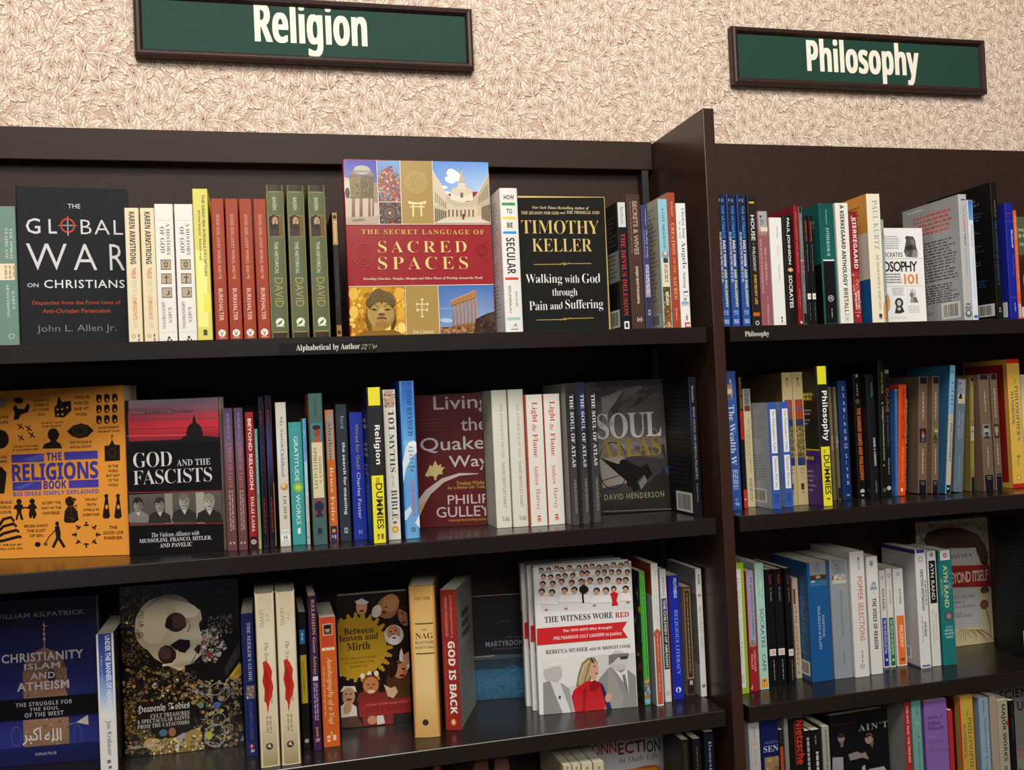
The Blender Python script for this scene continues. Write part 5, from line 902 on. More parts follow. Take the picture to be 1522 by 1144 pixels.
SP('R2', 667, 722, 180, 862, '5d6b78', 'grey blue spine with pale capitals, leaning right beside the sky blue and peach one', [RB(180, 270, '8f9498'), EL(205, .3, .12, '5b6066', 1), SL(222, 262, 2, '6d7278', .2, .6), RB(270, 325, 'b9a890'), EL(278, .4, .14, '1c1a18', 1.4), RB(285, 296, '1c1a18', u0=.2, u1=.6), V('THE NOBLE', 385, 535, '9aa5ae', 'l', .56, .74), V('ANARCHIST', 370, 545, '9aa5ae', 'l', .24, .42), V('Friedrich Nietzsche', 640, 800, '8a97a2', 'l', .45, .62)], d=.13, lean=6)
SP('R2', 742, 766, 165, 858, '7c6c38', 'thin olive brown spine with a small grey cross picture, leaning right', [RB(165, 190, '1c1820'), RB(462, 550, 'a9a8a2'), RB(470, 545, '3f3d3a', u0=.47, u1=.55), RB(492, 500, '3f3d3a', u0=.25, u1=.78), SL(220, 420, 1, 'b0a478', .4, .6), SL(570, 720, 1, 'b0a478', .4, .6), RB(772, 858, '15131a')], d=.12, lean=3)
SP('R2', 773, 855, 150, 858, '6f5a48', 'broad brown spine with a grey portrait of a man with a large moustache', [RB(150, 180, '1c1820'), RB(450, 538, '807d78'), EL(490, .5, .22, 'a9a6a0', 1.4), EL(468, .52, .26, '2b2927', .5), SPoly([(.34, 502), (.5, 496), (.68, 502), (.66, 516), (.36, 516)], '2f2c2a'), SPoly([(.15, 538), (.38, 522), (.64, 522), (.9, 538)], '33302e'), RB(484, 488, '3b3836', u0=.36, u1=.46), RB(484, 488, '3b3836', u0=.55, u1=.65), SL(250, 375, 1, 'b5a594', .45, .57), SL(590, 715, 1, 'b5a594', .45, .57), RB(760, 858, '15131a'), HT('Barnes', 766, 776, '8b8890', 'l', .3, .75), HT('Noble', 779, 789, '8b8890', 'l', .32, .7)], d=.13)
SP('R2', 864, 905, 145, 852, '6f5a48', 'brown spine with a small bearded portrait, left of the yellow and red spine', [RB(145, 180, '1c1820'), RB(450, 535, '3a2c26'), EL(488, .5, .26, 'a9876a', 1.5), EL(470, .5, .28, '8a8078', .5), EL(512, .5, .2, '8f8478', 1), SL(230, 410, 1, 'b5a594', .4, .6), SL(570, 700, 1, 'b5a594', .4, .6), RB(752, 852, '15131a'), HT('Barnes', 758, 768, '8b8890', 'l', .2, .85)], d=.13)
SP('R2', 958, 1040, 57, 838, 'b8241c', 'broad yellow spine framed in red with blue grey serif title, red side showing', [RB(80, 812, 'd9b04a', '8a7030' if 0 else 'd6ae4c', u0=.05, u1=.96), V('THE', 172, 208, '6d6a4c', 'l', .5, .66), V("PHILOSOPHER'S", 218, 552, '47505a', 'l', .54, .80), V('HANDBOOK', 250, 455, '47505a', 'l', .22, .46), SL(640, 655, 1, '8a7a44', .4, .75), V('ROSEN', 645, 708, '8a7a44', 'l', .42, .62), EL(778, .5, .18, 'cf8a2a'), EL(778, .5, .07, 'f0dca8', 1.4)], d=.16, back='8f1f1c', bi=[bq(0, 0, 1, .04, 'cfa63e'), bq(0, .96, 1, 1, 'cfa63e'), bq(.93, 0, 1, 1, 'cfa63e'), bq(0, 0, .05, 1, 'cfa63e')])
SP('R2', 1046, 1130, 150, 820, 'cfc8be', 'white spine with red capitals at the right edge of the picture', [RB(150, 290, 'd6d0c8'), V('LE MAX', 180, 290, '3a3733', 'n', .3, .6), RB(430, 560, 'b8404c'), V('TAKEAWAY', 440, 550, 'e8d2cc', 'b', .1, .4), SL(600, 700, 2, '8b857c', .1, .5)], d=.13)
# ================================================================== third religion shelf
crop(0, 850, 3.89)
cia = [Q(-20, 170, 585, 720, '14152c', '191c48', '23285f'), Q(-20, 850, 590, 1000, '242a66', '2a3278'), E(258, 580, 124, 140, '6a4f3f'), Q(134, 560, 388, 740, '77594a', '84624c'), P([(216, 462), (236, 448), (256, 430), (278, 450), (300, 464)], '7c5a4a'), L([(257, 440), (254, 300)], 5, '9a7a68'), E(254, 330, 6, 7, 'a8897a'), E(255, 358, 7, 8, 'a8897a'), E(256, 386, 8, 9, 'a8897a'), E(260, 302, 13, 15, 'a08a70'), E(266, 297, 11, 13, '15173a'), E(398, 672, 20, 26, '2a2a4c'),
       KS(140, 470, 384, 730, 90, 6, ['8f6f5a', '5a4234', 'a17e66', '4c382e'], 4), E(296, 598, 28, 36, '2c2030'), P([(-20, 745), (560, 698), (575, 812), (-20, 868)], '0d0c0e'), Q(136, 846, 400, 1010, '8a6a50', '7a5c46'), KS(140, 850, 398, 1000, 80, 6, ['a5825f', '5f4736', '94704f'], 6), P([(440, 868), (508, 825), (512, 882), (460, 872)], 'b5aca8'), L([(400, 880), (440, 870)], 5, '7a7080'), E(95, 950, 30, 60, '4a4a70', ring=.12), E(450, 940, 26, 60, '4a4a70', ring=.12), Q(-20, 1000, 590, 1110, '1b2050', '181c46'),
       T('WILLIAM KILPATRICK', -42, 486, 245, 28, '8d8894', 'm', 1.1), T('CHRISTIANITY', 8, 482, 487, 52, 'b5acae', 'm', 1.1), T('ISLAM', 140, 348, 541, 36, 'b5acae', 'm', 1.1), T('AND', 176, 320, 597, 38, 'b5acae', 'm', 1.1), T('ATHEISM', 98, 400, 655, 50, 'b5acae', 'm', 1.1), T('THE STRUGGLE FOR', 90, 418, 758, 24, '9b989a', 'b', 1.1), T('THE SOUL', 172, 340, 788, 20, '9b989a', 'b', 1.1), T('OF THE WEST', 143, 368, 820, 26, '9b989a', 'b', 1.1),
       T('\ufeae\ufe92\ufedb\ufe8d', 130, 238, 948, 98, 'c9c6c6'), T('\ufeea\ufee0\ufedf\ufe8d', 258, 356, 940, 74, 'c9c6c6'), T('IGNATIUS', 205, 328, 1048, 16, '8d8a98', 'm')]
FC('L3', (-90, 1140), (585, 1082), 180, .024, '181b50', 'dark blue hardcover facing out with a minaret, white title and Arabic calligraphy', cia, hard=1, fin='g')
SP('L3', 553, 655, 358, 1150, 'd6d2cc', 'white spine with a blue upper half, right of the dark blue minaret cover',
   [RB(358, 600, '2b3a80', '3f5498'), RB(600, 840, '4a64a8', '93b0d0', 'dcdad4'), V('UNDER THE BANNER OF HEAVEN', 372, 790, 'cfd6e2', 'm', .50, .80), V('A Story of Violent Faith', 485, 700, '98a8cc', 'n', .18, .34), V('Jon Krakauer', 868, 1072, '56585c', 'n', .36, .72), EL(1105, .5, .12, '6b6b6b'), SL(1130, 1148, 1, '6b6b6b', .4, .7)], d=.14, back='4a4850', front='2a2a2e')
crop(150, 840, 3.765)
FIL = []
_fr = random.Random(23)
for _i in range(90):      # wire curls and stones along the collar and the breast
    _x, _y = _fr.choice([(_fr.uniform(300, 560), _fr.uniform(590, 740)), (_fr.uniform(525, 780), _fr.uniform(650, 1020)), (_fr.uniform(130, 300), _fr.uniform(600, 1040)), (_fr.uniform(120, 240), _fr.uniform(200, 540))])
    _q = _fr.uniform(9, 24); _c = _fr.choice(['a89058', '8d7a4c', 'b5aa98', '6f5a30', '948a7c']) if _x > 280 else _fr.choice(['6a5028', '7f6230', '4a3818'])
    FIL.append(L([(_x+_q*(.25+.12*k)*math.cos(k*.75+_i), _y+_q*(.25+.12*k)*math.sin(k*.75+_i)) for k in range(8)], [5, 5, 4, 4, 3.5, 3, 2.5, 2], _c))
    if _i % 3 == 0: FIL.append(E(_x, _y, _q*.28, _q*.3, _fr.choice(['7a2a2c', '2f4a6c', '4a6a4c', 'b8a060', 'c9c2b4'])))
hb = [Q(108, 120, 800, 1080, '0f0d0a'), KS(110, 140, 260, 560, 285, 10.5, ['3a2a14', '64491e', '241a0e', '7a5a26', '140e08', '463418', '1c140c'], 5, .8), KS(240, 130, 420, 230, 76, 9.3, ['3a2a16', '1c150d', '5a4422', '2a2014'], 8), KS(120, 560, 560, 760, 260, 12, ['6f5424', '9a7432', '3a2a14', '4d3a1e', '1c140c', '8f7038', '5a4424', '2c241a', '241a10'], 6, .8),
      E(310, 330, 120, 150, 'b9a98f', .2, 0, 26), E(380, 310, 150, 150, '9c8c7a', .3, 0, 26), P([(222, 330), (250, 240), (350, 180), (470, 205), (556, 250), (566, 300), (548, 330), (560, 390), (610, 340), (640, 350), (600, 440), (560, 500), (500, 560), (440, 590), (370, 560), (300, 520), (240, 450)], ['b5a387', 'c9b899', 'ab9d88', 'd5c7ae', 'c6b79c', 'b5a68d', 'bfb096', 'd3c6ae', 'a0937f', '897e70', 'b5a78f', 'c8baa1', '8e8270', 'cfbd9c', 'b29f84', 'c0ad8c', 'b7a485']), E(300, 330, 78, 110, 'cdbc9f', .2), E(480, 250, 66, 40, 'd8c9b0', .35),
      E(420, 318, 58, 54, '2a1a14', .5, 0, 24), E(432, 312, 44, 42, '4a2e24', .5), E(380, 325, 20, 30, '150e0b', .4), E(371, 500, 50, 54, '2a1a14', -.4, 0, 24), E(360, 490, 34, 36, '51352a', -.4), P([(386, 446), (440, 412), (498, 418), (500, 455), (470, 490), (430, 480)], '15100d'), P([(550, 318), (590, 300), (626, 320), (630, 345), (590, 352), (556, 348)], '120d0b'), L([(470, 350), (490, 300), (500, 340), (486, 372)], 5, '4a3f36'),
      P([(520, 470), (546, 440), (562, 452), (548, 500)], '241a15'), L([(344, 560), (400, 550), (424, 520), (430, 470)], [14, 10, 8, 4], 'c9bda8'), L([(500, 560), (560, 440), (612, 360)], 4, '2c221c'), KS(560, 360, 700, 540, 247, 8.7, ['a59a94', '8d5a4a', '5a6470', 'c2b8ae', '6a4838', '3c3430', 'd0c8c0', '8a8078'], 9), P([(650, 350), (712, 340), (712, 480), (690, 420)], '0f0d0a'), P([(680, 480), (712, 460), (712, 560), (640, 552)], '0f0d0a'), P([(553, 500), (580, 545), (640, 560), (556, 562)], '14110d'), E(606, 500, 16, 18, '8f2a30'), E(660, 500, 12, 12, 'a9a098'), KS(600, 280, 730, 380, 114, 7.4, ['4a4440', '2a2624', '6b645e', '1a1715'], 12),
      P([(470, 560), (560, 540), (700, 600), (690, 660), (560, 640), (470, 600)], '0d0b0a'), P([(690, 660), (776, 540), (790, 560), (786, 610), (700, 690)], '9a7a2a'), L([(690, 668), (782, 552)], 8, 'c9a23a'), P([(700, 700), (790, 610), (795, 660), (730, 740)], '3a3a44'), KS(700, 620, 795, 740, 76, 6.2, ['8a7a4a', '2c4a6a', '5a5a62', 'b9a060'], 14), P([(690, 580), (775, 420), (780, 500), (700, 620)], '2c2a2a'),
      KS(520, 640, 790, 1030, 330, 12, ['8a7240', '54401f', '6f6a66', '241f1a', 'a08c58', '3a2e18', '827c78', '1c1815', '5f4c28', '2a241c'], 15), KS(120, 760, 280, 1060, 285, 9.9, ['6a5028', '3a2c16', '8a6c34', '22190e', '4f3c20'], 16), E(220, 850, 88, 96, '6b5430', .2, .08), E(220, 850, 74, 80, '3f2f1a', .2, .1)] + \
     [E(x, y, rx, ry, '87817a', ro, .12) for x, y, rx, ry, ro in ((570, 690, 48, 30, .5), (650, 690, 50, 34, -.3), (640, 950, 62, 66, .2), (660, 860, 40, 36, 0), (690, 720, 30, 40, .4), (700, 900, 26, 40, .1), (610, 1010, 60, 24, .1))] + \
     FIL + [E(606, 950, 20, 24, '9aa53a'), E(350, 935, 24, 20, '4a5c7a'), E(650, 780, 22, 18, '3a5a8a'), E(560, 780, 16, 18, '5f7a5a'), P([(280, 980), (420, 960), (560, 900), (540, 1040), (300, 1070)], ['6d5630', '9c7f48', 'b99a5c', '7c6238', '54421f']), P([(420, 960), (470, 930), (460, 1010), (410, 1040)], '8f8c90'), E(300, 1000, 60, 34, 'a58a54', .3), E(520, 960, 50, 44, '8f7440', -.4), E(400, 930, 20, 26, '8a5a3a'), KS(280, 960, 560, 1060, 171, 8.1, ['b9a060', '6a5028', '8f7a48', '40321a', 'd0bc80'], 17),
      P([(200, 760), (505, 760), (508, 905), (200, 912)], '1a140d'), T('Heavenly Bodies', 205, 498, 795, 50, 'c9c2b6', 'f', 1, 3), T('CULT TREASURES', 278, 496, 832, 22, 'b5ada0', 's', 1.1), T('& SPECTACULAR SAINTS', 205, 496, 861, 22, 'b5ada0', 's', 1.1), T('FROM THE CATACOMBS', 205, 496, 889, 22, 'b5ada0', 's', 1.1), T('Paul Koudounaris', 585, 750, 146, 20, '5c574e', 'i'), T('Thames & Hudson', 152, 332, 1008, 24, 'b5ada0', 'i')]
FC('L3', (137, 1080), (802, 1008), 124, .022, '12100c', 'dark hardcover facing out with a jewelled skull lying in gold ornaments', hb, hard=1, fin='g')
SP('L3', 781, 850, 270, 1070, '1c2458', 'navy spine with white capitals and a tiny picture, left of two aged cream spines', [V("THE SEEKER'S GUIDE", 325, 655, 'a9b0c8', 's', .46, .74), RB(680, 755, '6f6a62', u0=.25, u1=.95), SK(684, 750, 14, .0014, ['b98a6a', '8fae6a', '3a2f4a', 'd8c8c0'], 5), V('ELIZABETH LESSER', 775, 985, '4b568c', 'n', .42, .68), EL(1022, .5, .22, '8f2430'), SPoly([(.42, 1014), (.5, 1034), (.58, 1014)], 'e0c8c8'), SL(1040, 1055, 1, '9fa6c4', .3, .8)], d=.13)
sc = [RB(160, 1130, 'c3b493', 'd8ceb4', 'd6cbb0', 'cdbf9f', '9c8a62'), RB(160, 1130, 'a08c66', u0=0, u1=.05), RB(160, 1130, 'a89670', u0=.95, u1=1), V('C.S.', 278, 322, '9a9280', 'n', .52, .70), V('LEWIS', 250, 348, '9a9280', 'n', .24, .44), V('The Screwtape', 435, 620, '55493c', 'i', .36, .62), SPoly([(.30, 545), (.46, 538), (.62, 560), (.76, 600), (.71, 640), (.79, 690), (.68, 745), (.6, 765), (.52, 802), (.46, 812), (.4, 778), (.30, 762), (.34, 705), (.25, 650), (.33, 600)], 'b8281c'), SPoly([(.34, 600), (.5, 580), (.62, 680), (.44, 770)], 'a01f18'), V('Letters', 690, 780, '55493c', 'i', .62, .78), SPoly([(.42, 805), (.52, 800), (.46, 840)], 'b8281c'), SL(850, 950, 2, 'a08f70', .34, .66), EL(1020, .48, .18, '3a322a'), SPoly([(.36, 1020), (.5, 1004), (.58, 1030)], 'cbbd9c')]
c1 = SP('L3', 857, 967, 160, 1128, 'd3c7ab', 'aged cream spine with a red brush stroke, left one of the pair', sc, d=.14, hard=1)
REP(c1, [(974, 153, 1122)], ['aged cream spine with a red brush stroke, right one of the pair'])
SP('L3', 1102, 1145, 262, 1030, '14120f', 'black spine with a blue patch and a yellow band, left of the purple spine', [RB(365, 445, '2f6a9c', u0=.1, u1=.75), SL(385, 425, 1, 'a9c4d8', .3, .55), RB(508, 780, 'b0a028', u0=.05, u1=.85), V('DEITY CHARMED', 545, 725, '7a6420', 'm', .3, .55), EL(992, .5, .28, 'a9a59c')], d=.13)
crop(420, 830, 3.643)
SP('L3', 135, 180, 203, 1042, '3d1c46', 'slim purple spine with yellow serif title, left of the short orange spine', [V('RELIGION Gone Astray', 225, 638, 'b5a040', 's', .30, .76), RB(645, 668, 'c9c4cc', u0=.25, u1=.85), SL(680, 885, 2, '9a86a4', .25, .8), V('Jewish', 920, 975, 'b09a44', 'm', .3, .7), HT('SP', 982, 1002, 'c9c0cc', 's', .3, .8)], d=.13)
SP('L3', 195, 285, 318, 1020, 'c25a22', 'short orange spine with a small portrait at its top, pale page tops visible', [RB(318, 480, 'b8402a'), RB(358, 420, 'd8d0c4', u0=.22, u1=.8), RB(361, 417, '5a4034', u0=.25, u1=.77), EL(388, .5, .13, 'b58a6a', 1.3), EL(376, .5, .2, '1c1412', .6), RB(488, 502, 'd8cdbc'), EL(495, .35, .03, '5a3a2a'), EL(495, .7, .03, '5a3a2a'), V('Autobiography of a Yogi', 540, 905, 'eccfa0', 'i', .32, .72), SL(590, 860, 1, 'e0a070', .14, .22), SPoly([(.42, 955), (.5, 938), (.58, 955), (.5, 970)], 'b5a83a'), SL(965, 1000, 2, 'eab890', .15, .85)], d=.12, front='a84a20')
def monk(x, y, s, sk, hood, ro=0, beard=None):
    o = [P([(x-80*s, y+110*s), (x-66*s, y+40*s), (x-30*s, y+20*s), (x+34*s, y+20*s), (x+70*s, y+50*s), (x+84*s, y+110*s)], hood), E(x, y-6*s, 44*s, 54*s, hood, ro), E(x, y+2*s, 30*s, 40*s, sk, ro), E(x-11*s, y-6*s, 5*s, 3*s, '2c1a12'), E(x+11*s, y-6*s, 5*s, 3*s, '2c1a12'), P([(x-3*s, y-4*s), (x+3*s, y-4*s), (x+6*s, y+12*s), (x-6*s, y+12*s)], '8a5034'), E(x, y+21*s, 13*s, 5*s, '6a241c'), E(x-16*s, y+10*s, 8*s, 7*s, 'b5624a'), E(x+16*s, y+10*s, 8*s, 7*s, 'b5624a')]
    if beard: o += [E(x, y+34*s, 26*s, 22*s, beard, ro), E(x, y+22*s, 11*s, 4*s, '6a241c')]
    return o
hm = [Q(262, 195, 690, 915, '1c120e')]
hm += monk(428, 268, .95, 'b5805c', '14100f') + [E(428, 262, 30, 34, 'c28f6a'), P([(392, 232), (428, 214), (466, 234), (456, 246), (400, 246)], 'c9c0b4'), E(428, 282, 14, 6, '6a241c')]
hm += [E(570, 262, 58, 64, '96603c', .5), E(585, 240, 46, 50, 'b27a4e', .5), E(545, 288, 18, 9, '6a241c', .3), E(560, 262, 7, 4, '2c1a12'), E(545, 270, 10, 14, 'a5694a'), E(510, 285, 26, 36, 'c9c0b0', .4), E(660, 310, 34, 56, 'a5704a', -.2), E(655, 345, 12, 5, '5a1f18'), E(648, 295, 7, 4, '2c1a12'), P([(630, 270), (680, 230), (690, 300), (670, 290)], '2a1a12'), E(275, 275, 18, 40, 'a26a48'), E(305, 350, 14, 20, '8a5236')]
hm += [E(300, 480, 250, 170, 'a9821e', .1, 0, 30)] if 0 else []
pts = [(268, 400), (300, 350), (345, 325), (420, 318), (480, 330), (530, 375), (560, 440), (566, 500), (545, 560), (505, 600), (440, 640), (370, 650), (310, 630), (270, 600)]
hm += [P(pts, 'b08a22')]
gr = random.Random(5)
for i in range(26):
    a_ = i/26*6.283; x, y = 415+158*math.cos(a_), 480+166*math.sin(a_)
    if x > 275: hm.append(E(x, y, 13, 13, 'b08a22')); hm.append(E(x+16*math.cos(a_), y+16*math.sin(a_), 9, 9, 'b08a22'))
hm += [E(603, 412, 52, 56, 'c9c2b8', -.3), E(600, 400, 36, 42, 'b5805c', -.3), E(585, 395, 6, 4, '2c1a12'), E(612, 388, 6, 4, '2c1a12'), E(597, 415, 10, 12, 'a5604a'), E(606, 438, 28, 26, 'd8d2c8'), E(604, 428, 11, 5, '6a241c'), E(662, 540, 30, 70, 'cfc8be'), E(672, 530, 22, 46, 'b5805c'), P([(640, 470), (690, 455), (690, 500), (655, 520)], '15110f'),
       E(620, 610, 56, 60, '2a1812', .5), E(630, 600, 44, 48, 'b07850', .4), P([(560, 660), (600, 560), (640, 555), (690, 620), (690, 760), (580, 760)], '4a2c1c'), E(640, 606, 36, 42, 'b07850', .4), E(655, 596, 10, 5, '2c1a12'), E(662, 612, 10, 12, 'a5604a'), E(648, 632, 16, 7, '5a1a14'), E(600, 600, 22, 48, '23140f', .3), P([(548, 680), (585, 700), (610, 690), (625, 720), (600, 755), (570, 745)], 'c9a888'),
       P([(420, 660), (430, 640), (520, 630), (528, 655)], 'b08a3a'), E(432, 634, 12, 14, 'd8d0c0'), E(470, 622, 12, 14, 'd8d0c0'), E(508, 620, 12, 14, 'd8d0c0')] + monk(478, 690, 1.05, 'b5764c', '6b2a1e') + [E(478, 684, 42, 46, 'b5764c'), E(463, 682, 6, 4, '2c1a12'), E(494, 680, 6, 4, '2c1a12'), E(479, 698, 9, 10, 'a0563c'), E(480, 718, 20, 8, 'd8b8a0'), P([(420, 740), (560, 720), (590, 790), (420, 800)], '7a241c')]
hm += monk(358, 745, 1.15, 'b98a64', '15100e') + [P([(312, 722), (330, 690), (392, 690), (402, 722), (360, 706)], 'd0c8bc'), P([(310, 800), (350, 770), (400, 800), (405, 860), (330, 880), (306, 860)], 'cfc8bc'), E(352, 808, 22, 34, 'b98a64', .3), E(358, 738, 34, 42, 'b98a64'), E(346, 732, 6, 4, '2c1a12'), E(370, 732, 6, 4, '2c1a12'), E(360, 762, 16, 6, '6a241c'), P([(304, 862), (400, 850), (440, 905), (310, 915)], '55301e'),
       P([(410, 785), (692, 745), (694, 830), (415, 856)], '8f1c1c'), P([(430, 852), (600, 835), (600, 900), (440, 905)], '7a2018'), E(486, 872, 26, 24, 'b5805c'), P([(510, 850), (545, 846), (555, 890), (512, 898)], 'cfc8be'), T('JAMES MARTIN', 446, 682, 808, 30, '5c1414', 'l'), T('Author of The Jesuit Guide', 448, 680, 782, 14, 'c08a78', 'i'),
       T('Between', 332, 492, 388, 36, '3d2a10', 's'), T('Heaven and', 288, 518, 425, 34, '3d2a10', 's'), T('Mirth', 348, 474, 472, 42, '3d2a10', 's'), T('Why Joy, Humor, and Laughter', 306, 514, 536, 18, '5c4416', 'i'), T('Are at the Heart of the', 330, 496, 560, 16, '5c4416', 'i'), T('Spiritual Life', 362, 460, 582, 16, '5c4416', 'i')]
FC('L3', (320, 924), (700, 884), 205, .018, '241812', 'yellow and brown cover facing out with laughing monks and nuns around a gold sunburst', hm, fin='g')
SP('L3', 680, 815, 147, 962, 'cda05c', 'thick golden tan spine between two thin dark rules, the broadest book on its shelf', [RB(147, 962, 'c0924e', 'dcb876', 'e0c084', 'c99a54'), RB(147, 962, 'b3753c', u0=0, u1=.06), RB(147, 962, 'b3753c', u0=.94, u1=1), V('MEYER', 205, 225, '6b5030', 'l', .3, .8, rot=0), HT('MEYER', 207, 224, '6b5030', 'l', .24, .82), RB(350, 357, '54401f', u0=.2, u1=.9), HT('THE', 380, 392, '6b5030', 'l', .42, .66), HT('NAG', 403, 435, '6f2a1c', 'l', .2, .88), HT('HAMMADI', 446, 462, '7a5c34', 'l', .18, .9), HT('SCRIPTURES', 474, 488, '7a5c34', 'l', .18, .9), RB(512, 519, '54401f', u0=.2, u1=.9), EL(888, .45, .12, '3a2a1a'), SPoly([(.38, 890), (.46, 878), (.5, 896)], 'd8b070'), SL(905, 912, 1, '6b5030', .35, .6)][0:3]+[HT('MEYER', 207, 224, '6b5030', 'l', .24, .82), RB(350, 357, '54401f', u0=.2, u1=.9), HT('THE', 380, 392, '6b5030', 'l', .42, .66), HT('NAG', 403, 435, '6f2a1c', 'l', .2, .88), HT('HAMMADI', 446, 462, '7a5c34', 'l', .18, .9), HT('SCRIPTURES', 474, 488, '7a5c34', 'l', .18, .9), RB(512, 519, '54401f', u0=.2, u1=.9), EL(888, .45, .12, '3a2a1a')], d=.15, yaw=-13, hard=1, front='8a6030')
SP('L3', 850, 930, 168, 925, '8f2a22', 'dark red spine with bold white capitals, turned so its pale grey side shows', [V('GOD IS BACK', 448, 842, 'e4dcd2', 'B', .36, .80), V('JOHN MICKLETHWAIT &', 200, 430, 'c98a7c', 'n', .56, .72), V('ADRIAN WOOLDRIDGE', 205, 422, 'c98a7c', 'n', .26, .42), SL(450, 860, 1, 'b0584a', .16, .22), EL(885, .52, .17, 'd8823a', 1.25), EL(885, .52, .07, 'f0d8bc', 1.6)], d=.13, yaw=-22, front='8d8d88', fi=[bw(.15, .45, .9, .85, 14, '5d5d5a', 4, .35), bw(.3, .2, .8, .42, 3, '3a3a3c', 5, .6)])
crop(650, 810, 3.426)
mar = [Q(115, 250, 480, 560, '16161d', '1f2028', '262830'), Q(115, 600, 480, 800, '2f566e', '3a6a86', '2a4f66'), P([(130, 600), (480, 560), (480, 620), (130, 640)], '2a3b48'), L([(160, 580), (300, 568), (450, 560)], [18, 24, 10], '4b555c'), L([(170, 572), (290, 562)], [4, 8], '8a8f90'), L([(300, 395), (370, 382)], [8, 14], '2c3038'), KS(140, 610, 476, 790, 90, 16, ['2f5c7a', '41748f', '28485c', '37657c'], 5, .25), T('Jolyon Mitchell', 350, 436, 466, 14, '5d6068', 'i'), T('MARTYRDOM', 246, 436, 499, 28, '9a9ca4', 'n', 1.1), T('A Very Short Introduction', 278, 438, 525, 14, '6f7580', 'i'), T('OXFORD', 395, 448, 744, 10, '6d8a98', 'i')]
FC('L3', (137, 798), (500, 770), 270, .010, '1f2229', 'small dark paperback facing out, black sky over a blue band', mar, fin='s')
def kid(x, y, s): return [E(x+1*s, y-5*s, 12*s, 11*s, '33221c'), P([(x-22*s, y+40*s), (x-16*s, y+14*s), (x+16*s, y+14*s), (x+22*s, y+40*s)], 'e6e4e0'), E(x, y+1*s, 9*s, 10*s, 'c79a80')]
wit = [P([(515, 112), (985, 82), (1000, 330), (525, 338)], 'd8d6d2'), P([(515, 135), (700, 118), (985, 92), (986, 130), (700, 160), (520, 165)], 'a9a5a0')]
kr = random.Random(3)
for row, (y0, n_) in enumerate(((130, 13), (165, 12), (198, 10), (245, 9))):
    for i in range(n_):
        x = 532+(965-532)*i/(n_-1)+kr.uniform(-9, 9)
        if row == 3 and 880 < x < 925: continue
        wit += kid(x, y0-(x-532)*.05*(1.3 if row < 2 else .9)+kr.uniform(-5, 5), 1.05+.12*row)
wit += [P([(722, 215), (745, 198), (768, 215), (762, 240), (744, 250), (748, 295), (738, 292), (734, 245), (722, 235)], '1c1c22'), E(745, 188, 9, 11, 'c79a80'), E(745, 180, 10, 7, '777'), E(898, 222, 14, 16, '3a1f18'), E(898, 228, 10, 12, 'c79a80'), P([(880, 245), (900, 236), (921, 245), (912, 280), (922, 304), (888, 309), (890, 280)], 'c4222a')]
wit += [E(x, y, 9, 5, 'b5705c') for x, y in ((555, 328), (655, 322), (800, 306), (970, 290))]
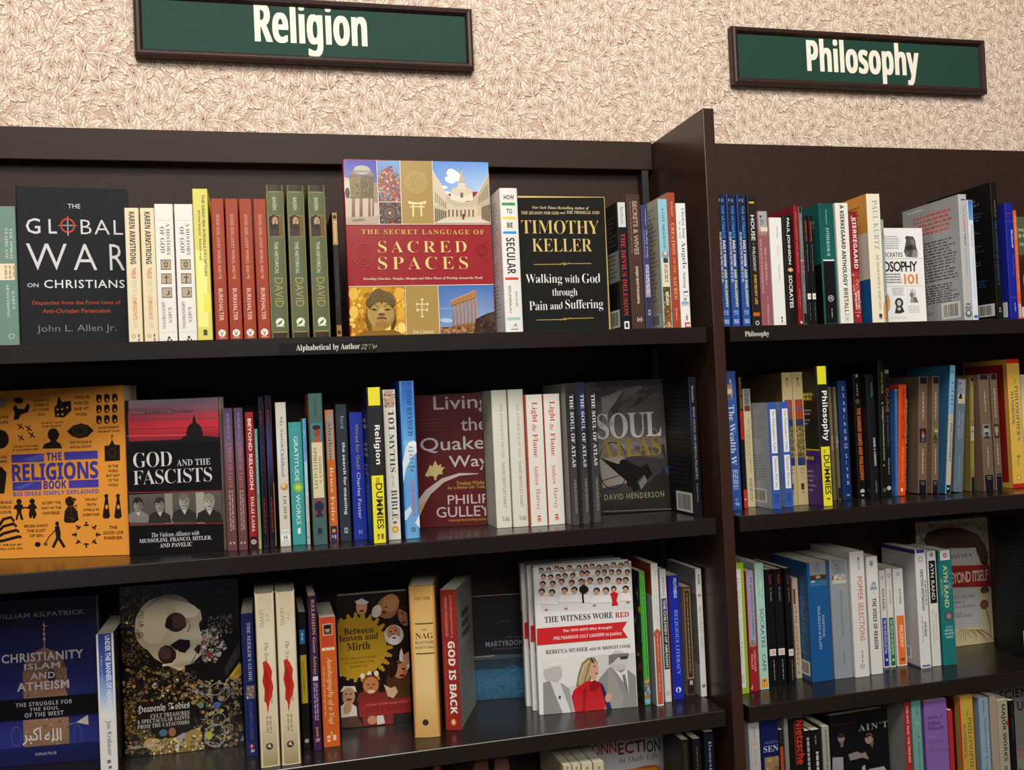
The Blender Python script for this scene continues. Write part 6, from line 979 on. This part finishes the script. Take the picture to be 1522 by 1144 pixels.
wit += [T('THE WITNESS WORE', 545, 895, 366, 30, '3f3f44', 's', 1.0, 3), T('RED', 905, 975, 352, 26, 'c4282c', 's', 1, 3), P([(506, 424), (966, 388), (942, 428), (970, 470), (508, 509)], 'cf2a2c'), T('The 19TH WIFE Who Brought', 638, 890, 428, 18, 'f0dcd8', 'b'), T('POLYGAMOUS CULT LEADERS to Justice', 592, 938, 462, 22, 'f0dcd8', 'b'), T('REBECCA MUSSER', 552, 766, 535, 20, '55555a', 's'), T('with M. BRIDGET COOK', 774, 984, 519, 16, '55555a', 's'),
        P([(535, 578), (1003, 545), (1018, 826), (541, 862)], 'cfcdc8'), P([(535, 578), (780, 561), (790, 700), (536, 740)], 'e2e0dc'),
        E(588, 650, 48, 56, 'bdbab5'), P([(536, 630), (545, 606), (632, 598), (634, 615), (600, 616), (540, 634)], 'dedcd8'), P([(562, 612), (580, 594), (612, 592), (622, 606)], 'e6e4e0'), P([(538, 700), (590, 690), (640, 705), (672, 730), (694, 852), (541, 862)], 'a3a09b'), P([(575, 690), (625, 700), (680, 852), (640, 856), (600, 760)], 'd9d7d3'), P([(618, 765), (630, 768), (626, 785), (616, 780)], '4a4a4c'), P([(538, 700), (570, 690), (635, 855), (541, 862)], '8f8c88'),
        P([(815, 690), (870, 625), (905, 610), (960, 625), (1010, 665), (1018, 826), (850, 845)], '8d8a86'), E(920, 585, 46, 52, 'c9c6c1'), P([(872, 560), (900, 553), (972, 548), (976, 562), (920, 570), (890, 600), (872, 610)], '77746f'), P([(925, 568), (972, 562), (968, 578), (935, 582)], '3f3d3b'), P([(890, 620), (935, 650), (965, 625), (975, 750), (950, 700)], 'dedcd8'), P([(940, 660), (955, 655), (972, 740), (960, 745)], '77746f'), P([(870, 628), (890, 640), (950, 770), (940, 838), (860, 842)], '9a9793'), P([(878, 610), (912, 640), (960, 630), (950, 606)], 'bdbab5'),
        P([(705, 720), (718, 650), (735, 600), (765, 572), (800, 570), (818, 600), (800, 640), (775, 700), (740, 740)], '8f7656'), P([(716, 700), (740, 610), (775, 580), (790, 640), (760, 700), (730, 740)], 'b79d78'), L([(722, 690), (745, 615), (768, 590)], 6, 'd2bb96'), L([(740, 720), (765, 640), (775, 600)], 5, '6f5a40'), P([(782, 600), (808, 590), (822, 620), (818, 650), (806, 684), (786, 684), (776, 650)], 'd0a084'), E(800, 615, 6, 3, '3a2a22'), E(811, 652, 9, 4, '9c4038'), L([(780, 572), (796, 600)], 7, '2a2a3a'),
        P([(682, 770), (696, 735), (760, 690), (825, 694), (848, 720), (862, 780), (850, 842), (700, 852)], 'c41f26'), P([(770, 700), (800, 685), (835, 705), (810, 740), (775, 745)], '9c161d'), P([(742, 735), (760, 720), (752, 850), (740, 850)], '9c161d'), P([(826, 700), (840, 705), (872, 780), (888, 835), (862, 838)], '2b2b4a'), E(870, 775, 16, 24, 'd0a084', .2), L([(775, 715), (800, 735), (815, 720)], 5, '7a2a24')]
w1si = [lambda F: F.quadgrid(0, F.H*.34, F.W, F.H*.58, [(0, 'c2282a'), (1, 'c2282a')]), lambda F: F.text('THE WITNESS WORE RED', F.W*.3, F.H*.05, F.W*.7, F.H*.32, '77757a', 'l', 1), lambda F: F.text('REBECCA MUSSER', F.W*.3, F.H*.62, F.W*.7, F.H*.9, '9a989c', 'l', 1), lambda F: F.text('The 19th Wife', F.W*.3, F.H*.38, F.W*.7, F.H*.55, 'eecaca', 'b', 1)]
w1 = FC('L3', (521, 866), (1021, 822), 116, .022, 'e6e3de', 'white hardcover with a red banner and red-bloused woman, frontmost of three in a row', wit, hard=1, fin='g', si=w1si, spine='dedbd6')
nm = w1.mat.to_3x3() @ Vector((1, 0, 0)); al = w1.mat.to_3x3() @ Vector((0, 1, 0))
for k_, lab in ((1, 'white and red hardcover standing right behind the frontmost one, middle of the stack of three'), (2, 'white and red hardcover at the very back of the stack of three')):
    M = w1.mat.copy(); M.translation = w1.mat.translation-nm*(w1.T+.002)*k_-al*.0065*k_
    copy_book(w1, M, lab, True)
crop(840, 810, 3.425)
SP('L3', 375, 405, 135, 815, '3f9a35', 'thin green spine with a busy multicoloured foot, right of the white and red stack', [RB(135, 180, '6aa83a'), RB(180, 690, '4fa83c', u0=.35, u1=.95), SL(200, 680, 1, '2c6a28', .5, .75), RB(690, 815, 'b5a83a', 'a83a2c'), SK(690, 810, 24, .0025, ['d8c02c', 'c23a2a', '3a5aa0', '77b0d0'], 4), RB(790, 815, '7aa8c8')], d=.13, back='2a3a24', bi=[lambda F: F.specks(F.W*.3, .002, F.W*.98, F.H-.002, 150, .005, ['a83228', '2c5aa0', 'c2b02c', '1c1c1c', '3a7a34', '6f2c60', '1a2c50'], 6)])
SP('L3', 434, 470, 95, 820, 'd9d5ce', 'white spine with a rust red lower half, its red and grey side showing', [RB(440, 820, 'b8553a'), SPoly([(0, 450), (.5, 430), (1, 450), (1, 470), (0, 470)], 'b8553a'), V('KNOW THE OLD TESTAMENT', 135, 420, 'a9a49c', 'l', .52, .72), SL(180, 380, 1, 'b5b0a8', .25, .38), SL(455, 600, 1, 'd89a84', .4, .6), SL(660, 760, 1, 'd89a84', .4, .6)], d=.14, back='8f9092', bi=[bq(0, 0, 1, .22, '9a3a28')])
SP('L3', 479, 512, 125, 800, 'd0ccc6', 'white spine with a black middle and white capitals, left of the blue spine', [V('PETERS', 168, 265, '7a86b0', 'b', .34, .66), RB(275, 400, '4a5290', '2a2a40'), RB(400, 640, '2b2830', '3a342c'), V('THE CHILDREN OF ABRAHAM', 285, 630, 'd4d2ca', 'm', .34, .72), RB(640, 800, 'd4d0ca'), EL(762, .5, .3, '8b8884', ring=.3)], d=.135)
SP('L3', 522, 577, 155, 786, '1c2c9c', 'bright blue spine with white serif title, right of the white and black spine', [V('PROTHERO', 172, 275, 'c9d0e8', 'm', .46, .76), V('RELIGIOUS LITERACY', 335, 668, '8f9cd8', 'l', .44, .76), EL(745, .5, .24, 'd8dcec'), SPoly([(.36, 745), (.5, 728), (.6, 752), (.46, 762)], '1c2c9c')], d=.135, back='a02838')
SP('L3', 592, 638, 212, 765, '57432f', 'dark brown spine framed in tan, between the blue spine and a white spine', [RB(228, 690, '8f7350', u0=.2, u1=.9), RB(236, 680, '3a2c22', u0=.3, u1=.8), SL(250, 660, 1, '8f7f68', .45, .65), RB(300, 320, '8a3a2a', u0=.42, u1=.68), RB(690, 765, '2a2320'), RB(698, 720, 'a9a49c', u0=.4, u1=.75)], d=.105, back='9a8c74')
SP('L3', 662, 692, 122, 772, 'd6d2cc', 'white spine with spaced dark letters, last light spine before the divider', [V('ROHR', 155, 205, '4a4844', 'm', .3, .7), EL(260, .5, .26, '5b5854'), SPoly([(.4, 262), (.5, 248), (.62, 268)], 'd6d2cc'), V('The NAKED NOW', 310, 530, '98948d', 'l', .28, .76), EL(725, .5, .28, '4a4844'), SPoly([(.42, 728), (.5, 716), (.6, 730)], 'd6d2cc')], d=.118, back='8b8a88', bi=[bq(0, .2, 1, .75, '6b6a68')])

# ================================================================== third philosophy shelf
crop(1060, 760, 3.946)
SP('R3', 121, 177, 302, 1070, '9cb82a', 'lime green spine with a white panel, beside the divider', [RB(340, 1042, 'dedad4', u0=0, u1=.62), V('On Balance', 395, 600, 'c9a0ac', 'l', .16, .48), V('Adam Phillips', 630, 925, 'c6c29a', 'l', .16, .48), SL(965, 1015, 2, 'c0a0b0', .15, .5)], d=.135, hard=1)
SP('R3', 186, 238, 350, 1055, '9a2426', 'lavender over red spine with a small round emblem between, right of the lime green spine', [RB(350, 800, '9a9ab4'), V('SIX QUESTIONS OF SOCRATES', 390, 735, '4f4c6a', 'm', .48, .74), SL(410, 720, 1, '8484a4', .24, .36), EL(785, .5, .36, '6a6458'), EL(785, .5, .26, 'a99a80'), EL(785, .5, .14, '6a6458'), V('CHRISTOPHER', 820, 950, 'dca49c', 'm', .54, .74), V('PHILLIPS', 845, 935, 'dca49c', 'm', .22, .42), SPoly([(.05, 1050), (.25, 1020), (.2, 1052)], 'd8c8c4')], d=.13)
SP('R3', 241, 293, 305, 1045, 'a5cabc', 'mint green spine with dark spaced capitals and an orange foot', [V('CHRISTOPHER', 340, 525, '6f8f88', 'n', .68, .84), V('PHILLIPS', 375, 500, '6f8f88', 'n', .28, .46), V('SOCRATES', 575, 808, '3c4f4c', 'n', .36, .78), V('CAFE', 845, 948, '3c4f4c', 'n', .36, .78), RB(990, 1045, 'dc9430'), SPoly([(.4, 1000), (.5, 1020), (.66, 996), (.56, 1026)], 'f0e0c0')], d=.135)
pp = [V('PLATO', 378, 432, 'b03a26', 'm', .44, .68), V('The Republic', 450, 535, '8f8d8a', 'l', .50, .70), RB(816, 855, 'd6d2cc'), EL(836, .52, .22, 'b8402c', .9, .35), SL(880, 1000, 1, 'a9a7a2', .52, .62)]
pl = SP('R3', 302, 350, 342, 1022, '121114', 'black paperback spine with a white band and red name, leftmost of three', pp, d=.125)
REP(pl, [(353, 336, 1020)], ['black paperback spine with a white band and red name, middle of three'])
SP('R3', 415, 450, 333, 1012, '121114', 'black paperback spine with a white band and a red name, thinner rightmost of three', pp, d=.125)
SP('R3', 462, 495, 392, 980, 'bda890', 'beige spine left of the broad blue spine', [RB(392, 980, 'c2ae94', 'b8a188'), RB(460, 550, '7a2f2a', u0=.1, u1=.45), V('PHILOSOPHY', 560, 920, '8a725c', 'm', .15, .6), EL(955, .4, .2, '5f86a0', 1.5)], d=.13)
SP('R3', 548, 672, 297, 996, '1b5288', 'broad blue spine with a grey top and tiny picture strip, lighter blue side showing', [RB(297, 378, '7c8084'), EL(315, .5, .06, '5a5e62', 1), SL(328, 365, 3, '6a6e72', .32, .62), RB(378, 405, '3a302a'), EL(390, .5, .12, 'a5825f', .6), RB(405, 440, '2c5878', '3f7090'), EL(415, .25, .1, 'a9b4b8', .4), V('ESSENTIAL', 615, 750, 'a9bfd4', 'l', .60, .70), V('DIALOGUES of PLATO', 562, 815, 'a9bfd4', 'l', .40, .52)], d=.15, back='2f5f88', bi=[bw(.3, .3, .92, .8, 20, '5f8cb0', 4, .35), bb(.62, .84, .95, .96)])
SP('R3', 680, 785, 285, 980, '8a9096', 'broad grey spine with a small picture strip, right of the broad blue spine', [RB(285, 372, '7f8388'), EL(318, .4, .06, '5a5e62', 1), SL(330, 362, 3, '6a6e72', .3, .62), RB(376, 408, 'a59a8c'), SK(377, 405, 24, .0018, ['c9bda8', '6a5a48', '8a4a3c', 'd8d0c4'], 5), RB(408, 428, 'b9b4ac'), V('POETICS and RHETORIC', 470, 745, '62666c', 'l', .50, .62), SL(830, 905, 1, '62666c', .52, .60)], d=.15)
SP('R3', 798, 882, 236, 972, 'd4d1ca', 'tall white spine with red capitals, right of the broad grey spine', [V('MILLER', 275, 350, '8b8780', 'n', .52, .70), V('POPPER SELECTIONS', 388, 768, 'c25a50', 'n', .44, .80), SL(825, 895, 1, '6b6862', .5, .6), EL(918, .5, .16, '8b8780', ring=.25), EL(918, .5, .07, 'a9a59e')], d=.15)
crop(1250, 760, 3.945)
SP('R3', 145, 213, 265, 955, 'd6d3cd', 'white spine with heavy black condensed capitals, left of three short spines', [EL(307, .45, .16, '3a3836', ring=.35), SPoly([(.4, 315), (.45, 298), (.52, 315)], '3a3836'), SL(322, 326, 1, '8b8884', .3, .6), HT('AYN', 420, 440, '3d3a5c', 'B', .36, .72), HT('RAND', 444, 466, '3d3a5c', 'B', .26, .80), SL(475, 495, 1, '8fa6c8', .45, .6), V('THE VOICE OF REASON', 515, 815, '2f2d2c', 'B', .36, .70)], d=.15)
def ar(c, t, w=0): return [EL(395, .45, .2, '5f5c58', ring=.3), V('AYN RAND', 458, 585 if not w else 552, '5b5854', 'b', .36, .74)]
SP('R3', 222, 257, 347, 918, 'cfccc6', 'short white and navy spine, first of three with coloured feet', [EL(395, .45, .22, '5f5c58', ring=.3), V('AYN RAND', 458, 585, '3d3b39', 'm', .30, .74), RB(632, 918, '20308a'), V('FOR THE NEW INTELLECTUAL', 642, 845, 'b9c2e2', 'b', .3, .72), EL(880, .55, .2, 'b9c2e2', 1)], d=.11)
SP('R3', 261, 295, 336, 914, 'cfccc6', 'short white and green spine, second of three with coloured feet', [EL(380, .5, .26, '5f5c58', ring=.3), V('AYN RAND', 470, 550, '5b5854', 'n', .36, .70), RB(630, 914, '1d6a3c'), V('THE VIRTUE OF SELFISHNESS', 640, 850, 'b2d4bc', 'b', .3, .72), EL(880, .55, .2, 'b2d4bc', 1)], d=.11)
SP('R3', 303, 361, 337, 907, 'd3d0ca', 'short white and orange spine, third of three with coloured feet', [EL(372, .5, .16, '5f5c58', ring=.3), SL(410, 580, 1, 'b9b6b0', .2, .28), V('AYN RAND', 458, 550, '5b5854', 'b', .48, .72), RB(618, 907, 'd8702a'), V('PHILOSOPHY', 675, 805, 'f0cfae', 'b', .36, .72), RB(868, 886, '6a4a34', u0=.35, u1=.75)], d=.11)
SP('R3', 432, 495, 225, 920, 'd6d4d0', 'tall white spine with a purple top edge, its pale back cover showing', [RB(225, 248, '4a3484'), EL(285, .5, .2, '6b6862', ring=.25), V('OBJECTIVIST EPISTEMOLOGY', 345, 590, '3f3d44', 'B', .34, .66), SL(410, 560, 1, '6b6872', .74, .9), V('AYN RAND', 655, 742, '4a4844', 'B', .5, .74), SL(620, 780, 1, '7a6a9c', .3, .4), RB(910, 920, '5a4a8c')], d=.095, back='b4b3b3',
   bi=[bq(0, 0, 1, .035, '3f2e74'), bq(0, .985, 1, 1, '5a4a8c'), bw(.35, .12, .9, .55, 16, 'a5a4a8', 4, .4), bw(.3, .16, .5, .5, 12, 'b58a88', 6, .4), bb(.45, .84, .75, .94)])
SP('R3', 503, 554, 233, 908, 'd3d1ca', 'white spine with a black panel lettered in white, between a white and a teal spine', [EL(258, .5, .2, '3a3836', ring=.3), EL(258, .5, .09, '3a3836'), RB(293, 542, '141214'), V('AYN RAND', 308, 525, 'd6d3cd', 'n', .30, .68), RB(542, 546, 'a83a4a'), V('Return of', 605, 765, 'a9a6a0', 'l', .58, .78), V('the Primitive', 580, 795, 'a9a6a0', 'l', .24, .44)], d=.09)
SP('R3', 569, 645, 228, 902, '1f6f70', 'broad teal spine with yellow green capitals and a white top, left of a yellowish cover', [RB(228, 290, 'd8d4cc'), EL(262, .5, .16, 'b5566a'), EL(262, .5, .07, 'd8d4cc'), V('THE', 425, 462, '8fae7a', 'n', .70, .84), V('AYN RAND', 320, 572, 'b9c07a', 'm', .30, .64), V('READER', 400, 498, '8fae7a', 'n', .08, .22), EL(622, .55, .34, '3a4a50'), EL(622, .55, .24, '7a6a50'), EL(622, .55, .12, 'a98a60'), HT('EDITED BY', 680, 692, '8fc0c0', 'n', .3, .8), HT('GARY HULL', 698, 712, 'a9d0d0', 'b', .2, .85), HT('AND LEONARD', 718, 730, 'a9d0d0', 'b', .15, .88), HT('PEIKOFF', 738, 752, 'a9d0d0', 'b', .28, .8)], d=.09)
bi_ = [KS(430, 60, 850, 240, 60, 40, ['a59c78', 'b0a682'], 4), P([(482, 170), (510, 120), (580, 96), (700, 95), (800, 130), (848, 200), (862, 290), (850, 340), (820, 300), (790, 215), (640, 215), (560, 230), (500, 200)], '4a2f2a')]
for i in range(16):
    a_ = 3.3+i*.2; bi_.append(E(680+150*math.cos(a_), 235+100*math.sin(a_), 26, 15, '5f3f36', a_+.6, .3)); bi_.append(E(680+105*math.cos(a_+.1), 235+70*math.sin(a_+.1), 24, 13, '3a2420', a_, .35))
bi_ += [E(846, 260, 18, 40, '5f3f36', 0, .3), E(842, 460, 26, 20, '4a2f2a'), E(840, 545, 24, 28, '5f3a34'), E(840, 545, 14, 17, '7a4a40'), E(840, 470, 20, 10, '6a4438')]
for i in range(14): bi_.append(L([(700+i*9, 690), (690+i*14, 715+(i % 3)*8), (680+i*17, 740+(i % 4)*8)], [4, 3, 1.5], '7a6246'))
for i in range(6): bi_.append(L([(845, 560), (858+i*3, 590+i*16), (880, 590+i*30)], [4, 3, 1.5], '7a6246'))
bi_ += [P([(640, 218), (792, 210), (822, 672), (640, 690)], 'a3a09e'), P([(640, 318), (868, 312), (880, 440), (640, 446)], '8f2620'), T('A NEW ANTHROPOLOGY', 480, 806, 80, 20, '8a4a30', 'i'), T('HEIDI M. RAVVEN', 470, 770, 268, 24, '4a4a50', 'l'), T('BEYOND ITSELF', 622, 862, 382, 66, 'c9b5a4', 'm', .9), T('An', 670, 690, 484, 14, '5b5b62', 'i'), T('ALTERNATIVE HISTORY', 560, 788, 505, 20, '5b5b62', 'l'), T('OF ETHICS', 600, 725, 535, 16, '5b5b62', 'l'), T('THE BRAIN SCIENCES,', 580, 788, 562, 18, '5b5b62', 'l'), T('and the', 655, 715, 594, 16, '5b5b62', 'i'), T('MYTH OF FREE WILL', 570, 772, 616, 18, '5b5b62', 'l'), L([(650, 660), (820, 650)], 2, '8a8886')]
FC('R3', (474, 818), (897, 766), 68, .020, 'b8ad84', 'yellowish hardcover facing out with a brown brain drawing and a red title band', bi_, hard=1, fin='s', spine='6a1c1c')
SP('R3', 1092, 1150, 60, 880, '15161a', 'dark spine beyond the right edge, its black cover with a white bar code sticker', [RB(60, 880, '15161a')], d=.085, hard=1, back='141518', bi=[bb(.72, .80, 1, .91), bw(.1, .2, .9, .7, 18, '26282c', 4, .35)])
# ================================================================== lowest shelves in view
crop(420, 830, 3.643)
crop(650, 810, 3.426)
FC('L4', (60, 1062), (400, 1040), 1062, .012, '16110f', 'dark cover on the lowest shelf with two tan shapes, only its top showing', [E(228, 1150, 48, 75, '7a5240', .1), E(322, 1135, 46, 75, '80584a', -.1), E(228, 1092, 30, 14, '5c3a2e'), E(322, 1078, 30, 14, '5c3a2e'), P([(256, 1075), (292, 1070), (290, 1200), (262, 1200)], '0d0a0a')], Y=(.11, .115))
SP('L4', 640, 684, 1122, 2100, 'c4b896', 'cream spine on the lowest shelf, first of four before the white Daily Life cover', [SL(1140, 1300, 1, '8d8468', .3, .7)], d=.13)
SP('L4', 688, 730, 1118, 2100, 'c8bc9a', 'cream spine on the lowest shelf, second of four before the white Daily Life cover', [SL(1140, 1300, 1, '8d8468', .3, .7)], d=.13)
SP('L4', 735, 790, 1112, 2100, 'cabfa0', 'cream spine on the lowest shelf, third of four before the white Daily Life cover', [SL(1140, 1300, 1, '8d8468', .3, .7)], d=.13)
SP('L4', 795, 848, 1106, 2100, 'c4b896', 'cream spine on the lowest shelf, last of four before the white Daily Life cover', [SL(1140, 1300, 1, '8d8468', .3, .7)], d=.13)
crop(840, 810, 3.425)
FC('L4', (115, 1008), (520, 960), 1008, .018, 'b9b8b8', 'white cover on the lowest shelf lettered Daily Life with red to black capitals', [Q(110, 950, 530, 1300, 'bdbcbd', 'c2c0be'), T('C', 92, 130, 1042, 58, 'b0392c', 'B'), T('ONN', 134, 262, 1036, 60, 'a83c30', 'm'), T('ECTI', 268, 408, 1028, 62, '7a2c28', 'm'), T('ON', 414, 484, 1021, 62, '2c3a2a', 'm'), T('In Daily Life', 272, 474, 1087, 40, '4f4f54', 'i'), E(380, 1160, 110, 32, 'c2562a', -.08), E(300, 1175, 130, 30, 'c9822c', -.05), E(420, 1150, 60, 14, 'c9a040', -.1)], Y=(.15, .155))
SP('L4', 590, 628, 990, 2000, '1b1715', 'black spine on the lowest shelf with a dim olive strip', [RB(1020, 1500, '2c2a1c', u0=.3, u1=.7)], d=.05, back='121012')
SP('L4', 648, 688, 985, 2000, '17141c', 'black spine on the lowest shelf with dim yellow marks', [SL(1040, 1300, 1, '5a5030', .4, .6)], d=.12)
SP('L4', 705, 755, 950, 2000, '14141f', 'black spine on the lowest shelf with pale blue letters, beside the divider', [V('Demystified', 1010, 1250, '8a8db8', 'l', .35, .72)], d=.13)
crop(420, 830, 3.643)
SP('L4', 815, 860, 1112, 2100, '5a1418', 'dark red spine tip on the lowest shelf under the golden tan book', [SL(1130, 1300, 1, '8a3a3a', .3, .7)], d=.12)
crop(1090, 1000, 6.617)
SP('R4', 145, 253, 475, 2600, 'a9a7a4', 'white spine with thin grey lettering on the lowest philosophy shelf, beside the divider', [V('Sandel', 555, 675, '5f5f62', 'l', .45, .62), EL(725, .5, .14, 'c28a3a', .8), V('THE CASE', 775, 945, '7b7b7e', 'l', .45, .62), SL(490, 1400, 1, '8d8b89', .12, .2)], d=.14)
SP('R4', 262, 436, 470, 2600, '10184a', 'broad navy spine with short white capitals over a tan panel, lowest philosophy shelf', [HT('AMARTYA', 692, 720, '5a628f', 'l', .18, .95), HT('SEN', 738, 800, 'a9afcc', 'l', .12, .96), RB(850, 1300, '8a6c48', u0=.15, u1=.95), SK(860, 1290, 40, .004, ['a58a60', '6f5438', '94754e'], 5)], d=.14)
SP('R4', 440, 488, 560, 2600, '17130f', 'short black and orange spine between the navy spine and a grey one', [RB(750, 1500, 'a8431e'), SL(600, 720, 1, '3a3430', .3, .7)], d=.12)
SP('R4', 494, 535, 440, 2600, '77736f', 'thin grey spine on the lowest philosophy shelf, left of the jagged red lettering', [], d=.13)
SP('R4', 542, 690, 440, 2600, '120f0e', 'black spine with jagged red letters running down it on the lowest philosophy shelf', [V('Nietzsche', 490, 930, 'b8341c', 'B', .46, .96), RB(500, 925, '7a2414', u0=.34, u1=.42)], d=.14)
SP('R4', 698, 755, 570, 2600, '141214', 'short black spine with blocky white capitals on the lowest philosophy shelf', [SL(660, 1000, 1, '97958a', .2, .9)], d=.12)
SP('R4', 762, 850, 560, 2600, '131114', 'black spine with white block letters, left of a pale thin spine', [SL(640, 735, 1, '6d6a68', .36, .60), SL(800, 1100, 1, 'b5b3ae', .36, .80)], d=.12)
SP('R4', 868, 940, 528, 2600, '8d8b80', 'pale thin spine left of the black AINT cover', [RB(528, 1600, '979588', '86847a'), SL(580, 1250, 1, '6a6862', .36, .7)], d=.13, back='4a4844')
ain = [T('THE STORY OF', 870, 1190, 508, 26, '5c1c20', 'l', 1.1), T("AIN'T", 1230, 1520, 520, 64, '9c9a90', 'l', 1.2, 3), E(1062, 640, 34, 44, '8a7468'), P([(1025, 620), (1060, 595), (1098, 612), (1096, 630), (1040, 640)], '241c1a'), P([(1045, 670), (1085, 670), (1082, 720), (1060, 735)], '6d5c54'), E(1335, 645, 42, 52, '8f786c'), P([(1295, 620), (1340, 595), (1386, 625), (1380, 650), (1350, 615), (1300, 640)], '201918'), P([(1340, 690), (1382, 670), (1368, 740)], '5f5048'), P([(1130, 800), (1215, 770), (1260, 790), (1300, 775), (1335, 850), (1270, 830), (1215, 845), (1150, 860)], '7d746e'), P([(975, 830), (1080, 825), (1085, 1000), (975, 1000)], '8f8a8c'), P([(1330, 945), (1480, 915), (1510, 960), (1330, 1000)], '9a979a'), P([(1265, 920), (1295, 900), (1305, 1000), (1270, 1000)], '9a979a')]
FC('R4', (945, 430), (1515, 424), 430, .022, '0e0d10', 'black cover with a white AINT title over two shadowy faces on the lowest philosophy shelf', ain, Y=(.035, .04), fin='s', hard=1)
crop(1290, 990, 6.56)
SP('R4', 348, 405, 345, 2700, 'a02424', 'slim red spine with white capitals, pale back cover showing, right of the AINT cover', [V('THE ANT AND THE FERRARI', 405, 965, 'd8b0a8', 'm', .36, .70)], d=.13, back='85847e')
SP('R4', 420, 512, 325, 2700, '64958a', 'mint green spine with an italic title on the lowest philosophy shelf', [SL(410, 500, 1, '3f6a64', .52, .66), V('A Spinoza Reader', 670, 1300, '24423f', 'i', .46, .72), EL(575, .5, .18, '7fae9f', .5)], d=.135)
SP('R4', 543, 765, 330, 2700, '7a5a9c', 'broad violet spine with small dark type on the lowest philosophy shelf', [HT('History of', 500, 545, '3f2a5c', 's', .12, .80), HT('Political', 555, 600, '3f2a5c', 's', .12, .66), HT('Philosophy', 605, 655, '3f2a5c', 's', .12, .86), RB(705, 712, '8d72ac', u0=.15, u1=.5), HT('Leo Strauss', 740, 775, '4a3468', 'i', .12, .78), HT('and', 798, 822, '4a3468', 'i', .14, .34), HT('Joseph Cropsey', 830, 865, '4a3468', 'i', .12, .96)], d=.14)
SP('R4', 778, 822, 430, 2700, 'a82a2c', 'short plain red spine right of the broad violet one', [], d=.12)
SP('R4', 878, 1022, 285, 2700, 'b0241c', 'broad yellow spine framed in red on the lowest philosophy shelf', [RB(310, 1700, 'b8983c', 'b08f38', u0=.12, u1=.94), V('THE', 455, 510, '6d5f30', 'l', .5, .64), V("PHILOSOPHER'S", 525, 1150, '6a5c34', 'l', .56, .84), V('HANDBOOK', 590, 930, '6a5c34', 'l', .20, .44)], d=.15, back='6a1616', bi=[bq(.93, 0, 1, 1, 'a8883a'), bq(0, 0, 1, .02, 'a8883a')])
SP('R4', 1078, 1170, 310, 2700, '8296a4', 'pale grey blue spine with a blue title, left of two cream spines', [V('Walton', 350, 475, '3c5064', 'b', .40, .62), V('Informal Logic', 535, 1110, '3f6a9a', 'l', .38, .72)], d=.14)
SP('R4', 1182, 1252, 286, 2700, '94897a', 'cream spine with faint pink lettering, between pale blue and dark-lettered spines', [SL(340, 650, 2, 'b07a6a', .3, .7), SL(700, 1000, 1, '9c8288', .4, .6)], d=.14)
SP('R4', 1258, 1358, 330, 2700, '9c947c', 'cream spine with heavy black capitals and a small red triangle on its edge', [V('MAJOR WORKS', 395, 955, '2c2722', 'b', .30, .76), SPoly([(1, 540), (.72, 585), (1, 630)], 'b0361c'), V('Wittgenstein', 1000, 1300, '2c2722', 'b', .3, .7)], d=.14)
SP('R4', 1372, 1425, 335, 2700, '120f11', 'black spine with dim red letters left of the pale cover lettered in big black capitals', [V('NIETZSCHE', 400, 500, '5a1c1c', 'n', .4, .66), SL(520, 740, 1, '4a4644', .4, .6)], d=.13)
FC('R4', (1185, 150), (1850, 95), 150, .02, '8a8680', 'pale cover lettered in big black capitals at the right edge of the lowest philosophy shelf', [T('THE', 1410, 1500, 158, 40, '3a3638', 'n'), T('SCIENCE', 1280, 1690, 255, 88, '2b2628', 'm', 1.1), T('OF US', 1280, 1570, 395, 96, '2b2628', 'm', 1.2), WD(1460, 780, 1800, 880, 3, 'a86a50', .6, 4), E(1560, 640, 130, 130, '8d7a78', 0, .04), T('SACRED', 1470, 1760, 985, 40, '3a3638', 'n')], Y=(.15, .155), fin='m')
print('\n'.join(map(str, DBG))) if 0 else None
